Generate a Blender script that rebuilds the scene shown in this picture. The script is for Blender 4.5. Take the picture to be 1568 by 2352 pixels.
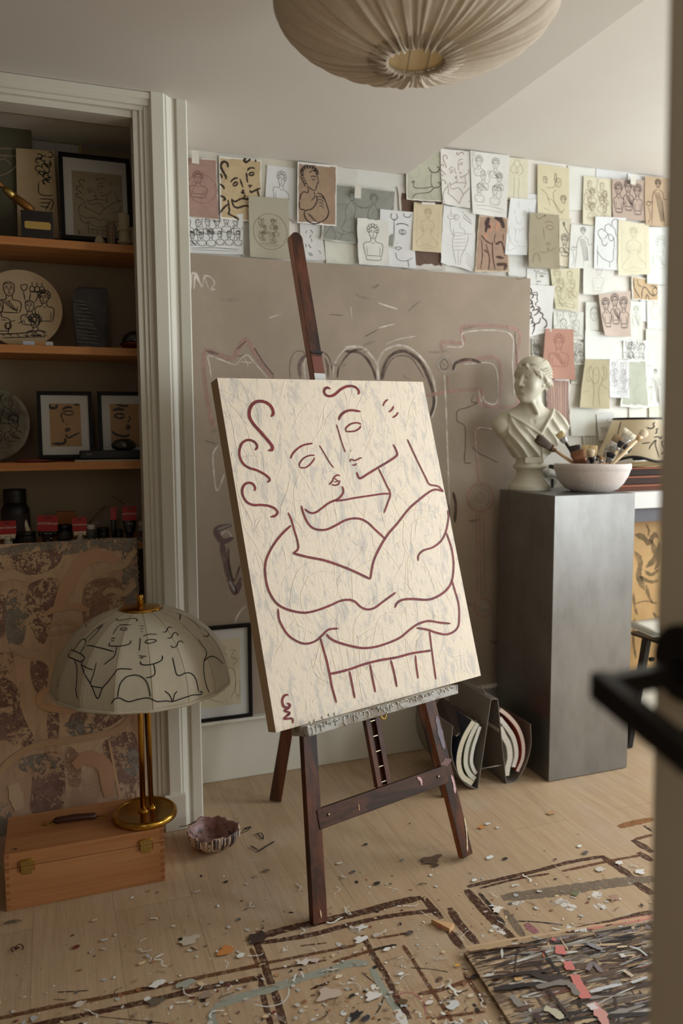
import bpy, math, random
import numpy as np
from math import radians, sin, cos, pi
from mathutils import Vector, Matrix

for o in list(bpy.data.objects):
    bpy.data.objects.remove(o)
SC = bpy.context.scene
COL = SC.collection
rnd = random.Random(7)

# ------------------------------------------------------------------ camera
W, H, F = 1568, 2352, 1812.8
YAW, PITCH, ROLL = radians(20.105), radians(5.628), radians(-.3046)
CAM = Vector((0, 0, 1.3))
fw = Vector((sin(YAW)*cos(PITCH), cos(YAW)*cos(PITCH), -sin(PITCH)))
_r = Vector((cos(YAW), -sin(YAW), 0)); _u = _r.cross(fw)
rt = _r*cos(ROLL) + _u*sin(ROLL); up = _u*cos(ROLL) - _r*sin(ROLL)
cam = bpy.data.cameras.new('camera'); camo = bpy.data.objects.new('camera', cam); COL.objects.link(camo)
camo.matrix_world = Matrix(((rt.x, up.x, -fw.x, 0), (rt.y, up.y, -fw.y, 0), (rt.z, up.z, -fw.z, 1.3), (0, 0, 0, 1)))
cam.sensor_fit = 'VERTICAL'; cam.sensor_height = 36; cam.sensor_width = 24
cam.lens = 36*F/H
cam.clip_start = .02
cam.dof.use_dof = True; cam.dof.focus_distance = 2.25; cam.dof.aperture_fstop = 2.2
SC.camera = camo

# ------------------------------------------------------------------ light and exposure
SC.view_settings.view_transform = 'Standard'
SC.view_settings.look = 'None'
SC.view_settings.gamma = 1
SC.view_settings.use_curve_mapping = False
SC.view_settings.exposure = 0.0
world = bpy.data.worlds.new('overcast_sky'); SC.world = world; world.use_nodes = True
bg = world.node_tree.nodes['Background']
bg.inputs['Color'].default_value = (.80, .90, 1.0, 1); bg.inputs['Strength'].default_value = 1.0


def area(name, loc, target, sx, sy, power, color):
    l = bpy.data.lights.new(name, 'AREA'); l.shape = 'RECTANGLE'; l.size = sx; l.size_y = sy
    l.energy = power; l.color = color
    o = bpy.data.objects.new(name, l); COL.objects.link(o); o.location = loc
    o.rotation_euler = (Vector(target)-Vector(loc)).to_track_quat('-Z', 'Y').to_euler()
    return o


# daylight falling in through the windows, plus one added hall lamp
area('window_daylight', (4.12, 1.65, 1.55), (1.2, 2.0, 1.0), 1.8, 1.3, 88, (.88, .95, 1.0))
area('front_window_daylight', (3.45, -.42, 1.35), (2.2, 2.4, .9), .85, 1.5, 44, (.90, .96, 1.0))
area('hall_fill_light', (-.5, -.85, 1.8), (.6, .6, 1.0), .7, .9, 6.5, (1.0, .93, .84))  # added fill lamp in the hall, set close to brighten the door leaf

# ------------------------------------------------------------------ helpers


def lin(c):
    return tuple((x/255/12.92 if x/255 <= .04045 else ((x/255+.055)/1.055)**2.4) for x in c[:3])


def ray(x, y):
    return fw + rt*((x-W/2)/F) - up*((y-H/2)/F)


def P(x, y, ax, v):
    """the point of the photograph's pixel x, y on the plane ax = v"""
    d = ray(x, y); i = 'xyz'.index(ax)
    return CAM + d*((v-CAM[i])/d[i])


def PP(x, y, o, n):
    d = ray(x, y)
    return CAM + d*(((Vector(o)-CAM).dot(n))/d.dot(n))


class MB:
    def __init__(s): s.v = []; s.f = []; s.m = []; s.c = []; s.sm = []

    def add(s, vs, fs, m=0, c=(255, 255, 255), smooth=False):
        b = len(s.v); s.v += [tuple(p) for p in vs]; c = lin(c)
        for f in fs:
            s.f.append([b+i for i in f]); s.m.append(m); s.c.append(c); s.sm.append(smooth)
        return s

    def box(s, a, b, m=0, c=(255, 255, 255)):
        x0, y0, z0 = [min(a[i], b[i]) for i in range(3)]; x1, y1, z1 = [max(a[i], b[i]) for i in range(3)]
        return s.add([(x0, y0, z0), (x1, y0, z0), (x1, y1, z0), (x0, y1, z0), (x0, y0, z1), (x1, y0, z1), (x1, y1, z1), (x0, y1, z1)],
                     [(0, 3, 2, 1), (4, 5, 6, 7), (0, 1, 5, 4), (1, 2, 6, 5), (2, 3, 7, 6), (3, 0, 4, 7)], m, c)

    def hexa(s, q0, q1, m=0, c=(255, 255, 255)):
        """solid between two quads"""
        return s.add(list(q0)+list(q1), [(0, 3, 2, 1), (4, 5, 6, 7), (0, 1, 5, 4), (1, 2, 6, 5), (2, 3, 7, 6), (3, 0, 4, 7)], m, c)

    def beam(s, a, b, wv, tv, m=0, c=(255, 255, 255), w1=None, t1=None):
        """bar from a to b, half extents wv and tv (vectors)"""
        a, b, wv, tv = map(Vector, (a, b, wv, tv)); w1 = Vector(w1) if w1 else wv; t1 = Vector(t1) if t1 else tv
        return s.hexa([a-wv-tv, a+wv-tv, a+wv+tv, a-wv+tv], [b-w1-t1, b+w1-t1, b+w1+t1, b-w1+t1], m, c)

    def prism(s, poly, d, m=0, c=(255, 255, 255)):
        """polygon (3D points) pushed along vector d"""
        n = len(poly); d = Vector(d); p2 = [Vector(p)+d for p in poly]
        return s.add([Vector(p) for p in poly]+p2, [tuple(range(n))[::-1], tuple(range(n, 2*n))]+[(i, (i+1) % n, n+(i+1) % n, n+i) for i in range(n)], m, c)

    def tube(s, pts, r, seg=10, m=0, c=(255, 255, 255), cap=True):
        pts = [Vector(p) for p in pts]; rs = r if isinstance(r, (list, tuple)) else [r]*len(pts)
        vs = []; fs = []; prev = None
        for i, p in enumerate(pts):
            t = (pts[min(i+1, len(pts)-1)]-pts[max(i-1, 0)]).normalized()
            if prev is None:
                a = t.orthogonal().normalized()
            else:
                a = (prev-t*prev.dot(t)).normalized()
            prev = a; b = t.cross(a)
            for k in range(seg):
                an = 2*pi*k/seg; vs.append(p+(a*cos(an)+b*sin(an))*rs[i])
        for i in range(len(pts)-1):
            for k in range(seg):
                fs.append((i*seg+k, i*seg+(k+1) % seg, (i+1)*seg+(k+1) % seg, (i+1)*seg+k))
        if cap:
            fs.append(tuple(range(seg))[::-1]); fs.append(tuple(range((len(pts)-1)*seg, len(pts)*seg)))
        return s.add(vs, fs, m, c, True)

    def lathe(s, prof, cen, seg=48, m=0, c=(255, 255, 255), fn=None, smooth=True, close=True):
        """prof: list of (r, z) turned about the vertical through cen"""
        cx, cy, cz = cen; vs = []; fs = []
        for i, (r, z) in enumerate(prof):
            for k in range(seg):
                a = 2*pi*k/seg; rr, zz = (r, z) if fn is None else fn(r, z, a)
                vs.append((cx+rr*cos(a), cy+rr*sin(a), cz+zz))
        for i in range(len(prof)-1):
            for k in range(seg):
                fs.append((i*seg+k, i*seg+(k+1) % seg, (i+1)*seg+(k+1) % seg, (i+1)*seg+k))
        if close:
            if prof[0][0] > 1e-5: fs.append(tuple(range(seg))[::-1])
            if prof[-1][0] > 1e-5: fs.append(tuple(range((len(prof)-1)*seg, len(prof)*seg)))
        return s.add(vs, fs, m, c, smooth)

    def ribbon(s, pts, w, nrm, m=0, c=(0, 0, 0), taper=.35, jit=0., off=.0004, ease=True, close=False):
        """brush or pen stroke lying on a surface; nrm is a vector or one per point"""
        n = len(pts)
        if n < 2: return s
        vs = []
        L = [0]
        for i in range(1, n): L.append(L[-1]+(Vector(pts[i])-Vector(pts[i-1])).length)
        T = L[-1] or 1
        for i in range(n):
            N = Vector(nrm[i] if isinstance(nrm, list) else nrm)
            a = Vector(pts[max(i-1, 0)]); b = Vector(pts[min(i+1, n-1)])
            if close: a = Vector(pts[(i-1) % (n-1)] if i > 0 else pts[n-2]); b = Vector(pts[(i+1) % n] if i < n-1 else pts[1])
            t = (b-a); t = t.normalized() if t.length > 1e-9 else Vector((1, 0, 0))
            sd = N.cross(t)
            if sd.length < 1e-6: sd = Vector((1, 0, 0))
            sd.normalize()
            e = min(L[i], T-L[i])/max(w*1.2, 1e-6)
            k = 1 if (close or not ease) else taper+(1-taper)*min(1, e)
            ww = w*.5*k*(1+jit*rnd.uniform(-1, 1))
            p = Vector(pts[i])+N*off
            vs += [p-sd*ww, p+sd*ww]
        return s.add(vs, [(2*i, 2*i+1, 2*i+3, 2*i+2) for i in range(n-1)], m, c)

    def poly(s, pts, nrm, m=0, c=(255, 255, 255), off=.0004):
        n = Vector(nrm); cc = sum((Vector(p) for p in pts), Vector())/len(pts)+n*off; k = len(pts)
        return s.add([cc]+[Vector(p)+n*off for p in pts], [(0, 1+i, 1+(i+1) % k) for i in range(k)], m, c)


def smooth(pts, n=6, close=False):
    """Catmull-Rom through the points"""
    P0 = [Vector(p) for p in pts]
    if len(P0) < 3: return [P0[0].lerp(P0[-1], i/n) for i in range(n+1)]
    if close: P0 = [P0[-1]]+P0+[P0[0], P0[1]]
    else: P0 = [P0[0]*2-P0[1]]+P0+[P0[-1]*2-P0[-2]]
    out = []
    for i in range(1, len(P0)-2):
        a, b, c, d = P0[i-1:i+3]
        for k in range(n):
            t = k/n
            out.append(.5*((2*b)+(c-a)*t+(2*a-5*b+4*c-d)*t*t+(3*b-a-3*c+d)*t**3))
    out.append(P0[-2]); return out


MROOT = {}


def link(name, mb, mats, parent, bevel=None, sub=0):
    me = bpy.data.meshes.new(name)
    V = mb.v
    if parent is not None:
        Mi = MROOT[parent.name].inverted(); V = [tuple(Mi @ Vector(p)) for p in V]; org = None
    else:
        a = np.array(V); lo, hi = a.min(0), a.max(0); org = Vector(((lo[0]+hi[0])/2, (lo[1]+hi[1])/2, lo[2]))
        V = [(p[0]-org.x, p[1]-org.y, p[2]-org.z) for p in V]
    me.from_pydata(V, [], mb.f)
    for m in (mats if isinstance(mats, (list, tuple)) else [mats]): me.materials.append(m)
    me.polygons.foreach_set('material_index', mb.m); me.polygons.foreach_set('use_smooth', mb.sm)
    at = me.color_attributes.new('Col', 'FLOAT_COLOR', 'CORNER')
    buf = []
    for f, c in zip(mb.f, mb.c): buf += [c[0], c[1], c[2], 1.0]*len(f)
    at.data.foreach_set('color', buf)
    me.update()
    o = bpy.data.objects.new(name, me); COL.objects.link(o)
    if parent is None: o.location = org; MROOT[o.name] = Matrix.Translation(org)
    else: o.parent = parent; MROOT[o.name] = MROOT[parent.name]
    if bevel:
        b = o.modifiers.new('bevel', 'BEVEL'); b.width = bevel; b.segments = 2; b.limit_method = 'ANGLE'
    if sub:
        b = o.modifiers.new('subdivision', 'SUBSURF'); b.levels = sub; b.render_levels = sub
    return o


def tag(o, label, cat, group=None, kind=None):
    if label: o['label'] = label
    if cat: o['category'] = cat
    if group: o['group'] = group
    if kind: o['kind'] = kind
    return o


def thing(name, label, cat, loc, group=None, M=None):
    o = bpy.data.objects.new(name, None); COL.objects.link(o)
    m = M if M is not None else Matrix.Translation(Vector(loc))
    o.matrix_world = m; o.empty_display_size = .05
    MROOT[o.name] = m
    return tag(o, label, cat, group)


def single(name, mb, mats, label, cat, group=None, bevel=None, sub=0):
    return tag(link(name, mb, mats, None, bevel, sub), label, cat, group)


def struct(name, mb, mats, bevel=None):
    return tag(link(name, mb, mats, None, bevel), None, None, None, 'structure')


# ------------------------------------------------------------------ materials
def mat(name, col=(200, 200, 200), rough=.6, metal=0, vcol=False, noise=None, n2=None, bump=None, spec=.4, sheen=0, coat=0, trans=0, grain=None):
    """noise=(scale xyz, strength, other colour); bump=(scale xyz, strength, distance)"""
    m = bpy.data.materials.new(name); m.use_nodes = True; nt = m.node_tree; N = nt.nodes; Lk = nt.links
    b = N['Principled BSDF']; b.inputs['Roughness'].default_value = rough; b.inputs['Metallic'].default_value = metal
    b.inputs['Specular IOR Level'].default_value = spec; b.inputs['Coat Weight'].default_value = coat
    b.inputs['Sheen Weight'].default_value = sheen; b.inputs['Coat Roughness'].default_value = .25
    if vcol:
        a = N.new('ShaderNodeVertexColor'); a.layer_name = 'Col'; cur = a.outputs['Color']
    else:
        a = N.new('ShaderNodeRGB'); a.outputs[0].default_value = (*lin(col), 1); cur = a.outputs[0]
    tc = N.new('ShaderNodeTexCoord')

    def tex(scale, detail=6, kind='noise', rgh=.6, dist=0):
        mp = N.new('ShaderNodeMapping'); Lk.new(tc.outputs['Object'], mp.inputs[0]); mp.inputs['Scale'].default_value = scale
        t = N.new('ShaderNodeTexNoise'); t.inputs['Scale'].default_value = 1; t.inputs['Detail'].default_value = detail
        t.inputs['Roughness'].default_value = rgh; t.inputs['Distortion'].default_value = dist
        Lk.new(mp.outputs[0], t.inputs['Vector']); return t.outputs['Fac']
    for nz in (noise, n2):
        if not nz: continue
        sc, st, oc = nz[:3]; lo, hi = nz[3:5] if len(nz) > 4 else (.35, .65)
        r = N.new('ShaderNodeMapRange'); r.inputs[1].default_value = lo; r.inputs[2].default_value = hi; r.inputs[4].default_value = st
        Lk.new(tex(sc, dist=nz[5] if len(nz) > 5 else 0), r.inputs[0])
        mx = N.new('ShaderNodeMix'); mx.data_type = 'RGBA'; Lk.new(r.outputs[0], mx.inputs[0])
        if nz[2] == 'mul':
            mx.blend_type = 'MULTIPLY'; mx.inputs[7].default_value = (.55, .5, .45, 1)
        else: mx.inputs[7].default_value = (*lin(oc), 1)
        Lk.new(cur, mx.inputs[6]); cur = mx.outputs[2]
    Lk.new(cur, b.inputs['Base Color'])
    if bump:
        bp = N.new('ShaderNodeBump'); bp.inputs['Strength'].default_value = bump[1]; bp.inputs['Distance'].default_value = bump[2]
        Lk.new(tex(bump[0], 8, rgh=.65, dist=bump[3] if len(bump) > 3 else 0), bp.inputs['Height']); Lk.new(bp.outputs[0], b.inputs['Normal'])
    if trans:
        t = N.new('ShaderNodeBsdfTranslucent'); Lk.new(cur, t.inputs[0]); ms = N.new('ShaderNodeMixShader'); ms.inputs[0].default_value = trans
        Lk.new(b.outputs[0], ms.inputs[1]); Lk.new(t.outputs[0], ms.inputs[2]); Lk.new(ms.outputs[0], N['Material Output'].inputs[0])
    return m


def wood(name, c1, c2, axis='x', rough=.5, fine=1., coat=0, spec=.4):
    s = [26*fine, 26*fine, 26*fine]; i = 'xyz'.index(axis); s[i] = 1.1*fine
    s2 = [170*fine]*3; s2[i] = 4*fine
    return mat(name, c1, rough, noise=(tuple(s), .92, c2, .33, .62, .5), n2=(tuple(s2), .45, 'mul', .45, .75), bump=(tuple(s2), .25, .0006), coat=coat, spec=spec)


M_wall = mat('wall_paint', (224, 220, 211), .75, noise=((3, 3, 3), .25, (214, 208, 196)), bump=((60, 60, 60), .12, .001))
M_ceil = mat('ceiling_paint', (214, 208, 199), .8, noise=((2, 2, 2), .3, (206, 198, 185)))
M_trim = mat('trim_gloss_paint', (216, 212, 198), .42, noise=((5, 5, 2), .25, (202, 196, 180)), bump=((14, 14, 3), .1, .002))
M_pine = wood('pine_shelf_wood', (206, 152, 94), (182, 118, 64), 'x', .5)
M_beech = wood('beech_box_wood', (188, 134, 88), (170, 112, 68), 'x', .45, .8)
M_ease = wood('stained_easel_wood', (98, 52, 27), (22, 12, 8), 'z', .45, .9, .05, .3)
M_easex = wood('stained_easel_crossbar_wood', (92, 56, 38), (38, 24, 18), 'x', .5, .9, 0, .3)
M_easeside = wood('lit_easel_edge_wood', (150, 80, 26), (110, 52, 18), 'z', .45, 1.2, .1)  # brighter wood for side faces that catch the light, painted into the colour
M_brass = mat('polished_brass', (206, 160, 74), .2, 1, noise=((30, 30, 8), .4, (170, 124, 54)))
M_brass2 = mat('brushed_brass', (196, 168, 100), .38, 1)
M_steel = mat('screw_steel', (150, 140, 120), .35, 1)
M_black = mat('matte_black_plastic', (17, 16, 16), .5)
M_frame = mat('black_frame_wood', (15, 11, 10), .5, spec=.25)
M_vc = mat('drawn_paint', vcol=True, rough=.75)
M_vcs = mat('glossy_paint', vcol=True, rough=.42, bump=((180, 180, 60), .3, .0006))
M_paper = mat('drawing_paper', vcol=True, rough=.85, noise=((9, 9, 9), .25, 'mul', .42, .8), bump=((90, 90, 90), .25, .0008), trans=.06)
# ------------------------------------------------------------------ the room
YB = 2.88           # face of the back wall
SL = .105           # the ceilings rise gently towards the viewer
ZL = P(430, 343, 'y', YB).z; ZH = P(1020, 341, 'y', YB).z
XC = P(933, 402, 'y', YB).x
XR, XL, YF = 4.0, -1.25, -.28


def zc(z, y): return z+SL*(YB-y)


# soffit edge: two points of the line where the low ceiling ends
nl = (SL*Vector((0, 1, 0))+Vector((0, 0, 1))).normalized()
oC = Vector((XC, YB, ZL))
eA = PP(933, 402, oC, nl); eB = PP(1480, 0, oC, nl)
eD = eA+(eB-eA)*((YF-.1-eA.y)/(eB.y-eA.y))

mb = MB()
Y2 = 3.1


def lowpt(x, y): return Vector((x, y, zc(ZL, y)))
def highpt(x, y): return Vector((x, y, zc(ZH, y)))


eA2 = lowpt(eA.x+(eA.x-eD.x)/(eA.y-eD.y)*(Y2-eA.y), Y2)
mb.hexa([lowpt(XL-.1, YF-.1), eD, eA2, lowpt(XL-.1, Y2)], [lowpt(XL-.1, YF-.1)+Vector((0, 0, .25)), eD+Vector((0, 0, .25)), eA2+Vector((0, 0, .25)), lowpt(XL-.1, Y2)+Vector((0, 0, .25))])
hd = Vector((0, 0, ZH-ZL)); z1 = Vector((0, 0, .25))
mb.hexa([eD+hd-Vector((.05, 0, 0)), highpt(XR+.1, YF-.1), highpt(XR+.1, Y2), eA2+hd-Vector((.05, 0, 0))], [eD+z1-Vector((.05, 0, 0))+hd, highpt(XR+.1, YF-.1)+z1, highpt(XR+.1, Y2)+z1, eA2+z1+hd-Vector((.05, 0, 0))])
struct('ceiling', mb, M_ceil)

YCf = 2.55          # front of the cupboard casing
mb = MB(); mb.box((.36, YB, 0), (XR+.1, 3.1, 2.75)); struct('wall_back', mb, M_wall)
mb = MB(); mb.box((XL, YB+.07, 0), (.40, 3.1, 2.7)); struct('wall_alcove_back', mb, mat('shaded_alcove_paint', (160, 144, 120), .8))  # wall paint darkened, the alcove's shade is put into its colour
mb = MB(); mb.box((.325, YCf+.03, 0), (.425, YB+.07, 2.7)); struct('wall_alcove_side', mb, M_wall)
mb = MB(); mb.box((XL, YCf+.03, P(0, 205, 'y', YCf).z), (.34, YCf+.13, 2.7)); struct('wall_alcove_header', mb, M_wall)
mb = MB(); mb.box((XL-.1, YF, 0), (XL, 3.1, 2.75)); struct('wall_left', mb, mat('darkened_left_wall_paint', (112, 98, 82), .8))  # unseen wall, coloured dark so less light bounces into the left side
# right wall with its window opening
wy0, wy1, wz0, wz1 = .75, 2.55, .9, 2.15
mb = MB()
mb.box((XR, YF, 0), (XR+.1, wy0, 2.8)); mb.box((XR, wy1, 0), (XR+.1, 3.1, 2.8))
mb.box((XR, wy0, 0), (XR+.1, wy1, wz0)); mb.box((XR, wy0, wz1), (XR+.1, wy1, 2.8)); struct('wall_right', mb, M_wall)
mb = MB()
for a, b in (((XR+.03, wy0, wz0), (XR+.07, wy0+.05, wz1)), ((XR+.03, wy1-.05, wz0), (XR+.07, wy1, wz1)), ((XR+.03, wy0, wz0), (XR+.07, wy1, wz0+.05)),
             ((XR+.03, wy0, wz1-.05), (XR+.07, wy1, wz1)), ((XR+.03, 1.63, wz0), (XR+.07, 1.67, wz1))): mb.box(a, b)
struct('window_1', mb, M_trim)
mb = MB()
for a, b in (((3.0, -.36, .5), (3.05, -.32, 2.1)), ((3.85, -.36, .5), (3.9, -.32, 2.1)), ((3.0, -.36, .5), (3.9, -.32, .55)), ((3.0, -.36, 2.05), (3.9, -.32, 2.1))): mb.box(a, b)
struct('window_2', mb, M_trim)
# front wall with the doorway the picture is taken through
mb = MB()
mb.box((XL, YF-.1, 0), (-.34, YF, 2.75)); mb.box((.56, YF-.1, 0), (3.0, YF, 2.75)); mb.box((3.0, YF-.1, 0), (3.9, YF, .5)); mb.box((3.0, YF-.1, 2.1), (3.9, YF, 2.75)); mb.box((3.9, YF-.1, 0), (XR, YF, 2.75)); mb.box((-.34, YF-.1, 2.1), (.56, YF, 2.75)); struct('wall_front', mb, M_wall)
mb = MB()
mb.box((-.9, -1.6, -.05), (1.1, YF-.1, 0)); mb.box((-1.0, -1.6, 0), (-.9, YF-.1, 2.6)); mb.box((1.1, -1.6, 0), (1.2, YF-.1, 2.6))
mb.box((-1.0, -1.7, 0), (1.2, -1.6, 2.6)); mb.box((-1.0, -1.7, 2.6), (1.2, YF-.1, 2.7)); struct('wall_hall', mb, M_wall)

# tall baseboard the big canvas stands on
ZB = .244
mb = MB(); mb.box((.43, 2.846, 0), (XR, YB, ZB-.012)); mb.box((.43, 2.814, ZB-.012), (XR, YB, ZB)); struct('baseboard_back', mb, M_trim, .004)

# ---------------- cupboard casing: a moulded profile swept up the right side and along the head


def casx(px): return P(px, 1000, 'y', YCf).x


PR = [(327, .085), (327, .012), (340, .012), (341, .006), (349, .006), (351, .000), (360, .000), (366, -.016), (393, -.016), (396.5, -.010), (400.5, -.010), (404, -.002), (416, .012), (422, .014), (424, .006), (445, .006), (448, .011), (448, .085)]
prof = [(casx(a), YCf+b) for a, b in PR]
ztop = lambda y: zc(ZL, y)
mb = MB()
zp = P(430, 1815, 'y', YCf).z
n = len(prof)
bot = [Vector((x, y, 0)) for x, y in prof]; top = [Vector((x, y, ztop(y)+.01)) for x, y in prof]
mb.add(bot+top, [(i, (i+1) % n, n+(i+1) % n, n+i) for i in range(n)]+[tuple(range(n))[::-1], tuple(range(n, 2*n))])
struct('trim_1', mb, M_trim, .0012)
mb = MB(); mb.box((casx(352), YCf-.024, 0), (casx(404), YCf+.03, zp)); struct('trim_2', mb, M_trim, .003)
# head casing
HP = [(165, .04), (172, -.012), (186, -.012), (190, -.006), (202, -.006), (204, .002), (213, .004), (214, .018), (229, .018), (229.5, .1), (165, .1)]
hp = [(YCf+b, P(0, a, 'y', YCf).z+.004) for a, b in HP]
xr = casx(364)
mb = MB(); mb.prism([Vector((XL, y, z)) for y, z in hp], (xr-XL-.0, 0, 0)); struct('trim_3', mb, M_trim, .0012)
# blank upper rail inside the cupboard
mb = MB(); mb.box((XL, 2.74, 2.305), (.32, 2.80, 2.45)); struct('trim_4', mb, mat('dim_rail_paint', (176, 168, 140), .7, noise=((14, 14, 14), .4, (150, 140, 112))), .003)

# ---------------- floor with the marks painted on it
def oak():
    m = bpy.data.materials.new('oak_plank_floor'); m.use_nodes = True; nt = m.node_tree; N = nt.nodes; L = nt.links; b = N['Principled BSDF']
    tc = N.new('ShaderNodeTexCoord'); mp = N.new('ShaderNodeMapping'); L.new(tc.outputs['Object'], mp.inputs[0]); mp.inputs['Rotation'].default_value = (0, 0, radians(90))
    br = N.new('ShaderNodeTexBrick'); L.new(mp.outputs[0], br.inputs[0]); br.inputs['Scale'].default_value = 1; br.offset = .37
    br.inputs['Brick Width'].default_value = 2.1; br.inputs['Row Height'].default_value = .21; br.inputs['Mortar Size'].default_value = .0012; br.inputs['Mortar Smooth'].default_value = .6
    br.inputs['Color1'].default_value = (*lin((188, 161, 129)), 1); br.inputs['Color2'].default_value = (*lin((180, 154, 123)), 1); br.inputs['Mortar'].default_value = (*lin((150, 126, 100)), 1)
    m2 = N.new('ShaderNodeMapping'); L.new(tc.outputs['Object'], m2.inputs[0]); m2.inputs['Scale'].default_value = (34, 2.2, 1)
    nz = N.new('ShaderNodeTexNoise'); L.new(m2.outputs[0], nz.inputs[0]); nz.inputs['Scale'].default_value = 1; nz.inputs['Detail'].default_value = 8; nz.inputs['Distortion'].default_value = 1.2
    m3 = N.new('ShaderNodeMapping'); L.new(tc.outputs['Object'], m3.inputs[0]); m3.inputs['Scale'].default_value = (220, 9, 1)
    n3 = N.new('ShaderNodeTexNoise'); L.new(m3.outputs[0], n3.inputs[0]); n3.inputs['Scale'].default_value = 1; n3.inputs['Detail'].default_value = 4
    mx = N.new('ShaderNodeMix'); mx.data_type = 'RGBA'; mx.blend_type = 'MULTIPLY'; r = N.new('ShaderNodeMapRange'); r.inputs[1].default_value = .4; r.inputs[2].default_value = .7; r.inputs[4].default_value = .32
    L.new(nz.outputs[0], r.inputs[0]); L.new(r.outputs[0], mx.inputs[0]); L.new(br.outputs[0], mx.inputs[6]); mx.inputs[7].default_value = (.62, .52, .42, 1)
    my = N.new('ShaderNodeMix'); my.data_type = 'RGBA'; my.blend_type = 'MULTIPLY'; r2 = N.new('ShaderNodeMapRange'); r2.inputs[1].default_value = .45; r2.inputs[2].default_value = .75; r2.inputs[4].default_value = .35
    L.new(n3.outputs[0], r2.inputs[0]); L.new(r2.outputs[0], my.inputs[0]); L.new(mx.outputs[2], my.inputs[6]); my.inputs[7].default_value = (.6, .5, .42, 1)
    # faint grey paint haze trodden into the boards
    n4 = N.new('ShaderNodeTexNoise'); L.new(tc.outputs['Object'], n4.inputs[0]); n4.inputs['Scale'].default_value = 5; n4.inputs['Detail'].default_value = 10
    mz = N.new('ShaderNodeMix'); mz.data_type = 'RGBA'; r4 = N.new('ShaderNodeMapRange'); r4.inputs[1].default_value = .52; r4.inputs[2].default_value = .72; r4.inputs[4].default_value = .35
    L.new(n4.outputs[0], r4.inputs[0]); L.new(r4.outputs[0], mz.inputs[0]); L.new(my.outputs[2], mz.inputs[6]); mz.inputs[7].default_value = (*lin((184, 168, 152)), 1)
    L.new(mz.outputs[2], b.inputs['Base Color']); b.inputs['Roughness'].default_value = .5; b.inputs['Specular IOR Level'].default_value = .35
    return m


M_oak = oak()
FL = MB(); FL.box((XL-.1, YF-.1, -.05), (XR+.1, 3.1, 0))
Zv = Vector((0, 0, 1))
M_stain = mat('brown_floor_stain', vcol=True, rough=.6, noise=((70, 70, 70), .55, 'mul', .4, .7))
M_smear = mat('thin_brown_floor_smear', vcol=True, rough=.6)


def dry(m, scale, lo, hi):
    """paint scraped thin: holes let the floor show through"""
    nt = m.node_tree; N = nt.nodes; L = nt.links; tc = N.new('ShaderNodeTexCoord'); mp = N.new('ShaderNodeMapping'); L.new(tc.outputs['Object'], mp.inputs[0]); mp.inputs['Scale'].default_value = scale
    t = N.new('ShaderNodeTexNoise'); t.inputs['Scale'].default_value = 1; t.inputs['Detail'].default_value = 6; L.new(mp.outputs[0], t.inputs['Vector'])
    r = N.new('ShaderNodeMapRange'); r.inputs[1].default_value = lo; r.inputs[2].default_value = hi; L.new(t.outputs['Fac'], r.inputs[0]); L.new(r.outputs[0], N['Principled BSDF'].inputs['Alpha'])
    return m


dry(M_smear, (60, 60, 60), .30, .52)
dry(M_stain, (90, 60, 60), .18, .62)
M_haze = mat('wiped_paint_haze', vcol=True, rough=.6)
dry(M_haze, (16, 16, 16), .42, 1.1)
flz = [0.0003]


def fstroke(pts, w, org, sc, col, m=1, jit=.12, taper=.6):
    flz[0] += 2e-6
    pp = smooth([P(org[0]+x/sc, org[1]+y/sc, 'z', 0) for x, y in pts], 10)
    # width in metres on the floor from the width seen across the stroke
    k = len(pts)//2; a, b = pts[max(k-1, 0)], pts[min(k, len(pts)-1)] if k else pts[1]
    if a == b: a, b = pts[0], pts[-1]
    tx, ty = b[0]-a[0], b[1]-a[1]; L = math.hypot(tx, ty) or 1; nx, ny = -ty/L*w/2, tx/L*w/2; mx, my = (a[0]+b[0])/2, (a[1]+b[1])/2
    q0 = P(org[0]+(mx-nx)/sc, org[1]+(my-ny)/sc, 'z', 0); q1 = P(org[0]+(mx+nx)/sc, org[1]+(my+ny)/sc, 'z', 0)
    t3 = (P(org[0]+b[0]/sc, org[1]+b[1]/sc, 'z', 0)-P(org[0]+a[0]/sc, org[1]+a[1]/sc, 'z', 0)).normalized()
    FL.ribbon(pp, (q1-q0).cross(t3).length, Zv, m, col, taper=taper, jit=jit, off=flz[0])


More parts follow.
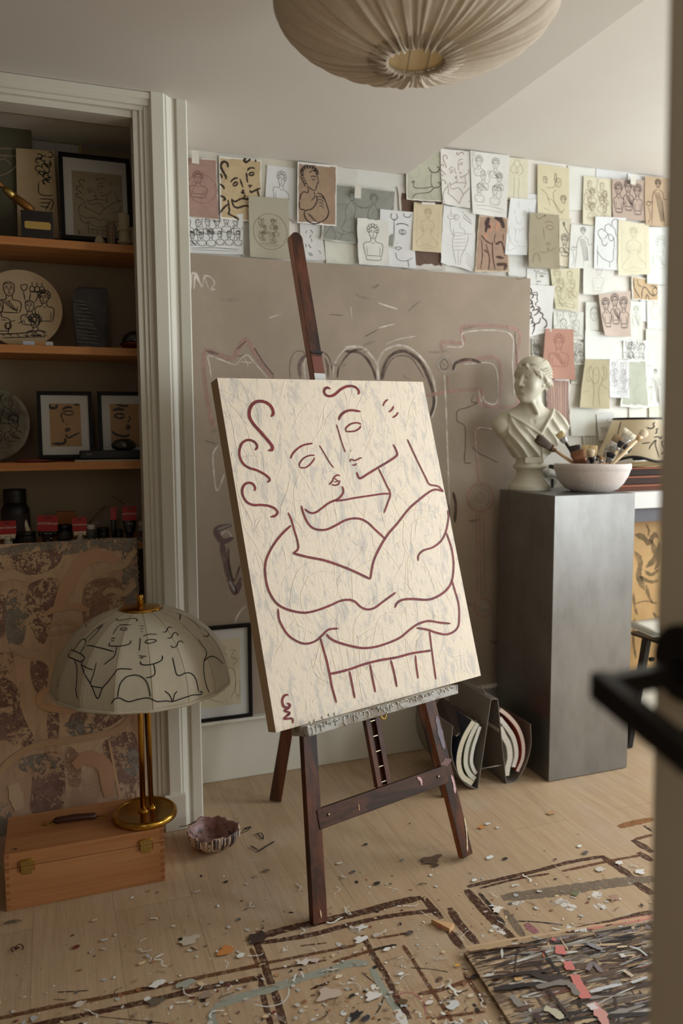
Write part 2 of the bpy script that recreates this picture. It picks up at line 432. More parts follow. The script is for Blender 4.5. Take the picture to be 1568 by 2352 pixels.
BR = (78, 44, 28); BR2 = (108, 66, 38); GB = (150, 152, 138)
A_ = ((0, 2050), 2.613); B_ = ((550, 1980), 2.8); C_ = ((1000, 1980), 2.76); D_ = ((1000, 1650), 2.76)
for o_, lst in ((A_, [([(-60, 770), (0, 755), (300, 690), (600, 635), (900, 575), (1200, 510), (1568, 435)], 17, BR2), ([(100, 825), (250, 789), (600, 715), (900, 650), (1200, 580), (1568, 510)], 22, BR),
                      ([(345, 598), (440, 594), (535, 588)], 5, BR), ([(320, 642), (395, 645)], 4, BR), ([(590, 745), (800, 765), (1020, 789)], 4, BR), ([(840, 573), (930, 570)], 7, (40, 24, 18))]),
                (B_, [([(-10, 690), (150, 655), (450, 595), (750, 535)], 13, BR2), ([(-10, 760), (110, 735)], 10, BR2), ([(390, 540), (560, 520)], 6, BR2),
                      ([(130, 480), (300, 432), (470, 395), (600, 365), (800, 320), (1000, 265), (1170, 228)], 28, BR), ([(130, 522), (450, 470), (700, 405), (950, 350), (1260, 310)], 20, BR),
                      ([(100, 500), (150, 620), (180, 720), (230, 850), (290, 1060)], 34, BR), ([(130, 720), (150, 850), (205, 1060)], 26, BR), ([(72, 555), (125, 680)], 20, BR2),
                      ([(1180, 225), (1240, 300), (1300, 365)], 30, BR), ([(1335, 425), (1380, 490), (1435, 560)], 36, BR), ([(1350, 295), (1400, 380), (1460, 450), (1535, 535)], 32, BR),
                      ([(790, 470), (860, 600), (940, 730), (1010, 870), (1095, 1010)], 26, BR), ([(600, 645), (830, 575), (1000, 532)], 13, BR2), ([(880, 492), (1080, 458)], 10, BR2), ([(170, 700), (400, 660), (560, 630)], 9, BR2),
                      ([(1050, 535), (1120, 640), (1200, 770), (1280, 890), (1380, 1050)], 17, BR2), ([(1145, 852), (1290, 822), (1480, 760)], 19, BR2), ([(1440, 712), (1500, 800), (1580, 920)], 18, BR2), ([(1240, 1012), (1400, 985), (1580, 962)], 14, BR2),
                      ([(1330, 880), (1470, 820)], 8, BR), ([(785, 710), (870, 780)], 5, (50, 40, 34)), ([(925, 870), (905, 930), (870, 985)], 7, (40, 34, 30)), ([(455, 820), (580, 770)], 9, BR),
                      ([(1100, 680), (1230, 690), (1340, 708)], 4, (40, 34, 30)), ([(860, 565), (1010, 532)], 10, (44, 36, 32))]),
                (D_, [([(200, 1068), (450, 1010), (650, 965), (850, 912), (1060, 875)], 15, BR), ([(1050, 872), (1150, 940), (1260, 1015)], 25, BR), ([(800, 970), (1100, 905), (1300, 868)], 11, BR2), ([(280, 1078), (500, 1022), (720, 985)], 9, BR),
                      ([(1160, 690), (1250, 665), (1380, 636)], 26, (150, 98, 52)), ([(1250, 770), (1375, 850)], 26, BR), ([(1260, 768), (1375, 738)], 12, BR2), ([(1285, 850), (1375, 905)], 26, BR), ([(1320, 680), (1370, 715)], 10, (40, 30, 26))]),
                (C_, [([(195, 175), (280, 275), (360, 360), (430, 435), (510, 500)], 36, BR), ([(275, 195), (330, 260), (440, 400)], 16, (50, 32, 24)), ([(420, 228), (700, 195), (900, 165), (1150, 130), (1390, 105)], 42, (128, 112, 94)),
                      ([(440, 305), (500, 390), (560, 475)], 30, (128, 112, 94)), ([(1265, 130), (1375, 205)], 32, BR), ([(820, 445), (1100, 385), (1375, 315)], 26, BR), ([(520, 375), (640, 380), (810, 400)], 6, (44, 36, 32))])):
    for pts, w, c in lst: fstroke(pts, w*1.45, o_[0], o_[1], c, 1 if c != GB else 2)
for pts, w, c in [([(-160, 930), (0, 872), (200, 815), (450, 732), (600, 692), (700, 655), (830, 652)], 48, GB), ([(848, 680), (900, 780), (960, 880), (1025, 965)], 46, GB), ([(1010, 950), (1040, 1000), (1070, 1060)], 62, (216, 214, 208)),
                  ([(1000, 855), (1100, 840), (1180, 900), (1200, 985)], 10, (172, 116, 104)), ([(90, 915), (180, 930), (270, 908), (312, 860), (318, 800)], 7, (206, 204, 196)), ([(-165, 935), (-180, 1000), (-150, 1060)], 46, GB)]:
    fstroke(pts, w, B_[0], B_[1], c, 3)
fstroke([(960, 418), (1070, 400)], 30, C_[0], C_[1], (206, 130, 118), 3); fstroke([(1120, 392), (1375, 345)], 32, C_[0], C_[1], (206, 130, 118), 3)
fstroke([(570, 390), (640, 450)], 52, C_[0], C_[1], (150, 96, 100), 2)
for q, w in (([(770, 240), (880, 300)], 60), ([(990, 200), (1050, 215)], 56), ([(1010, 290), (1080, 280)], 50), ([(360, 400), (440, 460)], 30), ([(830, 420), (960, 430)], 46), ([(480, 270), (560, 250)], 22)):
    fstroke(q, w, C_[0], C_[1], (214, 206, 196), 2, jit=.5)


def blob(cx, cy, r, asp, ang, col, m=3, k=9, rough=.25):
    flz[0] += 1.5e-6
    p = []
    for i in range(k):
        a = 2*pi*i/k; rr = r*(1+rnd.uniform(-rough, rough)); x = cos(a)*rr; y = sin(a)*rr*asp
        p.append(Vector((cx+x*cos(ang)-y*sin(ang), cy+x*sin(ang)+y*cos(ang), 0)))
    p = smooth(p, 3, True)[:-1]
    FL.poly(p, Zv, m, col, off=flz[0])


def fpx(x, y, r, col, asp=.7, ang=None, m=3, rough=.25, k=9):
    q = P(x, y, 'z', 0); blob(q.x, q.y, r, asp, rnd.uniform(0, pi) if ang is None else ang, col, m, k, rough)


WHT = (222, 220, 212); PBL = (176, 178, 176); CRM = (212, 188, 150)
pal = [WHT]*7+[(196, 190, 182)]*6+[PBL]*4+[CRM]*3+[(46, 36, 34)]*4+[(120, 56, 52)]*2+[(146, 96, 62)]*3+[(112, 92, 76)]*4+[(90, 96, 100), (178, 130, 92), (150, 130, 110), (150, 130, 110)]
rf = random.Random(21); rnd = rf
cnt = 0
while cnt < 2300:
    x = rf.uniform(-20, 1500); y = 1760+(2380-1760)*rf.random()**.6
    # thickest in the lower right, thin near the walls and on the left
    dens = max(0, (y-1830)/520)*(.22+.78*min(1, max(0, (x-150)/750)))
    if x > 1050: dens = max(dens, .35*max(0, (y-1820)/300))
    if rf.random() > dens: continue
    cnt += 1
    q = P(x, y, 'z', 0); r = .0009+.0062*rf.random()**4
    blob(q.x, q.y, r*rf.uniform(.8, 1.3), rf.uniform(.35, 1), rf.uniform(0, pi), rf.choice(pal), 3, 7, .3)
for i in range(90):      # thin hazy smears wiped over the boards
    x = rf.uniform(430, 1480); y = rf.uniform(2080, 2350)
    if rf.random() > min(1, (y-2020)/250)*min(1, x/800): continue
    l = rf.uniform(15, 60); a = rf.choice([-.25, -.25, 1.0])+rf.uniform(-.3, .3)
    fstroke([(x, y), (x+l*.5*cos(a), y+l*.5*sin(a)*.6+rf.uniform(-4, 4)), (x+l*cos(a), y+l*sin(a)*.6)], rf.uniform(8, 30), (0, 0), 1, rf.choice([(206, 196, 184), (196, 184, 170), (176, 160, 150), (160, 136, 118)]), 4, jit=.25, taper=.1)
for i in range(260):      # curls and threads of dried paint
    x = rf.uniform(150, 1480); y = rf.uniform(1980, 2352)
    if rf.random() > (y-1930)/420*min(1, x/700): continue
    q = P(x, y, 'z', 0); a = rf.uniform(0, 2*pi); pts = [q.copy()]
    for k in range(rf.randint(3, 6)):
        a += rf.uniform(-1.1, 1.1); q = q+Vector((cos(a), sin(a), 0))*rf.uniform(.004, .012); pts.append(q.copy())
    flz[0] += 1.5e-6
    FL.ribbon(smooth(pts, 4), rf.uniform(.0015, .005), Zv, 3, rf.choice([WHT, WHT, WHT, (200, 192, 184), (60, 44, 38), (176, 150, 120)]), jit=.5, off=flz[0])
# marks big enough to know one by one
for x, y, r, c, a in [(438, 2160, .026, (196, 184, 164), .45), (516, 2186, .022, (196, 128, 70), .6), (553, 2197, .012, WHT, .5), (361, 2263, .016, WHT, .8), (358, 2305, .02, (104, 92, 78), 2.0), (426, 2262, .02, (158, 160, 146), .4),
                      (217, 2116, .009, (214, 190, 150), .5), (241, 2161, .009, (196, 190, 180), .5), (183, 2309, .013, (204, 190, 172), .6), (327, 2215, .009, (220, 196, 150), .5), (40, 2181, .006, (60, 34, 28), .8),
                      (840, 1942, .009, (60, 56, 54), .5), (779, 1985, .010, (206, 198, 180), .45), (612, 2002, .011, (110, 96, 80), .7), (811, 2005, .009, (96, 90, 88), .6), (866, 2031, .011, (46, 46, 44), .6), (1089, 2024, .010, (232, 232, 228), .6),
                      (990, 1976, .034, (104, 84, 68), .42), (1000, 1990, .012, (86, 66, 52), .5), (923, 1978, .007, (104, 116, 120), .7), (1105, 1902, .013, (206, 134, 74), .6), (1120, 1894, .011, (208, 204, 196), .5), (1142, 1903, .007, (206, 204, 198), .6),
                      (1265, 1870, .015, (184, 140, 100), .6), (1330, 1946, .010, (224, 224, 218), .5), (1343, 1961, .012, (92, 86, 80), .7), (1275, 1976, .006, (84, 62, 60), .7), (1125, 1972, .013, (222, 224, 220), .35), (1160, 1975, .009, (50, 46, 46), .3),
                      (590, 2155, .030, (66, 50, 44), .6), (700, 2212, .016, (214, 200, 190), .8), (724, 2209, .012, (196, 180, 170), .7), (829, 2160, .018, (226, 222, 216), .7), (830, 2133, .016, (220, 216, 210), .6), (864, 2150, .012, (190, 176, 168), .8),
                      (808, 2290, .008, (44, 40, 40), .7), (817, 2335, .020, (44, 42, 44), .7), (840, 2342, .012, (60, 60, 64), .6), (856, 2290, .018, (224, 218, 212), .8), (755, 2285, .030, (196, 176, 158), .7), (778, 2246, .010, (226, 208, 180), .6),
                      (1141, 2093, .015, (228, 218, 206), .5), (1115, 2097, .007, (196, 160, 162), .7), (1088, 2246, .012, (44, 34, 30), .8), (1012, 2132, .010, (176, 92, 92), .4), (941, 2145, .012, (90, 80, 74), .5), (888, 2183, .010, (228, 226, 220), .7),
                      (920, 2240, .008, (232, 230, 226), .6), (925, 2304, .012, (96, 76, 52), .7), (985, 2306, .009, (222, 212, 206), .7), (1050, 2220, .007, (214, 156, 74), .8), (1040, 2313, .016, (206, 206, 204), .5), (1080, 2290, .008, (212, 198, 172), .8),
                      (1320, 2056, .012, (112, 118, 84), .6), (1408, 2065, .018, (166, 132, 112), .6), (1380, 2000, .016, (206, 196, 186), .7), (1422, 1984, .014, (224, 218, 210), .7), (1470, 2005, .016, (222, 218, 212), .7), (470, 2290, .018, (150, 130, 110), .5)]:
    fpx(x, y, r, c, .62, 0.25, rough=.38 if r > .012 else .2, k=13 if r > .012 else 9)
# little ink signature by the box and loose brush rings
fstroke([(82, 368), (66, 350), (84, 335), (98, 352), (96, 335), (118, 318), (140, 335), (132, 356)], 7, (0, 2050), 2.613, (66, 30, 30), 3)
fstroke([(25, 195), (70, 180), (130, 178)], 14, (0, 2050), 2.613, (104, 96, 80), 2)
for q in ([(590, 1917), (604, 1930), (600, 1916), (584, 1920)], [(575, 1945), (592, 1955)], [(590, 1960), (630, 1935)], [(560, 1905), (578, 1903)]):
    fstroke([((x), (y)) for x, y in q], 3, (0, 0), 1, (52, 42, 38), 3)
M_fp = mat('dried_floor_paint', vcol=True, rough=.5, bump=((300, 300, 300), .4, .0008))
struct('floor', FL, [M_oak, M_stain, M_smear, M_fp, M_haze])
rnd = random.Random(9)
# ------------------------------------------------------------------ drawings
# main motif: the embracing couple, pixels of the photograph, (width in px, points); None = closed eye shapes
def c3(l): return [(480+x/2.7034, 850+y/2.7034) for x, y in l]
def c4(l): return [(540+x/2.7034, 1200+y/2.7034) for x, y in l]


COUPLE = [
    ('curl', 6, c3([(752, 118), (735, 110), (718, 118), (714, 138), (728, 158), (758, 162), (785, 148), (815, 122), (850, 104), (885, 100), (915, 112), (930, 135), (924, 152)])),
    ('curl', 7.5, c3([(385, 290), (398, 270), (392, 240), (370, 212), (335, 196), (295, 197), (265, 218), (250, 255), (252, 295), (275, 335), (310, 375), (345, 415), (375, 450), (392, 475), (390, 495), (368, 500)])),
    ('curl', 5.5, c3([(285, 498), (298, 480), (290, 455), (262, 437), (228, 438), (200, 462), (188, 505), (192, 545), (215, 585), (250, 608), (295, 622), (340, 645), (370, 668), (375, 685), (362, 698)])),
    ('curl', 5.5, c3([(282, 752), (285, 730), (272, 708), (245, 700), (220, 712), (206, 742), (210, 780), (235, 820), (275, 838), (325, 838), (375, 845), (410, 862), (425, 885), (410, 905), (382, 912)])),
    ('face', 4.2, c3([(505, 550), (518, 522), (545, 492), (585, 467), (642, 455)])),
    ('face', 3.4, c3([(562, 605), (562, 580), (585, 550), (620, 532), (655, 530)])), ('face', 3.4, c3([(655, 543), (645, 565), (620, 592), (595, 607), (562, 605)])),
    ('face', 2.8, c3([(684, 466), (710, 510), (745, 570), (774, 608)])), ('face', 2.2, c3([(751, 628), (753, 633)])),
    ('face', 3.6, c3([(745, 712), (765, 690), (775, 668), (795, 652), (812, 658)])), ('face', 3.6, c3([(760, 710), (785, 716), (805, 705), (812, 684)])), ('face', 2.6, c3([(778, 672), (790, 682), (800, 690), (775, 696)])),
    ('body', 4.6, c3([(825, 722), (833, 745), (828, 770), (800, 800), (745, 825), (700, 858), (660, 885), (625, 885), (592, 862)])),
    ('body', 4.4, c3([(765, 812), (830, 808), (900, 795), (1000, 780), (1085, 768), (1122, 770)])),
    ('face', 5.6, c3([(804, 312), (815, 285), (840, 262), (880, 250), (940, 258)])),
    ('face', 3.8, c3([(850, 383), (850, 360), (880, 335), (920, 328), (945, 338)])), ('face', 3.8, c3([(943, 346), (930, 365), (900, 380), (850, 383)])),
    ('face', 3.2, c3([(790, 338), (803, 380), (820, 440), (845, 512)])), ('face', 2.2, c3([(877, 501), (880, 504)])),
    ('face', 3.4, c3([(875, 572), (880, 555), (905, 562), (930, 550), (948, 545)])), ('face', 3.4, c3([(888, 588), (903, 591), (916, 580)])),
    ('body', 5, c3([(915, 632), (935, 672), (985, 645), (1050, 605), (1110, 570), (1160, 535), (1167, 515), (1152, 480), (1142, 462)])),
    ('body', 4.2, c3([(1052, 612), (1075, 660), (1100, 712), (1124, 770), (1108, 825), (1085, 888)])),
    ('tick', 3.6, c3([(1110, 182), (1090, 200), (1078, 225)])), ('tick', 4.2, c3([(1145, 224), (1135, 245), (1115, 262)])), ('tick', 3.8, c3([(1173, 262), (1160, 282), (1138, 296)])),
    ('body', 4.2, c3([(1230, 430), (1262, 500), (1305, 590), (1345, 670), (1368, 710), (1420, 722), (1455, 755)])),
    ('body', 5.2, c3([(1455, 755), (1410, 742), (1370, 755), (1310, 800), (1240, 862), (1170, 950), (1110, 1020), (1060, 1100), (1020, 1190)])+c4([(825, 305), (838, 352)])[-1:]),
    ('body', 4.6, c3([(490, 885), (510, 930), (530, 1000), (548, 1060), (552, 1110), (520, 1140)])),
    ('body', 5.6, c4([(360, 192), (450, 215), (550, 235), (650, 268), (740, 305), (838, 352)])),
    ('body', 5.2, c3([(508, 965), (450, 1020), (400, 1085), (365, 1150), (350, 1200)])+c4([(185, 310), (195, 380), (215, 440), (255, 500), (310, 535), (380, 555), (440, 560), (510, 545), (590, 515), (650, 488), (700, 480), (740, 490), (780, 525), (820, 540), (865, 530), (920, 490), (995, 435)])),
    ('body', 5, c3([(572, 842), (585, 890), (610, 945), (640, 978), (680, 992), (730, 990), (785, 965), (840, 935), (890, 922), (940, 925), (985, 948), (1030, 990), (1095, 1050)])),
    ('body', 4.6, c3([(1480, 870), (1485, 920), (1470, 1000), (1440, 1060), (1390, 1100), (1330, 1120), (1300, 1150), (1297, 1185)])),
    ('body', 5.2, c3([(1472, 1010), (1500, 1090), (1512, 1150)])+c4([(1355, 270), (1345, 360), (1310, 420), (1250, 462), (1190, 480), (1100, 475), (1040, 480), (1005, 500), (990, 530)])),
    ('body', 4.6, c4([(1345, 360), (1365, 430), (1385, 500), (1390, 580), (1385, 640), (1360, 675), (1310, 695), (1250, 685), (1190, 665), (1125, 655)])),
    ('body', 5, c4([(1335, 628), (1270, 622), (1200, 612), (1140, 628), (1090, 660), (1030, 710), (970, 740), (880, 770), (800, 780), (730, 770), (640, 745), (590, 720), (565, 692)])),
    ('body', 4.8, c4([(265, 535), (272, 600), (300, 660), (340, 710), (400, 745), (450, 752), (500, 735), (540, 700), (580, 665), (640, 658)])),
    ('chair', 5.2, c4([(528, 718), (545, 780), (565, 850), (585, 940), (600, 1020), (628, 1120)])), ('chair', 5.4, c4([(585, 940), (640, 930), (720, 908), (800, 880), (900, 855), (1000, 838), (1100, 812), (1215, 795)])),
    ('chair', 4.2, c4([(1205, 672), (1218, 780), (1230, 870), (1245, 975)])), ('chair', 5, c4([(708, 922), (720, 980), (742, 1092)])), ('chair', 5, c4([(836, 880), (850, 960), (870, 1055)])),
    ('chair', 5.2, c4([(965, 855), (985, 930), (1003, 1022)])), ('chair', 4.6, c4([(1118, 825), (1122, 880), (1135, 970)])),
    ('sign', 5.5, c4([(330, 1070), (305, 1075), (292, 1105), (300, 1140), (325, 1150), (340, 1135), (322, 1120)])), ('sign', 4.5, c4([(338, 1152), (305, 1168), (338, 1182), (315, 1200)])), ('sign', 4.5, c4([(340, 1188), (302, 1218), (352, 1218), (358, 1248)]))]
# the same motif in canvas coordinates 0..1 (found from the canvas corners), for the prints and sketches that repeat it
_q = [(500, 868), (972, 877), (1103, 1552), (632, 1683)]


def _homog(q):
    A = []; B = []
    for (x, y), (u, v) in zip(q, [(0, 0), (1, 0), (1, 1), (0, 1)]):
        A += [[x, y, 1, 0, 0, 0, -u*x, -u*y], [0, 0, 0, x, y, 1, -v*x, -v*y]]; B += [u, v]
    h = np.linalg.solve(np.array(A, float), np.array(B, float)); return np.append(h, 1).reshape(3, 3)


_Hc = _homog(_q)


def cuv(p):
    a = _Hc @ np.array([p[0], p[1], 1]); return (a[0]/a[2], a[1]/a[2])


COUPLE_UV = [(k, [cuv(p) for p in pts]) for k, w, pts in COUPLE]


# every motif returns strokes [(points, width factor)] in a box 0..1 wide and 0..a high
def arc(cx, cy, rx, ry, a0, a1, n=8): return [(cx+rx*cos(radians(a0+(a1-a0)*i/n)), cy-ry*sin(radians(a0+(a1-a0)*i/n))) for i in range(n+1)]


def m_couple(a, keys=('curl', 'face', 'body', 'tick'), box=(.05, .03, .95, .97)):
    x0, y0, x1, y1 = box
    return [([(x0+(x1-x0)*u, (y0+(y1-y0)*v)*a) for u, v in pts], 1.3 if k == 'curl' else 1) for k, pts in COUPLE_UV if k in keys]


def head(cx, cy, r, turn=0, hair='curl', full=True):
    """cy at the eyes, r half the width of the face"""
    o = []; t = turn*r*.35
    o.append(([(cx-r, cy-.35*r), (cx-.98*r, cy+.5*r), (cx-.6*r+t, cy+1.25*r), (cx+t, cy+1.6*r), (cx+.6*r+t, cy+1.25*r), (cx+.98*r, cy+.5*r), (cx+r, cy-.35*r)], 1))
    if full:
        for s in (-1, 1):
            ex = cx+s*.45*r+t
            o.append((arc(ex, cy-.02*r, .25*r, .15*r, 180, 0, 5), .7)); o.append((arc(ex, cy, .22*r, .1*r, 180, 360, 4), .5)); o.append((arc(ex, cy-.28*r, .32*r, .16*r, 165, 20, 5), .8))
        o.append(([(cx+.08*r+t*1.3, cy-.1*r), (cx+.0*r+t*1.6, cy+.58*r), (cx+.2*r+t*1.4, cy+.62*r)], .7))
        o.append(([(cx-.28*r+t*1.3, cy+.98*r), (cx-.08*r+t*1.3, cy+.92*r), (cx+.05*r+t*1.3, cy+.95*r), (cx+.3*r+t*1.3, cy+.97*r)], .8)); o.append((arc(cx+t*1.3, cy+1.05*r, .16*r, .1*r, 200, 340, 3), .6))
    if hair == 'curl':
        n = 7
        for i in range(n):
            an = 200-(220)*i/(n-1); hx = cx+1.12*r*cos(radians(an)); hy = cy-.55*r-1.0*r*sin(radians(an))
            o.append((arc(hx, hy, .42*r, .36*r, an-150, an+160, 7), 1))
        o.append((arc(cx, cy-.45*r, .95*r, .55*r, 170, 10, 8), .9)); o.append((arc(cx, cy-.85*r, .45*r, .3*r, 200, -20, 6), .9))
    elif hair == 'band':
        o.append((arc(cx, cy-.35*r, 1.12*r, 1.35*r, 190, -10, 12), 1)); o.append((arc(cx, cy-.5*r, 1.05*r, .75*r, 175, 5, 9), 1)); o.append((arc(cx, cy-.75*r, 1.0*r, .75*r, 165, 15, 9), .8))
    elif hair == 'cap':
        o.append((arc(cx, cy-.35*r, 1.1*r, 1.0*r, 185, -5, 10), 1)); o.append((arc(cx-.2*r, cy-.6*r, .8*r, .4*r, 170, 10, 7), .8))
    return o


def bust(cx, cy, r, sh=2.4, hgt=5.5, drape=True, hair='curl', plinth=True, turn=0):
    o = head(cx, cy, r, turn, hair); y = cy+1.35*r; b = cy+hgt*r
    for s in (-1, 1):
        o.append(([(cx+s*.62*r, y), (cx+s*.6*r, y+.75*r), (cx+s*.9*r, y+1.0*r), (cx+s*(sh-.5)*r, y+1.15*r), (cx+s*sh*r, y+1.6*r), (cx+s*sh*1.0*r, y+2.5*r), (cx+s*(sh-.35)*r, b)], 1))
        o.append(([(cx+s*(sh-.7)*r, y+2.2*r), (cx+s*(sh-.85)*r, b)], .7))
    o.append(([(cx-(sh-.4)*r, b), (cx+(sh-.4)*r, b)], 1)); o.append(([(cx-.3*r, y+1.0*r), (cx, y+1.35*r), (cx+.3*r, y+1.0*r)], .7))
    if drape:
        for i in range(4): o.append(([(cx-(sh-.9-.35*i)*r, y+1.15*r), (cx-(.3-.35*i)*r, y+2.3*r), (cx+(.9+.2*i)*r, b-.5*r+.1*i*r)], .7))
    if plinth:
        o.append(([(cx-(sh-.6)*r, b), (cx-(sh-.7)*r, b+.9*r), (cx+(sh-.7)*r, b+.9*r), (cx+(sh-.6)*r, b)], .9))
        for i in range(7): x = cx+(-1+i/3)*(sh-.8)*r; o.append(([(x, b+.9*r), (x, b+1.3*r)], .5))
    return o


def m_bust(a, **k): r = min(.13, a*.095); return bust(.5, .12*a+1.6*r, r, **k)
def m_circle(a): return [(arc(.52, .5*a, .43, .43, 0, 360, 36), .6)]+bust(.42, .32*a, .105, 2.5, 4.6, False)


def m_crowd(a, n=7, seed=1, r=.05, glass=True):
    q = random.Random(seed); o = []
    rows = max(2, int(a/.34)); k = 0
    for j in range(rows):
        c = max(2, round(n/rows))
        for i in range(c):
            x = (i+.5+(.25 if j % 2 else 0))/(c+.3); y = a*(.16+.62*j/rows)+q.uniform(-.02, .02)
            o += bust(x, y, r*q.uniform(.9, 1.1), 2.0, 4.6, q.random() < .6, q.choice(['curl', 'band', 'cap']), False, q.uniform(-1, 1))
            if glass and q.random() < .55:
                s = q.choice((-1, 1)); hx = x+s*r*2.3; hy = y-r*q.uniform(.2, 2.2)
                o.append(([(x+s*r*1.9, y+r*2.6), (hx+s*r*.4, y+r*1.4), (hx, hy)], 1)); o.append(([(hx-.4*r, hy-1.1*r), (hx-.35*r, hy-.4*r), (hx, hy), (hx+.35*r, hy-.4*r), (hx+.4*r, hy-1.1*r), (hx-.4*r, hy-1.1*r)], .9))
    o.append(([(.08, a*.86), (.5, a*.84), (.93, a*.88)], 1)); o.append(([(.1, a*.9), (.9, a*.92)], .7))
    return o


def m_half(a, curls=True):
    o = [([(.42, .14*a), (.41, .55*a)], 1.2), ([(.44, .74*a), (.5, .86*a), (.72, .88*a), (1, .78*a)], 1), ([(.78, .87*a), (.8, .99*a)], 1), (arc(.66, .37*a, .1, .045*a, 0, 360, 12), 1), (arc(.66, .37*a, .035, .03*a, 0, 360, 8), 1),
         (arc(.66, .27*a, .19, .05*a, 165, 15, 8), 1.5), ([(.42, .66*a), (.5, .64*a), (.62, .65*a), (.52, .69*a), (.42, .66*a)], 1), ([(.47, .57*a), (.5, .58*a)], .8)]
    if curls: o += [([(.36, .05*a), (.32, .12*a), (.42, .17*a), (.52, .12*a), (.48, .05*a)], 1.2), ([(.7, .03*a), (.74, .09*a), (.86, .1*a), (.95, .04*a)], 1.1)]
    return o


def m_curls(a, n=3):
    o = []
    for i in range(n):
        x = .12+.22*i; y = a*(.08+.1*(n-1-i))
        o.append(([(x+.22, y), (x+.12, y-.05*a), (x, y), (x+.03, y+.09*a), (x+.14, y+.16*a), (x+.17, y+.24*a), (x+.28, y+.27*a), (x+.36, y+.2*a)], 1.2))
    o += [([(.1, .65*a), (.3, .78*a), (.62, .85*a), (.75, .8*a), (.72, .62*a), (.78, .6*a)], 1), ([(.35, .42*a), (.5, .32*a), (.68, .4*a), (.74, .58*a)], 1.1), ([(.12, .55*a), (.14, .96*a)], .9), ([(.62, .86*a), (.64, .97*a)], .9)]
    return o


def m_seated(a):
    r = .085; o = head(.5, .2*a, r, .2, 'curl')
    for s in (-1, 1):
        o += [([(.5+s*.05, .2*a+.13), (.5+s*.06, .34*a), (.5+s*.2, .39*a), (.5+s*.23, .52*a), (.5+s*.08, .6*a)], 1), ([(.5+s*.16, .44*a), (.5+s*.14, .66*a)], .8),
              ([(.5+s*.14, .66*a), (.5+s*.36, .82*a), (.5+s*.25, .9*a), (.5-s*.02, .84*a)], 1)]
    o += [([(.34, .56*a), (.55, .52*a), (.63, .55*a)], .8), ([(.08, .93*a), (.92, .94*a)], .7), ([(.12, .12*a), (.12, .9*a)], .6), ([(.88, .12*a), (.88, .9*a)], .6)]
    for i in range(5): o.append(([(.15, (.2+.14*i)*a), (.2, (.24+.14*i)*a)], .5)); o.append(([(.82, (.2+.14*i)*a), (.87, (.24+.14*i)*a)], .5))
    return o


def m_dancers(a):
    o = []
    for x, y in ((.36, .12), (.68, .13), (.12, .62)):
        r = .04; o += head(x, y*a+.04, r, .5, 'curl', False)
        o += [([(x, y*a+.1), (x-.07, y*a+.22), (x-.05, y*a+.36), (x-.1, y*a+.5), (x+.08, y*a+.52), (x+.06, y*a+.34), (x+.07, y*a+.2), (x, y*a+.1)], 1), ([(x-.06, y*a+.16), (x-.2, y*a+.17), (x-.3, y*a+.08)], 1), ([(x+.07, y*a+.16), (x+.22, y*a+.18), (x+.3, y*a+.1)], 1),
              ([(x-.06, y*a+.52), (x-.12, y*a+.68), (x-.04, y*a+.8)], 1), ([(x+.06, y*a+.52), (x+.14, y*a+.62), (x+.22, y*a+.72)], 1)]
    return o


def m_tray(a):
    r = .075; o = head(.42, .12*a+.03, r, -.8, 'none')
    for i in range(5): o.append(([(.55+.05*i, (.05+.02*i)*a), (.66+.05*i, (.1+.02*i)*a), (.62+.06*i, (.15+.02*i)*a), (.76+.04*i, (.2+.01*i)*a)], .8))
    o += [(arc(.24, .16*a, .11, .05*a, 180, 360, 8), 1), ([(.13, .16*a), (.35, .16*a)], 1), ([(.24, .03*a), (.23, .09*a), (.2, .13*a), (.28, .13*a), (.25, .09*a)], .9), ([(.22, .21*a), (.24, .36*a), (.32, .48*a), (.34, .36*a)], 1),
          ([(.52, .22*a), (.54, .32*a), (.66, .35*a), (.7, .42*a)], 1), ([(.38, .42*a), (.9, .4*a)], 1), ([(.38, .42*a), (.32, .6*a), (.36, .76*a), (.44, .95*a)], 1), ([(.8, .42*a), (.74, .6*a), (.6, .78*a), (.56, .95*a)], 1), ([(.5, .7*a), (.5, .95*a)], .8)]
    for i in range(5): o.append(([(.36, (.48+.06*i)*a), (.52, (.46+.06*i)*a), (.72, (.43+.06*i)*a)], .8)); o.append(([(.72, (.72+.04*i)*a), (.92, (.78+.045*i)*a)], .7))
    return o


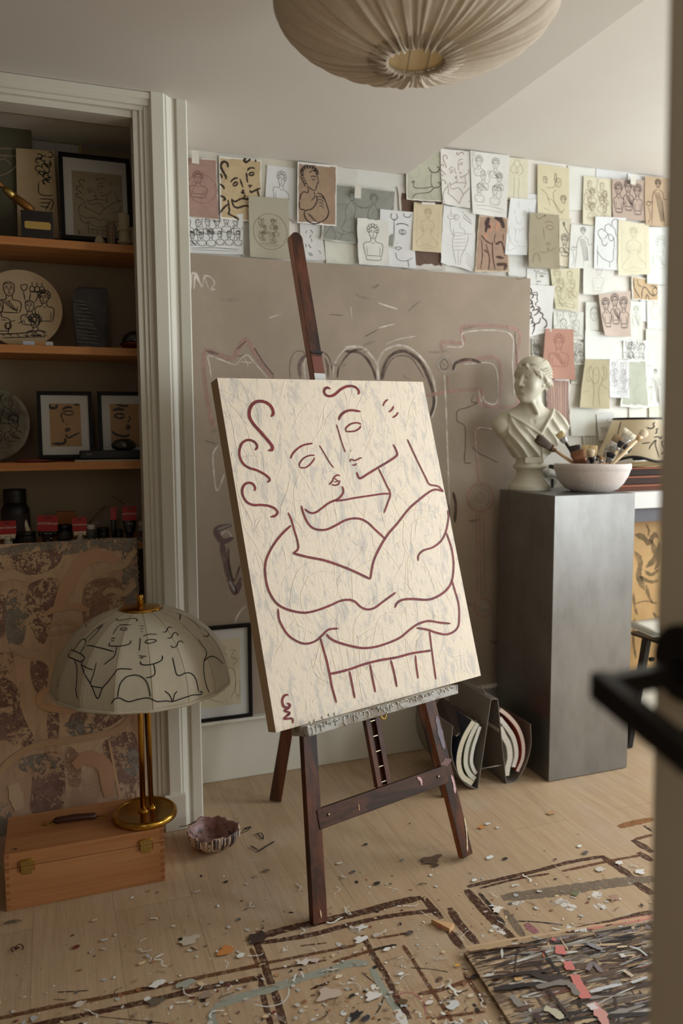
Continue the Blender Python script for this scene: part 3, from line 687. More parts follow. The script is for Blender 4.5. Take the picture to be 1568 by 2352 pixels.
def m_loaf(a):
    r = .1; cx = .34
    o = [([(.30, .16*a), (.38, .12*a), (.46, .14*a), (.5, .2*a), (.53, .3*a), (.5, .33*a), (.49, .36*a), (.44, .44*a), (.34, .42*a), (.3, .39*a)], 1), (arc(.4, .23*a, .07, .02*a, 170, 10, 6), 1), (arc(.4, .25*a, .05, .015*a, 200, 340, 5), 1),
         ([(.26, .36*a), (.27, .48*a), (.15, .48*a), (.08, .55*a), (.07, .62*a)], 1.2), ([(.42, .46*a), (.44, .54*a), (.34, .62*a)], 1), ([(.06, .64*a), (.07, .76*a), (.2, .77*a)], 1.2)]
    for i in range(9): an = 10+22*i; o.append((arc(.3+.18*cos(radians(an)), .16*a-.09*a*sin(radians(an)), .045, .03*a, an-130, an+150, 6), 1.3))
    for i in range(4): o.append((arc(.12+.03*i, (.24+.04*i)*a, .035, .025*a, 0, 280, 6), 1.2))
    o += [([(.5, .48*a), (.62, .5*a), (.7, .58*a), (.76, .68*a), (.8, .78*a), (.74, .88*a), (.6, .95*a), (.42, .99*a), (.26, .95*a), (.18, .86*a), (.2, .79*a), (.36, .75*a), (.44, .69*a), (.5, .6*a), (.48, .52*a)], 1.3)]
    for i in range(4): o.append(([(.5+.02*i, (.54+.05*i)*a), (.6, (.53+.05*i)*a), (.68, (.57+.05*i)*a)], .9)); o.append(([(.26+.04*i, (.83+.03*i)*a), (.36+.05*i, (.86+.03*i)*a)], .9))
    return o


def m_ball(a):
    return [(arc(.5, .13*a, .14, .14, 0, 360, 16), 1), (arc(.5, .3*a, .07, .09, 0, 360, 12), .8), ([(.42, .4*a), (.22, .3*a), (.3, .17*a), (.38, .13*a)], 1), ([(.58, .4*a), (.78, .3*a), (.7, .17*a), (.62, .13*a)], 1), ([(.4, .44*a), (.4, .6*a), (.42, .8*a), (.38, .98*a)], 1),
            ([(.6, .44*a), (.62, .6*a), (.6, .8*a), (.64, .98*a)], 1)]+[(arc(.5, .3*a, .03*i, .05+.01*i, 220, 320, 4), .7) for i in (1, 2)]


def m_nude(a):
    return [([(.32, .05*a), (.3, .16*a)], .6), ([(.37, .05*a), (.37, .16*a)], .6), ([(.2, .3*a), (.26, .2*a)], .7), ([(.28, .3*a), (.38, .42*a), (.5, .45*a), (.52, .38*a)], 1), (arc(.62, .25*a, .05, .04*a, 0, 360, 8), .8), ([(.75, .15*a), (.82, .2*a), (.78, .28*a), (.88, .3*a)], .9),
            ([(.05, .5*a), (.1, .68*a), (.35, .82*a), (.9, .85*a)], 1), ([(.25, .5*a), (.4, .6*a), (.38, .72*a), (.6, .8*a)], 1), (arc(.45, .58*a, .09, .05*a, 0, 200, 6), .8), (arc(.66, .57*a, .08, .05*a, 0, 200, 6), .8), ([(.2, .7*a), (.08, .86*a), (.2, .93*a), (.5, .86*a)], 1)]


def m_lying(a):
    return [([(.08, .1*a), (.1, .5*a), (.28, .9*a)], 1.4), ([(.2, .1*a), (.26, .35*a), (.4, .4*a)], 1), ([(.34, .98*a), (.4, .5*a), (.52, .42*a), (.7, .7*a), (.85, .78*a)], 1.5), ([(.5, .98*a), (.56, .72*a), (.66, .98*a)], 1.2), (arc(.86, .55*a, .09, .17*a, 0, 360, 10), 1.2), ([(.7, .35*a), (.84, .3*a), (.94, .42*a)], 1.3)]


def m_brush(a):
    o = []
    for i, (x, y) in enumerate([(.04, .1), (.1, .2), (.05, .32), (.14, .45), (.04, .56), (.1, .66), (.16, .76)]):
        o.append(([(x, y*a), (x+.1, (y-.03)*a), (x+.14, (y+.03)*a), (x+.06, (y+.06)*a)], 1.5))
    o += [([(.2, .16*a), (.36, .14*a), (.4, .2*a), (.38, .26*a), (.42, .32*a), (.34, .36*a), (.36, .42*a)], 1), (arc(.3, .21*a, .07, .02*a, 180, 0, 5), 1), ([(.4, .42*a), (.52, .48*a), (.5, .54*a), (.64, .6*a), (.62, .66*a), (.76, .74*a), (.8, .84*a), (.7, .9*a)], 1.5),
          ([(.3, .5*a), (.44, .48*a), (.42, .56*a), (.28, .6*a)], 1.6), ([(.55, .66*a), (.5, .76*a), (.34, .78*a), (.28, .9*a), (.2, .97*a)], 1.4), ([(.2, .3*a), (.22, .4*a), (.14, .44*a)], 1.3)]
    return o


def m_toga(a):
    r = .075; o = head(.52, .13*a, r, .2, 'curl')
    o += [([(.5, .24*a), (.36, .3*a), (.3, .42*a), (.28, .55*a)], 1), ([(.56, .24*a), (.72, .32*a), (.76, .44*a), (.92, .42*a)], 1)]
    for i in range(5): o.append(([(.38+.05*i, .3*a), (.5+.05*i, .55*a), (.62+.03*i, .9*a)], .8))
    o += [([(.3, .5*a), (.24, .97*a)], 1), ([(.7, .48*a), (.78, .97*a)], 1), ([(.1, .5*a), (.3, .52*a)], .9), (arc(.14, .55*a, .08, .04*a, 0, 360, 8), .9), ([(.12, .62*a), (.2, .8*a), (.1, .95*a)], .8)]
    return o


def m_three(a):
    o = []
    for x, y, s in ((.2, .24, -.6), (.78, .26, .4), (.5, .17, 0)): o += bust(x, y*a, .085, 1.75, 5.6, s == 0, 'curl', True, s)
    return o


def m_scribble(a, seed=2):
    q = random.Random(seed); o = []
    for i in range(9):
        x = q.uniform(.15, .8); y = q.uniform(.08, .85)*a; o.append(([(x, y), (x+q.uniform(-.1, .1), y+.05*a), (x+q.uniform(-.08, .12), y+.1*a)], q.uniform(.7, 1.4)))
    return o


def m_none(a): return []
def m_holdbottle(a):
    o = head(.66, .3*a, .085, -.4, 'cap')+head(.24, .27*a, .06, .6, 'cap')+head(.82, .62*a, .065, .5, 'curl')
    o += [([(.6, .44*a), (.5, .52*a), (.56, .72*a), (.72, .88*a), (.86, .8*a)], 1), ([(.28, .42*a), (.52, .4*a), (.56, .3*a)], 1), ([(.54, .3*a), (.54, .2*a), (.57, .13*a), (.6, .2*a), (.6, .3*a)], 1.4), ([(.1, .45*a), (.3, .55*a), (.4, .75*a)], .9), ([(.3, .62*a), (.5, .66*a), (.8, .9*a)], .9), ([(.4, .85*a), (.2, .8*a)], .8)]
    return o


class Sheet:
    """a sheet of paper pinned to a plane y = const, bent a little away from the wall"""
    def __init__(s, q, layer, curl=.006, seed=0, torn=.0):
        y = YB-.0015-layer*.0032
        s.q = [P(px, py, 'y', y) for px, py in q]; s.curl = curl; s.rr = random.Random(seed); s.torn = torn
        s.c = [s.rr.uniform(0, 1) for _ in range(4)]; s.c[2] += .5; s.c[3] += .5
        s.w = (s.q[1]-s.q[0]).length; s.h = (s.q[3]-s.q[0]).length; s.a = s.h/s.w
        s.ph = s.rr.uniform(0, 6)

    def S(s, u, v, off=0):
        p = s.q[0].lerp(s.q[1], u).lerp(s.q[3].lerp(s.q[2], u), v)
        p0 = p; U, V_ = min(max(u, 0), 1), min(max(v, 0), 1); u, v = U, V_
        c = s.c; b = (c[0]*((1-u)*(1-v))**3+c[1]*(u*(1-v))**3+c[2]*(u*v)**2.5+c[3]*((1-u)*v)**2.5)*s.curl + s.curl*.22*(1+sin(2.2*pi*u+s.ph))*v
        return Vector((p.x, p.y-b-off, p.z))

    def mesh(s, mb, col, wash=None, border=.0, washseed=0, m=0):
        N = 10
        e = [[(s.rr.uniform(-1, 1)*s.torn) for _ in range(N+1)] for _ in range(4)]
        vs = []
        for j in range(N+1):
            for i in range(N+1):
                u, v = i/N, j/N
                if i == 0: u += e[0][j]
                if i == N: u += e[1][j]
                if j == 0: v += e[2][i]
                if j == N: v += e[3][i]
                vs.append(s.S(u, v))
        fs = [(j*(N+1)+i, (j+1)*(N+1)+i, (j+1)*(N+1)+i+1, j*(N+1)+i+1) for j in range(N) for i in range(N)]
        ds = lambda c: tuple(.78*k+.22*(.3*c[0]+.55*c[1]+.15*c[2])+4 for k in c)
        col = ds(col); wash = ds(wash) if wash else None
        mb.add(vs, fs, m, col, True)
        if wash:
            q = random.Random(washseed+5); b = border; vs = []
            je = lambda: q.uniform(-.5, .5)*max(b, .01)*.7
            for j in range(N+1):
                for i in range(N+1):
                    u = b+(1-2*b)*i/N; v = b+(1-2*b)*j/N
                    if i in (0, N): u += je()
                    if j in (0, N): v += je()
                    vs.append(s.S(min(max(u, .004), .996), min(max(v, .004), .996), .00025))
            mb.add(vs, fs, m+1, wash, True)

    def draw(s, mb, strokes, w, col, m=2, jit=.1, taper=.5):
        for pts, k in strokes:
            pp = smooth([(x, y, 0) for x, y in pts], 4)
            run = []
            for p in pp+[None]:
                if p is not None and .004 < p.x < .996 and .004 < p.y/s.a < .996: run.append(s.S(p.x, p.y/s.a, .0005))
                else:
                    if len(run) > 1: mb.ribbon(run, w*k, (0, -1, 0), m, col, taper=taper, jit=jit, off=.0001)
                    run = []


M_wash = mat('watercolour_wash', vcol=True, rough=.8, noise=((14, 14, 14), .45, 'mul', .4, .75, 1.5))
M_ink = mat('ink_line', vcol=True, rough=.7)
CRp = {1: ((420, 330), 4.356), 2: ((670, 330), 3.647), 3: ((920, 330), 4.9), 4: ((1200, 350), 4.612), 5: ((1200, 600), 4.612)}
WT = (228, 226, 218); CR = (226, 214, 176); BK = (34, 28, 26); PN = (118, 112, 104); BN = (112, 86, 66); DBR = (66, 38, 26)
# crop, quad, layer, paper, wash (colour, border) or None, motif, line width mm, line colour, label, torn
PAP = [
    (1, [(0, 55), (345, 98), (345, 620), (0, 600)], 0, (206, 200, 184), None, m_none, 1, BK, 'blank off-white sheet showing above the dusty rose paper by the cupboard casing', 0),
    (1, [(330, 92), (800, 140), (790, 300), (330, 300)], 0, (200, 196, 182), None, m_none, 1, BK, 'blank off-white sheet showing above the ochre paper with two big faces', 0),
    (1, [(785, 138), (1150, 182), (1150, 760), (785, 700)], 0, (206, 198, 176), None, m_none, 1, BK, 'blank cream sheet behind the small drawing of a woman with an updo', 0),
    (2, [(375, 188), (548, 222), (545, 420), (375, 400)], 1, (210, 206, 194), None, m_none, 1, BK, 'blank pale sheet above the left half of the grey green dancers', 0),
    (2, [(530, 222), (958, 262), (950, 420), (530, 400)], 0, (212, 210, 200), None, m_none, 1, BK, 'wide blank white sheet above the right half of the grey green dancers', 0),
    (1, [(580, 770), (690, 780), (690, 1138), (590, 1128)], 0, (204, 202, 190), None, m_none, 1, BK, 'blank pale sheet peeping out between the banquet drawing and the olive paper', 0),
    (1, [(0, 740), (600, 702), (600, 1112), (40, 1096)], 2, (216, 216, 212), None, lambda a: m_crowd(a, 12, 3, .036), 1.5, BK, 'white sheet crowded with ink figures feasting round a table', 0),
    (1, [(5, 132), (332, 162), (358, 766), (20, 733)], 3, (214, 204, 190), ((164, 126, 110), .012), m_circle, 1.3, (92, 46, 38), 'dusty rose paper with a curly haired bust inside a circle', .012),
    (1, [(360, 122), (785, 165), (780, 790), (372, 755)], 2, (226, 220, 206), ((194, 166, 118), .03), lambda a: m_couple(a, ('curl', 'face', 'tick', 'body'), box=(-.12, -.04, 1.42, 1.75)), 6.5, (50, 36, 24), 'ochre washed paper with two big brushed faces and curls', 0),
    (1, [(842, 212), (1135, 248), (1130, 800), (820, 560)], 1, (214, 213, 210), None, lambda a: m_bust(a, drape=False, plinth=False, hair='curl'), 1.2, (70, 64, 60), 'small white drawing of a woman with her hair pinned up', 0),
    (1, [(1145, 183), (1540, 218), (1530, 832), (1140, 795)], 5, (226, 220, 210), ((160, 128, 98), .032), m_loaf, 3.2, (40, 28, 22), 'brown washed sheet of a curly haired woman hugging a loaf', 0),
    (1, [(655, 523), (1055, 552), (1070, 1166), (668, 1134)], 5, (172, 164, 138), None, lambda a: [(arc(.52, .56*a, .42, .42, 0, 360, 40), 1)]+[([(x*.6+.2, y*.6+.3*a) for x, y in p], w) for p, w in m_crowd(a*.9, 5, 9, .06)], 1.1, (112, 92, 66), 'olive grey sheet with pencil figures dining inside a circle', 0),
    (1, [(1168, 800), (1385, 815), (1422, 1168), (1180, 1166)], 2, (214, 213, 209), None, lambda a: m_scribble(a, 4), 2, BK, 'white scrap with broken ink curls just right of the easel mast', 0),
    (2, [(275, 800), (560, 850), (562, 1018), (285, 1000)], 1, (214, 212, 194), None, lambda a: m_scribble(a, 8), .5, (180, 176, 160), 'pale deckle edged sheet hanging below the grey green dancers', .01),
    (2, [(300, 328), (872, 398), (852, 878), (238, 806)], 3, (196, 196, 182), ((140, 142, 130), .02), m_dancers, 1.3, (86, 76, 66), 'grey green wash with pencil figures dancing hand in hand', .008),
    (2, [(885, 362), (1270, 402), (1282, 1066), (930, 1046)], 1, (206, 198, 186), ((104, 74, 58), .06), m_none, 1, BK, 'dark brown painted sheet half hidden behind the buff seated figure', .012),
    (2, [(738, 548), (1014, 574), (1036, 1048), (734, 1022)], 4, (216, 216, 214), None, m_half, 2, (44, 32, 30), 'white sheet of half a face with one big eye', 0),
    (2, [(545, 620), (806, 650), (810, 1026), (556, 1014)], 6, (218, 216, 206), None, lambda a: m_bust(a, drape=False), 1.8, (72, 62, 58), 'white deckled sheet with an ink bust of a curly haired youth', .012),
    (2, [(1022, 490), (1262, 514), (1246, 916), (1004, 896)], 5, (206, 188, 148), None, m_seated, .9, (160, 138, 104), 'buff sheet with a faint seated figure, arms crossed', 0),
    (2, [(958, 100), (1247, 55), (1268, 492), (956, 472)], 3, (216, 214, 196), ((176, 174, 150), .03), lambda a: [([(.62, .3*a), (.7, .4*a), (.85, .42*a), (.93, .35*a), (.85, .3*a)], 1.5), ([(.7, .42*a), (.68, .62*a), (.74, .72*a), (.9, .7*a), (.93, .63*a), (.85, .62*a)], 1.3), ([(.2, .62*a), (.22, .72*a), (.5, .73*a), (.7, .7*a)], 1.2), ([(.15, .98*a), (.25, .86*a), (.6, .82*a), (.76, .72*a)], 1.2), (arc(.2, .6*a, .04, .02*a, 0, 300, 6), 1.5)], 2.2, (48, 40, 32), 'sage green washed sheet with a few large ink curls under the soffit edge', .006),
    (2, [(1240, 45), (1492, 65), (1486, 546), (1256, 506)], 4, (218, 213, 204), None, lambda a: m_couple(a, ('curl', 'face', 'body'), (-.05, 0, 1.25, 1.5)), 1.7, (126, 88, 70), 'white sheet with the curly couple in rust brown line', .006),
    (3, [(1275, 545), (1568, 580), (1560, 930), (1270, 800)], 2, (218, 218, 216), None, m_none, 1, BK, 'blank white sheet above the curled nude sketch', 0),
    (3, [(1180, 1200), (1432, 1255), (1422, 1500), (1208, 1490)], 1, (212, 212, 206), None, m_none, 1, BK, 'blank white sheet below the curled nude sketch', 0),
    (3, [(480, 698), (838, 748), (830, 1446), (448, 1346)], 3, (220, 220, 216), None, m_tray, 1.2, (132, 116, 96), 'white torn sheet of a long haired woman carrying a cake tray', .012),
    (3, [(880, 802), (1195, 830), (1215, 1452), (822, 1442)], 4, (200, 178, 146), ((164, 130, 104), .03), lambda a: [], 3.2, (56, 34, 24), 'brown painting of two women in robes leaning together', .012),
    (3, [(1190, 148), (1432, 178), (1422, 664), (1160, 622)], 2, (216, 210, 180), None, m_ball, 1.1, (150, 140, 112), 'cream sheet with a figure lifting a ball overhead', 0),
    (3, [(778, 82), (1222, 132), (1182, 838), (800, 792)], 5, (220, 219, 211), None, lambda a: m_crowd(a, 6, 14, .065), 1.1, (96, 90, 86), 'white pencil sheet of friends crowding, one arm raising a glass', 0),
    (3, [(1230, 610), (1522, 632), (1405, 1258), (1165, 1250)], 4, (218, 220, 218), None, m_nude, .8, (150, 140, 126), 'narrow white sheet with a faint curled nude sketch', 0),
    (4, [(480, 143), (757, 175), (750, 618), (485, 612)], 1, (216, 217, 206), None, m_none, 1, BK, 'blank white sheet between the two cream pencil sheets at the top', 0),
    (4, [(775, 172), (1120, 215), (1112, 330), (775, 320)], 0, (214, 215, 213), None, m_none, 1, BK, 'blank white sheet above the cream pencil sheet of feasting friends', 0),
    (4, [(1112, 228), (1295, 250), (1290, 340), (1110, 320)], 1, (220, 221, 216), None, m_none, 1, BK, 'small blank white sheet above the mauve sheet of three men', 0),
    (4, [(158, 123), (492, 166), (486, 712), (150, 700)], 3, (210, 198, 158), None, m_holdbottle, 1.4, (104, 92, 72), 'cream pencil sheet of friends with one raising a dark bottle', 0),
    (4, [(645, 250), (945, 285), (936, 802), (628, 762)], 3, (212, 204, 172), None, lambda a: m_crowd(a, 5, 31, .07), 1.2, (128, 112, 88), 'cream pencil sheet of feasting friends near the ceiling', 0),
    (4, [(942, 283), (1285, 300), (1285, 728), (950, 700)], 4, (184, 158, 140), None, m_three, 2.4, (54, 36, 34), 'mauve sheet with three ink men standing side by side', .006),
    (4, [(1290, 255), (1560, 274), (1560, 795), (1290, 776)], 5, (186, 156, 120), None, m_toga, 2.4, (52, 38, 30), 'tan sheet with a robed ink man by the door edge', .006),
    (4, [(385, 690), (512, 700), (492, 1222), (384, 1200)], 2, (204, 194, 164), None, lambda a: [([(.35, .12*a), (.55, .22*a), (.9, .35*a)], 1.4), ([(.3, .08*a), (.4, .16*a), (.42, .08*a), (.5, .16*a)], 1.3)]+bust(.5, .45*a, .22, 2, 3.9, True), 1.8, (70, 58, 46), 'narrow cream strip with an ink figure reaching up', 0),
    (4, [(512, 762), (757, 782), (752, 1232), (480, 1228)], 3, (216, 216, 208), None, m_toga, 1.4, (96, 84, 80), 'white sheet with a robed figure handing out drinks', 0),
    (4, [(70, 640), (380, 665), (380, 1236), (52, 1226)], 7, (158, 146, 116), None, lambda a: [([(.5, .06*a), (.55, .0*a+.02), (.3, .1*a), (.2, .02*a)], 1), ([(.47, .25*a), (.52, .46*a)], 1.1), (arc(.7, .24*a, .12, .04*a, 0, 360, 10), 1), (arc(.68, .18*a, .14, .05*a, 170, 20, 7), 1), ([(.58, .52*a), (.7, .53*a), (.6, .57*a), (.58, .52*a)], 1), ([(.66, .6*a), (.7, .67*a), (1, .57*a)], 1), ([(.35, .7*a), (.6, .7*a), (.62, .6*a)], 1), (arc(.25, .9*a, .12, .17*a, 180, 0, 9), 1)], 1.4, (92, 60, 40), 'olive brown sheet with one calm face, beside the narrow cream strip', .008),
    (4, [(765, 680), (1092, 694), (1000, 1252), (750, 1230)], 5, (218, 220, 219), None, m_curls, 2, (92, 92, 88), 'white sheet with large grey curls over a profile', 0),
    (4, [(1012, 714), (1330, 762), (1346, 1290), (1002, 1310)], 6, (216, 208, 174), None, m_seated, 1, (176, 164, 132), 'large cream sheet with a faint seated nude and rounded corner', .008),
    (4, [(1318, 790), (1560, 792), (1560, 1405), (1310, 1392)], 4, (214, 218, 210), None, lambda a: bust(.6, .3*a, .16, 2.2, 5, True, 'curl', False), 1, (150, 156, 142), 'white sheet with a faint grey green figure at the door edge', 0),
    (5, [(45, 74), (287, 84), (276, 290), (38, 280)], 2, (218, 218, 210), None, m_half, 1.6, (96, 92, 84), 'small white sheet with half a face above the brushed curly profile', 0),
    (5, [(287, 80), (606, 75), (582, 532), (345, 505)], 4, (206, 199, 162), None, lambda a: m_crowd(a, 4, 12, .085, False), 1, (150, 138, 104), 'cream sheet with four faint pencil heads', 0),
    (5, [(645, -5), (990, 0), (922, 362), (634, 352)], 4, (218, 217, 206), None, lambda a: m_bust(a, drape=False), .9, (162, 150, 134), 'white sheet with a faint bust and a tray of bottles', 0),
    (5, [(40, 250), (336, 262), (292, 745), (40, 805)], 5, (220, 219, 214), None, m_brush, 3.4, (64, 40, 32), 'white sheet brushed with thick brown curls beside the big canvas', 0),
    (5, [(326, 535), (642, 540), (640, 830), (326, 800)], 2, (214, 216, 203), None, lambda a: m_crowd(a, 3, 17, .1, False), 1, (130, 124, 112), 'white sketch of two busts above the dotted pencil sheet', 0),
    (5, [(95, 818), (200, 830), (205, 1010), (95, 1000)], 1, (206, 206, 192), None, lambda a: m_crowd(a, 4, 22, .12), 1, (96, 90, 82), 'small crowded pencil scrap between the big canvas and terracotta sheet', 0),
    (5, [(515, 850), (652, 862), (642, 1100), (515, 1090)], 2, (212, 212, 198), None, lambda a: m_crowd(a, 6, 27, .09), 1, (112, 106, 98), 'white sheet with small pencil faces right of the terracotta sheet', 0),
    (5, [(512, 1080), (645, 1080), (600, 1302), (510, 1298)], 1, (198, 196, 178), None, lambda a: [([(.1+.09*i, .05*a), (.02+.09*i, .9*a)], 1) for i in range(9)], 2, (120, 112, 94), 'hatched pencil scrap left of the khaki sheet', 0),
    (5, [(668, 432), (812, 432), (800, 735), (660, 732)], 3, (216, 218, 206), None, lambda a: head(.65, .42*a, .26, 0, 'band'), 1.2, (110, 106, 98), 'white sheet with a frontal head partly behind the pink beige sheet', 0),
    (5, [(660, 725), (1132, 790), (1112, 1042), (655, 1040)], 4, (220, 222, 213), None, m_none, .5, (190, 190, 182), 'wide blank white sheet under the pink beige sheet', 0),
    (5, [(800, 355), (1135, 316), (1134, 802), (850, 790)], 7, (196, 172, 154), None, m_three, 2.2, (40, 32, 34), 'pink beige sheet with three crowned busts in black ink', .004),
    (5, [(1145, 158), (1444, 200), (1432, 424), (1158, 408)], 3, (220, 216, 204), ((194, 162, 116), .04), m_lying, 3, (50, 36, 28), 'ochre washed sheet with a crouching nude in thick ink', .008),
    (5, [(1245, 410), (1325, 415), (1310, 645), (1245, 630)], 1, (216, 217, 216), None, m_none, 1, BK, 'narrow blank sheet below the crouching nude', 0),
    (5, [(1140, 425), (1262, 430), (1262, 870), (1128, 860)], 2, (212, 216, 201), None, lambda a: bust(.5, .2*a, .16, 2, 7, True, 'curl', False), 1, (150, 154, 140), 'pale green tinted sheet with a faint standing figure', 0),
    (5, [(1315, 255), (1560, 258), (1560, 724), (1315, 716)], 2, (218, 217, 206), None, lambda a: [(p, w) for p, w in bust(.35, .3*a, .12, 1.8, 4.6, False)], 1, (190, 140, 122), 'white sheet with a bust in fine red line', 0),
    (5, [(1060, 842), (1332, 840), (1302, 1042), (1060, 1030)], 5, (218, 219, 209), None, lambda a: m_crowd(a, 3, 41, .12), 1.6, (82, 72, 70), 'white sheet with a laughing couple in ink above the sage smear', 0),
    (5, [(1305, 718), (1452, 730), (1432, 1112), (1300, 1102)], 3, (214, 215, 196), None, lambda a: m_scribble(a, 77), .7, (170, 168, 148), 'pale cream sheet with hardly any marks by the door edge', 0),
    (5, [(238, 715), (536, 722), (541, 1256), (194, 1240)], 7, (184, 128, 106), None, lambda a: m_bust(a, drape=True, plinth=False, hair='curl'), 1.3, (118, 62, 46), 'terracotta sheet with a draped youth in fine line', .006),
    (5, [(245, 1240), (484, 1262), (497, 1745), (262, 1775)], 4, (220, 212, 202), ((150, 116, 104), .02), lambda a: [([(.1+.11*i, .02*a), (.13+.1*i, .5*a), (.16+.09*i, (.8+.02*i)*a)], 1+.6*(i % 3)) for i in range(8)], 3.5, (178, 144, 124), 'mauve brown streaked paper under the terracotta sheet', .03),
    (5, [(660, 1038), (912, 1046), (912, 1568), (588, 1552)], 7, (178, 164, 124), None, lambda a: [([(.3, .1*a), (.22, .3*a), (.45, .55*a), (.45, .97*a)], 1), ([(.75, .1*a), (.8, .35*a), (.62, .6*a), (.68, .97*a)], 1), (arc(.5, .33*a, .12, .17*a, 0, 360, 14), 1), (arc(.25, .3*a, .12, .15*a, 0, 300, 10), .9), (arc(.8, .28*a, .1, .14*a, 200, 500, 10), .9), ([(.05, .68*a), (.3, .64*a)], .8), ([(.7, .5*a), (.95, .6*a)], .9), (arc(.5, .3*a, .05, .02*a, 180, 360, 5), .8)], 1.3, (112, 100, 70), 'khaki sheet with a pencil couple dancing', .008),
    (5, [(915, 1040), (1122, 1046), (1116, 1452), (912, 1442)], 6, (214, 214, 212), None, lambda a: m_crowd(a, 8, 51, .08), .9, (150, 146, 150), 'lavender white sheet full of faint pencil figures', 0),
    (5, [(1105, 1035), (1312, 1040), (1330, 1552), (1022, 1545)], 5, (218, 220, 208), ((170, 174, 152), .05), m_none, 1, BK, 'white torn sheet with a smeared sage green wash', .012),
    (5, [(1312, 1108), (1490, 1120), (1480, 1545), (1322, 1540)], 3, (218, 218, 206), None, lambda a: m_toga(a), 1.4, (98, 84, 68), 'white sheet with a walking robed figure seen from behind', 0),
    (5, [(495, 1560), (782, 1572), (765, 1850), (508, 1850)], 2, (214, 214, 201), None, m_none, 1, BK, 'blank white sheet above the brushes, left of the curl sketch', 0),
    (5, [(780, 1620), (965, 1598), (965, 1900), (800, 1900)], 3, (214, 214, 208), None, lambda a: [([(.3+.14*i, .5*a), (.2+.14*i, .55*a), (.32+.14*i, .62*a), (.2+.14*i, .7*a)], 1) for i in range(3)]+[([(.75, .2*a), (.6, .25*a), (.7, .36*a), (.9, .34*a)], 1)], 1.8, (120, 110, 104), 'white sheet with three loose curls left of the painted lampshade', 0),
    (5, [(1125, 1550), (1302, 1550), (1300, 1800), (1128, 1800)], 1, (214, 214, 199), None, m_none, 1, BK, 'blank sheet behind the top of the painted lampshade', 0),
    (5, [(1338, 1540), (1560, 1540), (1560, 1800), (1340, 1800)], 2, (212, 210, 186), None, m_none, 1, BK, 'cream blank sheet above the right side of the painted lampshade', 0),
    (5, [(630, 1810), (800, 1800), (810, 2100), (640, 2100)], 1, (206, 204, 188), None, lambda a: [([(.2*i, .1*a), (.2*i+.05, .5*a)], 1) for i in range(5)], 1.2, (110, 100, 84), 'cream sheet with short ink strokes right behind the brushes', 0),
    (4, [(-60, 1240), (50, 1240), (60, 1560), (-60, 1560)], 0, (210, 210, 202), None, m_none, 1, BK, 'white sheet tucked behind the top corner of the big canvas', 0),
]
TAPE = []
for i, (cr, q, ly, pc, wash, mo, lw, lc, lab, torn) in enumerate(PAP):
    (ox, oy), s = CRp[cr]
    sh = Sheet([(ox+x/s, oy+y/s) for x, y in q], ly, .0012+.0009*ly, i, torn)
    mb = MB(); sh.mesh(mb, pc, wash[0] if wash else None, wash[1] if wash else 0, i)
    if 'two women' in lab:
        a = sh.a
        for pts, k in [([(.35, .03*a), (.28, .16*a), (.42, .2*a)], 9), ([(.55, .02*a), (.8, .06*a), (.86, .2*a)], 9), ([(.3, .12*a), (.26, .3*a)], 5)]: sh.draw(mb, [(pts, k*.75)], .0034, (60, 38, 30), 2)
        for pts, k in [([(.45, .12*a), (.4, .3*a)], 8), ([(.68, .1*a), (.62, .26*a)], 8), ([(.3, .3*a), (.25, .4*a)], 9)]: sh.draw(mb, [(pts, k*.75)], .0034, (178, 132, 106), 2)
        for pts, k in [([(.12, .35*a), (.3, .45*a), (.5, .5*a)], 3), ([(.14, .42*a), (.2, .7*a), (.16, .95*a)], 2.6), ([(.3, .5*a), (.42, .75*a), (.4, .97*a)], 3), ([(.5, .45*a), (.52, .7*a), (.6, .97*a)], 3), ([(.6, .5*a), (.8, .46*a), (.9, .7*a)], 5), ([(.62, .72*a), (.85, .74*a)], 6), ([(.64, .86*a), (.9, .86*a), (.85, .96*a)], 8), ([(.25, .6*a), (.36, .66*a)], 4), ([(.6, .3*a), (.56, .44*a), (.7, .5*a)], 2), ([(.85, .3*a), (.84, .44*a)], 2)]: sh.draw(mb, [(pts, k*.6)], .0028, (74, 48, 36), 2, jit=.3)
    else:
        sh.draw(mb, mo(sh.a), lw*.001, lc, 2, .25 if lw > 1.8 else .12)
    single('drawing_on_paper', mb, [M_paper, M_wash, M_ink], lab, 'drawing', 'drawings and blank sheets taped to the back wall')
# strips of tape
M_tape = mat('masking_tape', (214, 208, 192), .5, trans=.0)
for (cr, q, lab) in ((1, [(90, 60), (160, 70), (162, 205), (88, 195)], 'strip of pale tape across the top of the dusty rose paper'), (2, [(530, 350), (582, 356), (578, 460), (524, 455)], 'strip of pale tape on the grey green dancers'),
                     (4, [(1145, 250), (1200, 256), (1195, 345), (1142, 340)], 'strip of pale tape above the mauve sheet of three men'), (2, [(1088, 488), (1200, 494), (1198, 515), (1088, 510)], 'short strip of grey tape over the buff seated figure')):
    (ox, oy), s = CRp[cr]
    sh = Sheet([(ox+x/s, oy+y/s) for x, y in q], 9, .001, 3); mb = MB(); sh.mesh(mb, (212, 206, 190))
    single('tape_strip', mb, [M_paper], lab, 'tape', 'strips of tape on the back wall')
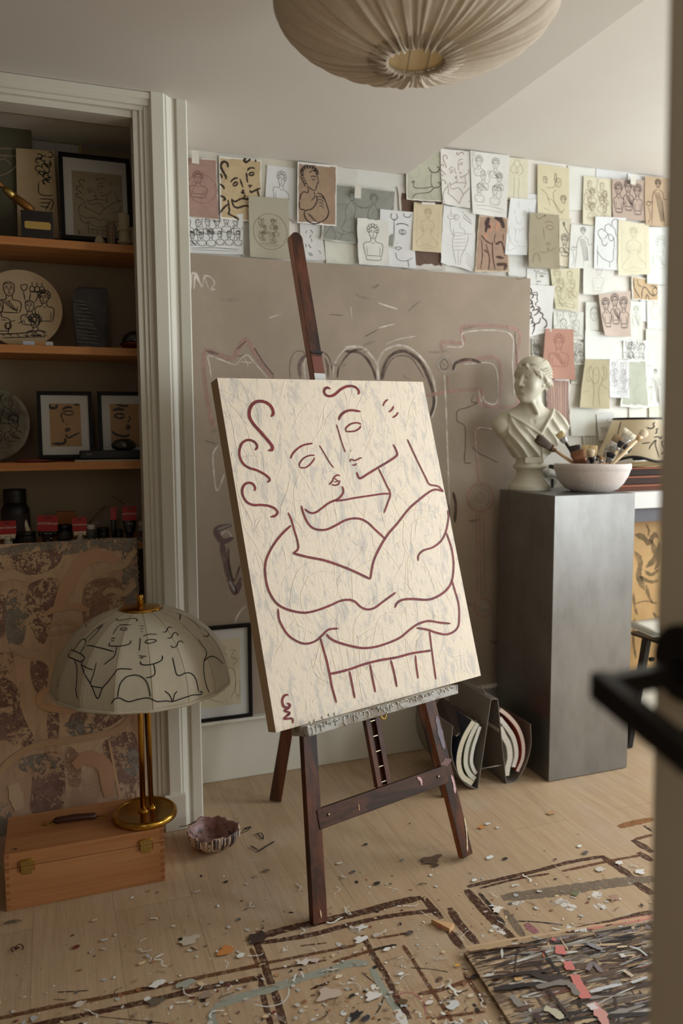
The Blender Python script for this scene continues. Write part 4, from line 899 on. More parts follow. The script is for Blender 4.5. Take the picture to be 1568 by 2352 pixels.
# ------------------------------------------------------------------ the big mural canvas leaning on the back wall
YM = 2.842
g = lambda x, y: P(x, y, 'y', YM)
M_mural = mat('taupe_canvas_paint', (160, 144, 126), .85, noise=((2.2, 2.2, 2.2), .55, (134, 122, 106)), n2=((5, 5, 4), .35, (178, 158, 144), .45, .7), bump=((320, 320, 320), .15, .0006))
TLm, TRm = g(400, 580), g(1218, 637); BLm, BRm = g(400, 1664), g(1141, 1568)
x0, x1, zt, zb = TLm.x, TRm.x, P(800, 609, 'y', YM).z, ZB+.0
mb = MB(); mb.box((x0, YM, zb), (x1, YM+.030, zt))
M_chalk = mat('dry_brushed_paint', vcol=True, rough=.85)
dry(M_chalk, (30, 30, 22), .12, .78)
NY = Vector((0, -1, 0))


def mstroke(pts, w, org, sc, col, m=2, taper=.4):
    pp = smooth([g(org[0]+x/sc, org[1]+y/sc) for x, y in pts], 8)
    mstroke.k += 1e-5
    mb.ribbon(pp, w/sc/F*(pp[0]-CAM).length*.95, NY, m, col, taper=taper, jit=.12, off=.0004+mstroke.k)


mstroke.k = 0
A = ((430, 500), 3.92); B = ((800, 650), 3.484); L3 = ((480, 850), 2.7034); E3 = ((0, 1200), 2.613)
PK = (182, 146, 134); LT = (226, 216, 204); DK = (78, 62, 56); PU = (112, 88, 88)
for o_, l in ((A, [([(150, 1185), (250, 1212), (400, 1268), (470, 1160), (530, 1095), (600, 1210), (680, 1330), (780, 1450)], 40, PK), ([(150, 1200), (150, 1400), (190, 1700), (240, 1900)], 36, PK), ([(170, 1200), (280, 1230)], 24, PU), ([(600, 1170), (690, 1310), (780, 1420)], 14, PU), ([(440, 1190), (530, 1110)], 12, PU),
                   ([(215, 1440), (200, 1330), (190, 1245), (300, 1278), (430, 1322), (480, 1270), (540, 1238), (600, 1300), (720, 1440)], 10, LT), ([(470, 1295), (585, 1308)], 6, LT), ([(515, 1260), (550, 1340)], 5, LT), ([(60, 650), (75, 500), (130, 620), (150, 525)], 13, LT), ([(150, 525), (190, 640)], 11, LT), ([(30, 655), (50, 495), (130, 625)], 13, LT),
                   ([(140, 520), (210, 535), (245, 590), (215, 640), (255, 645)], 11, LT), ([(925, 1440), (922, 1320), (960, 1220), (1030, 1200), (1070, 1240)], 5, DK), ([(1020, 1450), (1010, 1320), (1065, 1235)], 34, PU), ([(1060, 1450), (1050, 1320), (1075, 1260)], 14, LT), ([(1230, 1210), (1280, 1270), (1312, 1400)], 10, DK), ([(1235, 1260), (1262, 1330), (1268, 1440)], 22, PU),
                   ([(1310, 1445), (1320, 1330), (1380, 1225), (1450, 1172), (1575, 1165)], 12, LT), ([(1350, 1445), (1365, 1350), (1430, 1250), (1500, 1195), (1575, 1185)], 16, DK), ([(730, 905), (860, 860)], 7, LT), ([(1470, 800), (1480, 920)], 6, LT), ([(1280, 870), (1400, 880)], 5, DK)]),
              (B, [([(-30, 512), (100, 512), (170, 570), (225, 650), (243, 775)], 15, LT), ([(-30, 548), (80, 555), (150, 610), (200, 700), (218, 775)], 20, DK), ([(235, 775), (235, 650), (270, 560), (340, 512), (430, 500), (520, 540), (600, 620), (660, 720), (690, 830), (700, 950), (665, 1085)], 14, LT),
                   ([(262, 775), (280, 680), (330, 590), (420, 545), (500, 570), (580, 640), (635, 750), (672, 860), (684, 960), (655, 1070)], 26, DK), ([(275, 775), (300, 690), (350, 610), (420, 580), (500, 600), (560, 680), (610, 770)], 9, PU), ([(240, 360), (380, 325)], 8, LT), ([(235, 160), (400, 212)], 9, LT), ([(300, 490), (400, 450), (540, 425)], 8, LT), ([(130, 430), (240, 370)], 5, DK),
                   ([(758, 560), (752, 475), (920, 473), (930, 350), (1345, 372), (1350, 560), (1345, 750), (1355, 960), (1250, 995), (1060, 975), (1030, 900)], 26, PK), ([(785, 510), (912, 505), (932, 395), (1288, 405), (1310, 650), (1328, 900)], 10, LT), ([(1330, 390), (1348, 700), (1340, 900)], 10, PU),
                   ([(815, 600), (850, 700), (762, 712), (710, 650), (762, 590), (815, 600)], 26, (178, 166, 154)), ([(730, 640), (762, 610), (795, 640), (790, 680), (750, 690), (730, 640)], 6, DK), ([(745, 630), (775, 670)], 6, PU), ([(860, 640), (1000, 615), (1205, 620), (1190, 960), (1085, 955), (1060, 900), (1045, 855), (850, 865), (620, 900)], 27, PK), ([(920, 648), (1165, 662), (1188, 945), (1100, 955), (1078, 908), (1060, 950), (1040, 850)], 9, LT),
                   ([(835, 700), (860, 640), (960, 610), (1060, 640)], 22, DK), ([(765, 730), (775, 900), (785, 1150), (805, 1700), (830, 2100)], 11, LT), ([(795, 740), (800, 880)], 14, PK), ([(1170, 1170), (1018, 1176), (1025, 1350), (1045, 1620)], 22, PK), ([(1160, 1168), (1020, 1175), (1028, 1400)], 7, LT),
                   ([(1000, 890), (985, 950), (1030, 960), (940, 1000), (875, 1020), (868, 1100), (930, 1150), (935, 1300), (928, 1430), (980, 1440)], 7, DK), ([(985, 1310), (1040, 1360), (1100, 1390), (1200, 1440)], 6, DK), ([(640, 1720), (700, 1760), (700, 1850)], 18, PU)]),
              (L3, [([(60, 465), (25, 520), (30, 650), (50, 750), (95, 640)], 10, LT), ([(145, 950), (50, 990), (80, 1060), (150, 1050)], 16, (170, 160, 158)), ([(75, 1020), (110, 1000), (145, 1040)], 8, LT)]),
              (E3, [([(1390, 15), (1300, 45), (1335, 112), (1400, 92)], 34, PU), ([(1385, 12), (1305, 42)], 14, (178, 168, 162)), ([(1330, 115), (1345, 200), (1372, 310), (1412, 420), (1445, 330)], 34, PU), ([(1370, 150), (1375, 260), (1405, 350), (1440, 260)], 12, DK), ([(1375, 350), (1410, 412)], 16, (184, 176, 170)), ([(1400, 620), (1430, 550), (1478, 492)], 9, LT)])):
    for pts, w, c in l: mstroke(pts, w*(1.3 if c == LT else 1.1), o_[0], o_[1], c)
for cx, cy, r in ((1103, 1143, 30), (1108, 1395, 20), (1100, 1240, 6)):
    if r > 10:
        for rr, w, c in ((r, 7, PK), (r*.72, 4, (178, 164, 150)), (r*.35, 6, (176, 164, 152))): mstroke([(cx+rr*cos(t*pi/6), cy+rr*1.05*sin(t*pi/6)) for t in range(13)], w, (0, 0), 1, c)
for xx in (1093, 1101, 1110): mstroke([(xx, 1178), (xx+1, 1270), (xx+3, 1372)], 4, (0, 0), 1, PK)
for q in ([(1040, 1130), (1046, 1160), (1044, 1200)], [(1030, 1160), (1030, 1240), (1035, 1300)]): mstroke(q, 8, (0, 0), 1, DK)
for i in range(40):      # scuffed, rubbed patches
    x = rnd.uniform(450, 1190); y = rnd.uniform(640, 1500); a = rnd.uniform(-.8, .5); l = rnd.uniform(12, 50)
    mstroke([(x, y), (x+l*.5*cos(a), y+l*.5*sin(a)+rnd.uniform(-3, 3)), (x+l*cos(a), y+l*sin(a))], rnd.uniform(1.5, 9), (0, 0), 1, rnd.choice([(150, 136, 120), (146, 130, 114), (166, 150, 136)]), 2)
single('mural_canvas', mb, [M_mural, M_mural, M_chalk], 'huge taupe canvas with pink and white line work, standing on the baseboard', 'painting')

# ------------------------------------------------------------------ easel geometry: the plane the front legs lie in
def vpd(x, y): return ray(x, y).normalized()


EH = vpd(3368, 922.6); EV = vpd(-1880, -13828)
if EV.z < 0: EV = -EV
EV = (EV-EH*EV.dot(EH)).normalized(); EN = EH.cross(EV)
if EN.y > 0: EN = -EN
EO = P(725, 2130, 'z', 0)
E_ = lambda x, y, d=0: PP(x, y, EO+EN*d, EN)


def eq(u, v, d=0): return EO+EH*u+EV*v+EN*d


def e2(p): r_ = p-EO; return r_.dot(EH), r_.dot(EV)


# ---- painting on the easel
DF = .052            # front face of the canvas before the leg plane
cor = [E_(x, y, DF) for x, y in ((500, 868), (972, 877), (1103, 1552), (632, 1683))]
cu = [e2(p) for p in cor]
u0 = (cu[0][0]+cu[3][0])/2; u1 = (cu[1][0]+cu[2][0])/2; v1 = (cu[0][1]+cu[1][1])/2; v0 = (cu[2][1]+cu[3][1])/2
M_cream = mat('thick_cream_impasto', (232, 217, 196), .55, noise=((34, 34, 7), .62, (192, 186, 180), .53, .60, .5), n2=((90, 90, 24), .5, (184, 179, 174), .57, .64), bump=((40, 40, 22), .42, .004, 1.6))
M_side = mat('primed_canvas_edge', (192, 166, 134), .8, bump=((700, 700, 700), .2, .0004))
mb = MB()
N = 40
grid = []
rr = random.Random(3)
for j in range(N+1):
    for i in range(N+1):
        grid.append(eq(u0+(u1-u0)*i/N, v0+(v1-v0)*j/N, DF))
mb.add(grid, [(j*(N+1)+i, j*(N+1)+i+1, (j+1)*(N+1)+i+1, (j+1)*(N+1)+i) for j in range(N) for i in range(N)], 0)
TH = .042
q0 = [eq(u0, v0, DF), eq(u1, v0, DF), eq(u1, v1, DF), eq(u0, v1, DF)]; q1 = [p-EN*TH for p in q0]
mb.add(q0+q1, [(0, 4, 5, 1), (1, 5, 6, 2), (2, 6, 7, 3), (3, 7, 4, 0), (7, 6, 5, 4)], 1)
# knife ridges of thick paint


def ridge(pts, w, h):
    pp = smooth([eq(u0+(u1-u0)*x, v0+(v1-v0)*y, DF) for x, y in pts], 5); n = len(pp); vs = []
    for i, p in enumerate(pp):
        t = (pp[min(i+1, n-1)]-pp[max(i-1, 0)]).normalized(); s_ = EN.cross(t).normalized(); k = min(1, .15+3*min(i, n-1-i)/n)
        vs += [p-s_*w*k, p+EN*h*k, p+s_*w*k*1.3]
    mb.add(vs, [(3*i+a, 3*i+3+a, 3*i+4+a, 3*i+1+a) for i in range(n-1) for a in (0, 1)], 0, smooth=False)


for i in range(210):
    x = rr.uniform(.02, .96); y = rr.uniform(.02, .96); a = rr.gauss(1.45, .55) if rr.random() < .7 else rr.uniform(0, pi); l = rr.uniform(.012, .07); pts = [(x, y)]
    for k in range(rr.randint(2, 4)):
        x += l*cos(a); y += l*sin(a); a += rr.uniform(-.5, .5); pts.append((min(max(x, .008), .992), min(max(y, .008), .992)))
    ridge(pts, rr.uniform(.0009, .0022), rr.uniform(.0003, .0009))
for cx, cy, R in ((.09, .56, .03), (.30, .15, .08), (.78, .10, .12), (.5, .14, .09), (.85, .47, .1), (.52, .34, .12), (.3, .33, .12), (.62, .12, .2)):
    for k in range(2):
        R2 = R*(1-.3*k); ridge([(cx+R2*cos(t)*1.3, cy+R2*sin(t)) for t in [rr.uniform(0, 1)+i*.45 for i in range(10)]], .0013, .0008)
M_maroon = mat('maroon_brush_line', vcol=True, rough=.5, spec=.25, noise=((26, 26, 26), .55, (84, 40, 48), .45, .6), bump=((240, 240, 60), .3, .0008))
for k, w, pts in COUPLE:
    pp = smooth([E_(x, y, DF) for x, y in pts], 8)
    wm = w/F*(pp[len(pp)//2]-CAM).length*.98
    mb.ribbon(pp, wm, EN, 2, (128, 46, 48), taper=.45, jit=.08, off=.0014)
single('easel_painting', mb, [M_cream, M_side, M_maroon], 'cream impasto canvas with a maroon line drawing of an embracing couple, on the easel', 'painting')

# ---- easel
ez = thing('artist_easel', 'dark stained wooden easel with paint smeared tray holding the cream painting', 'easel', EO)


def leg_bar(name, a, b, w, d0, d1, mats, w2=None, label=None, bev=.002):
    """bar lying parallel to the leg plane from (u,v) a to b; w half width; depth d0..d1 along the plane normal"""
    mb = MB(); pa, pb = eq(*a), eq(*b); t = (pb-pa).normalized(); s_ = EN.cross(t).normalized(); w2 = w2 or w; dm = EN*(d0+d1)/2; dh = EN*(d0-d1)/2
    mb.beam(pa+dm, pb+dm, s_*w, dh, 0, w1=s_*w2)
    mb.m[2] = mb.m[2]
    o = link(name, mb, mats, ez, bev)
    if label: o['label'] = label
    return o


def edge_mat(o, side):
    """gives the edge facing the given side the lit wood colour"""
    me = o.data
    for p in me.polygons:
        n = p.normal
        if n.dot(side) > .7: p.material_index = 1


LF = [e2(E_(x, y)) for x, y in ((710, 1665), (737, 2130), (985, 1600), (1078, 1980))]
# legs continue upward behind the painting towards the mast
def ext(a, b, v): t = (v-a[1])/(b[1]-a[1]); return (a[0]+(b[0]-a[0])*t, v)


topv = 1.30
l1 = leg_bar('front_leg', ext(LF[1], LF[0], .004), ext(LF[1], LF[0], topv), .0225, 0, -.022, [M_ease, M_easeside])
l2 = leg_bar('front_leg', ext(LF[3], LF[2], .004), ext(LF[3], LF[2], topv), .0215, 0, -.022, [M_ease, M_easeside])
edge_mat(l2, -EH)
mt = e2(E_(682, 545)); mm = e2(E_(735, 868)); mx = lambda v: ext(mm, mt, v)[0]
mwx = .021
# mast: upper slat with rounded head
top_v = mt[1]+.018
tdir = (eq(mx(top_v), top_v)-eq(mx(1.0), 1.0)).normalized(); sdir = EN.cross(tdir).normalized()
ma = eq(mx(1.05), 1.05); ml = (eq(mx(top_v), top_v)-ma).length-.0
poly = [ma-sdir*mwx, ma+sdir*mwx]+[ma+tdir*(ml-mwx)+sdir*mwx*cos(t)+tdir*mwx*sin(t) for t in [pi*i/10 for i in range(11)]]
mb = MB(); mb.prism([p+EN*.0 for p in poly], EN*-.028)
o = link('mast', mb, [M_ease, M_easeside], ez, .0015); edge_mat(o, -sdir if (-sdir).dot(EH) < 0 else sdir)
# metal ferrule and paint on the mast
cp = e2(E_(730, 812)); mb = MB(); c0 = eq(mx(cp[1]), cp[1]); mb.beam(c0+EN*.003, c0+EN*.003+tdir*.006, sdir*.023, EN*.004); link('mast_clip', mb, M_black, ez, .001)
a0 = e2(E_(733, 862))[1]; c0 = eq(mx(a0), a0); mb = MB(); mb.beam(c0+EN*.0006-tdir*.04, c0+EN*.0006+tdir*.006, sdir*.0205, EN*.0006, c=(206, 206, 204)); mb.beam(c0+EN*.0003+tdir*.004, c0+EN*.0003+tdir*.062, sdir*.0195, EN*.0006, c=(110, 58, 44)); o = link('paint_crust', mb, M_vcs, ez); o['label'] = 'white and brown paint smears on the mast'
# lower ratchet post: two rails with rungs between, set back
pa = e2(E_(848, 1660, -.03)); pb = e2(E_(874, 1803, -.03))
rw = .0085
dirp = (eq(*pa)-eq(*pb)).normalized(); sp = EN.cross(dirp).normalized()
if sp.dot(EH) < 0: sp = -sp
base = eq(pb[0], pb[1], -.018)
for k in (-1, 1):
    mb = MB(); c_ = base+sp*k*.0175; mb.beam(c_, c_+dirp*.62, sp*rw, EN*.009); link('ratchet_rail', mb, [M_ease], ez, .0012)
mb = MB(); c_ = base-EN*.008; mb.beam(c_, c_+dirp*.62, sp*.011, EN*.003); link('ratchet_back', mb, [M_ease], ez)
for k in range(7):
    mb = MB(); c_ = base+dirp*(.012+.044*k)+EN*.002; mb.beam(c_-sp*.012, c_+sp*.012, EN*.005, dirp*.0014); link('ratchet_pin', mb, M_steel, ez)
# crossbar
ca = e2(E_(745, 1872, .006)); cb = e2(E_(1022, 1782, .006)); mb = MB(); A0, B0 = eq(ca[0]-.02, ca[1]-.008, .000), eq(cb[0]+.012, cb[1]+.002, .000)
t = (B0-A0).normalized(); s_ = EN.cross(t).normalized(); mb.beam(A0-EN*.006, B0-EN*.006, s_*.0265, EN*.009); link('crossbar', mb, [M_easex], ez, .002)
for (x, y) in ((754, 1871), (1006, 1784)):
    mb = MB(); c_ = E_(x, y, .003); mb.tube([c_, c_+EN*.003], .0042, 12); o = link('screw', mb, M_steel, ez)
# pink and pale paint smears on the wood
for pts, w, c in (([(958, 1785), (966, 1792), (968, 1804)], 9, (196, 158, 156)), ([(1036, 1780), (1042, 1800), (1045, 1822)], 7, (196, 160, 164)), ([(1002, 1645), (1010, 1680), (1020, 1720)], 14, (120, 112, 122)), ([(1066, 1878), (1071, 1910), (1073, 1955)], 4, (210, 190, 160)), ([(823, 1846), (825, 1862)], 2, (200, 170, 130)), ([(1012, 1756), (1036, 1745)], 22, (116, 88, 84)), ([(735, 2090), (738, 2108)], 3, (200, 180, 150))):
    pp = smooth([E_(x, y, .0042 if (x < 1000) else .0008) for x, y in pts], 6)
    mb = MB(); mb.ribbon(pp, w/F*2.2, EN, 0, c, jit=.3, off=.0006)
    o = link('paint_smear', mb, M_vc, ez); o['label'] = 'dried pale pink paint smear' if c[0] > 150 else 'dried grey paint smear'
# rear legs splayed back to the wall side
for nm, foot, up_px in (('rear_leg', P(632, 1842, 'z', 0), (662, 1660)), ('rear_leg', P(1028, 1830, 'z', 0), (967, 1612))):
    # the leg rises from its foot to the hinge behind the painting
    hinge = eq((u0+u1)/2-.03, 1.28, -.045)
    if foot.x < 1: tgt = PP(up_px[0], up_px[1], hinge+Vector((0, .28, 0)), Vector((0, 1, 0)))
    else: tgt = PP(up_px[0], up_px[1], hinge+Vector((0, .17, 0)), Vector((0, 1, 0)))
    d = (tgt-foot).normalized(); L = 1.12
    s_ = d.cross(Vector((.2, 1, 0))).normalized(); n_ = s_.cross(d).normalized()
    mb = MB(); mb.beam(foot+Vector((0, 0, .006)), foot+d*L, s_*.021, n_*.010); link(nm, mb, [M_ease], ez, .002)
# tray
ta = e2(E_(700, 1668, .085)); tb = e2(E_(1050, 1584, .085))
tv = (ta[1]+tb[1])/2; A0, B0 = eq(ta[0], tv-.012, 0), eq(tb[0], tv+.0, 0)
tv = cu[3][1]
mb = MB(); uA, uB = ta[0]+.004, tb[0]
mb.hexa([eq(uA, v0-.030, .0), eq(uB, v0-.030, .0), eq(uB, v0-.001, .0), eq(uA, v0-.001, .0)], [eq(uA, v0-.028, .088), eq(uB, v0-.028, .088), eq(uB, v0-.001, .088), eq(uA, v0-.001, .088)])
link('tray', mb, [mat('paint_caked_tray', (140, 128, 112), .6, noise=((14, 30, 60), .8, (112, 96, 82), .45, .6), n2=((8, 30, 30), .85, (188, 186, 180), .42, .56), bump=((90, 90, 90), .7, .004))], ez, .003)
# crust of dried paint on the tray's front and lip
mb = MB(); rc = random.Random(4)
crc = [(206, 204, 198)]*5+[(180, 182, 176)]*5+[(196, 182, 166), (160, 164, 160), (120, 112, 104)]
for i in range(190):
    u = rc.uniform(uA, uB); v = v0-.002-abs(rc.gauss(0, .003)) if rc.random() < .9 else rc.uniform(v0-.026, v0); d = .0885
    r = rc.uniform(.001, .0034); a = rc.uniform(0, pi); p = eq(u, min(v, v0+.001), d-(.004 if v > v0-.001 else 0)); l = rc.uniform(.6, 1.6); a *= .2
    pts = [p+(EH*cos(a)+EV*sin(a))*r*l*(k-1)+EN*rc.uniform(0, .0015) for k in range(3)]
    mb.tube(pts, [r*.5, r, r*.4], 6, 0, rc.choice(crc))
for i in range(26):      # drips running down the front
    u = rc.uniform(uA, uB); l = rc.uniform(.008, .026); mb.tube([eq(u+rc.uniform(-.002, .002), v0-.002-l*k/3, .0888) for k in range(4)], [.0022, .0016, .0014, .002], 6, 0, rc.choice(crc[:8]))
for (x, y) in ((712, 1660), (722, 1655), (740, 1648), (755, 1642), (768, 1640), (706, 1668)):
    p = E_(x, y, .088); mb.tube([p-EH*.004, p, p+EH*.004], [.002, .005, .002], 8, 0, (208, 204, 196))
o = link('dried_paint', mb, [M_vcs], ez); o['label'] = 'grey and white crust of dried paint'
# wing bolt under the tray
mb = MB(); c_ = E_(878, 1638, .03); mb.tube([c_-EH*.018, c_-EH*.006], .004, 8)
ring = [c_+(EH*.35+EV*0).normalized()*.010*cos(t)+EV*.014*sin(t)+EH*.002-EV*.003 for t in [2*pi*i/20 for i in range(21)]]
mb.tube(ring, .0024, 8, cap=False); link('eye_bolt', mb, M_brass, ez)
mb = MB(); c_ = E_(860, 1642, .004); mb.beam(c_-EH*.018+EN*.006, c_+EH*.02+EN*.006, EV*.007, EN*.006); link('tray_block', mb, [M_ease], ez, .001)
# ------------------------------------------------------------------ framed prints
M_mat = mat('white_mount_board', (208, 206, 200), .8)
M_print = mat('printed_paper', vcol=True, rough=.8, noise=((12, 12, 12), .3, 'mul', .45, .75))
M_glass = bpy.data.materials.new('picture_glass'); M_glass.use_nodes = True
_n = M_glass.node_tree; _b = _n.nodes['Principled BSDF']; _b.inputs['Roughness'].default_value = .05; _b.inputs['Alpha'].default_value = .04; _b.inputs['Base Color'].default_value = (.5, .5, .5, 1)


def framed(name, label, q, y, fw_px, matm, printrect, pcol, strokes, lw, ink, lean=.03, fmat=None, cat='framed print', group=None, depth=.018, glass=True):
    """q: TL TR BR BL pixels of the outer frame, standing at plane y at its foot and leaning back by lean"""
    bl = P(*q[3], 'y', y); br = P(*q[2], 'y', y)
    zb_ = min(bl.z, br.z); zt_ = P(*q[0], 'y', y+lean).z
    hx = (br.x-bl.x); o = Vector((bl.x, y, (bl.z+br.z)/2)); tl = P(*q[0], 'y', y+lean); tr = P(*q[1], 'y', y+lean)
    h3 = Vector((1, 0, 0)); v3 = Vector((0, lean, (tl.z+tr.z)/2-o.z)); Hh = v3.length; v3.normalize(); o.x = (bl.x+tl.x)/2; Ww = (br.x+tr.x)/2-o.x
    n3 = Vector((0, -v3.z, v3.y))
    t = thing(name, label, cat, o, group)
    f = lambda u, v, d=0: o+h3*u+v3*v+n3*d
    b = fw_px
    mb = MB()
    for (ua, va, ub, vb) in ((0, 0, Ww, b), (0, Hh-b, Ww, Hh), (0, b, b, Hh-b), (Ww-b, b, Ww, Hh-b)):
        mb.hexa([f(ua, va, -depth), f(ub, va, -depth), f(ub, vb, -depth), f(ua, vb, -depth)], [f(ua, va), f(ub, va), f(ub, vb), f(ua, vb)])
    link('frame', mb, fmat or M_frame, t, .0012)
    mb = MB(); mb.hexa([f(b, b, -depth), f(Ww-b, b, -depth), f(Ww-b, Hh-b, -depth), f(b, Hh-b, -depth)], [f(b, b, -.009), f(Ww-b, b, -.009), f(Ww-b, Hh-b, -.009), f(b, Hh-b, -.009)])
    link('mount_board', mb, matm, t)
    mb = MB(); a, c, d_, e = printrect; X0, X1, Y0, Y1 = b+(Ww-2*b)*a, b+(Ww-2*b)*d_, b+(Hh-2*b)*(1-e), b+(Hh-2*b)*(1-c)
    mb.add([f(X0, Y0, -.0085), f(X1, Y0, -.0085), f(X1, Y1, -.0085), f(X0, Y1, -.0085)], [(0, 1, 2, 3)], 0, pcol)
    asp = (Y1-Y0)/(X1-X0)
    for pts, k in strokes(asp):
        pp = [f(X0+p.x*(X1-X0), Y1-p.y/asp*(Y1-Y0), -.0085) for p in smooth([(x, yy, 0) for x, yy in pts], 5) if .01 < p.x < .99 and .01 < p.y/asp < .99]
        mb.ribbon(pp, lw*k, n3, 1, ink, jit=.08, off=.0005)
    link('print', mb, [M_print, M_ink], t)
    if glass:
        mb = MB(); mb.hexa([f(b, b, -.0065), f(Ww-b, b, -.0065), f(Ww-b, Hh-b, -.0065), f(b, Hh-b, -.0065)], [f(b, b, -.005), f(Ww-b, b, -.005), f(Ww-b, Hh-b, -.005), f(b, Hh-b, -.005)])
        link('glass', mb, M_glass, t)
    return t, f, Ww, Hh


# on the floor side: standing on the baseboard in front of the mural
def floorprint(a):
    o = [([(x, y*a) for x, y in p], 1) for p in ([(.6, .1), (.7, .12), (.62, .2), (.74, .24)], [(.78, .16), (.9, .18), (.8, .26), (.92, .3)], [(.82, .3), (.95, .33), (.84, .4)], [(.72, .42), (.85, .46), (.9, .62), (.86, .78), (.78, .9)], [(.45, .5), (.6, .62), (.75, .6)],
                                                 [(.9, .66), (1, .66), (1, .84), (.9, .84), (.9, .66)], [(.92, .86), (.92, .93)], [(.97, .86), (.97, .93)], [(.15, .6), (.2, .8), (.4, .9), (.6, .95)], [(.3, .3), (.35, .45), (.3, .5)])]
    return o+m_couple(a, ('curl', 'face', 'body'), (0, .08, .7, .9))


framed('framed_print', 'black framed drawing standing on the baseboard behind the table lamp', [(430, 1441), (575, 1435), (583, 1644), (432, 1668)], 2.824, .014, M_mat, (.04, .12, .86, .88), (212, 200, 168), floorprint, .0013, (110, 96, 74), lean=.001, depth=.014)
# ------------------------------------------------------------------ plinth, bust and the bowl of brushes
pc0 = P(1259, 1797, 'z', 0); pc1 = P(1439, 1765, 'z', 0)
ph = (P(1273, 1140, 'y', 2.40).z+P(1460, 1131, 'y', 2.40).z)/2
px0, px1, py0 = 1.697, 2.056, 2.40
py1 = P(1147, 1122, 'x', px0).y
M_ped = mat('patinated_steel', (142, 141, 138), .40, .85, noise=((5, 5, 3), .6, (110, 107, 103)), n2=((30, 30, 12), .3, (152, 152, 151)), bump=((70, 70, 30), .10, .0015))
mb = MB(); mb.box((px0, py0, .003), (px1, py1, ph)); mb.box((px0+.004, py0+.004, 0), (px1-.004, py1-.004, .004))
single('plinth', mb, M_ped, 'tall grey patinated metal plinth carrying the bust and the brush bowl', 'plinth', bevel=.0025)


def surface_nets(fn, lo, hi, h):
    """mesh of fn = 0; fn takes arrays x, y, z"""
    ax = [np.arange(lo[i], hi[i]+h, h) for i in range(3)]
    X, Y, Z = np.meshgrid(*ax, indexing='ij'); V = fn(X, Y, Z).astype(np.float32)
    n = V.shape; c = [V[i:n[0]-1+i, j:n[1]-1+j, k:n[2]-1+k] for i in (0, 1) for j in (0, 1) for k in (0, 1)]
    C = np.stack(c); s = (C < 0); act = s.any(0) & ~s.all(0)
    idx = -np.ones(act.shape, int); pts = np.argwhere(act); idx[tuple(pts.T)] = np.arange(len(pts))
    acc = np.zeros((len(pts), 3)); cn = np.zeros(len(pts)); Ca = C[:, act]
    off = [(i, j, k) for i in (0, 1) for j in (0, 1) for k in (0, 1)]
    for a in range(8):
        for b in range(a+1, 8):
            if sum(abs(off[a][q]-off[b][q]) for q in range(3)) != 1: continue
            va, vb = Ca[a], Ca[b]; m = (va < 0) != (vb < 0); t = np.where(m, va/(va-vb+1e-12), 0)
            for q in range(3): acc[:, q] += np.where(m, off[a][q]+(off[b][q]-off[a][q])*t, 0)
            cn += m
    vs = (pts+acc/cn[:, None])*h+np.array(lo)
    fs = []
    S = V < 0
    for d in range(3):
        e = [0, 0, 0]; e[d] = 1; A = S[tuple(slice(0, n[q]-e[q]) for q in range(3))]; B = S[tuple(slice(e[q], n[q]) for q in range(3))]
        p = np.argwhere(A != B); o1, o2 = [(q) for q in range(3) if q != d]
        p = p[(p[:, o1] > 0) & (p[:, o2] > 0) & (p[:, o1] < n[o1]-1) & (p[:, o2] < n[o2]-1)]
        def sh(a, b): q = p.copy(); q[:, o1] -= a; q[:, o2] -= b; return idx[q[:, 0], q[:, 1], q[:, 2]]
        Q = np.stack([sh(1, 1), sh(0, 1), sh(0, 0), sh(1, 0)], 1)
        flip = A[tuple(p.T)] if d != 1 else ~A[tuple(p.T)]
        Q[~flip] = Q[~flip][:, ::-1]; fs.append(Q)
    return vs, np.concatenate(fs)


def smin(a, b, k):
    h = np.clip(.5+.5*(b-a)/k, 0, 1); return b*(1-h)+a*h-k*h*(1-h)


def smax(a, b, k): return -smin(-a, -b, k)


def ell(x, y, z, c, r):
    dx, dy, dz = (x-c[0])/r[0], (y-c[1])/r[1], (z-c[2])/r[2]; k = np.sqrt(dx*dx+dy*dy+dz*dz)
    g = np.sqrt((dx/r[0])**2+(dy/r[1])**2+(dz/r[2])**2)+1e-9; return k*(k-1)/g


def cap(x, y, z, a, b, ra, rb):
    a = np.array(a, float); b = np.array(b, float); d = b-a; t = np.clip(((x-a[0])*d[0]+(y-a[1])*d[1]+(z-a[2])*d[2])/(d@d), 0, 1)
    return np.sqrt((x-a[0]-t*d[0])**2+(y-a[1]-t*d[1])**2+(z-a[2]-t*d[2])**2)-(ra+(rb-ra)*t)


def rotz(x, y, a): return x*cos(a)+y*sin(a), -x*sin(a)+y*cos(a)


HEADYAW = radians(-50)     # the head looks to the viewer's left
HC = (.0, -.004, .405)


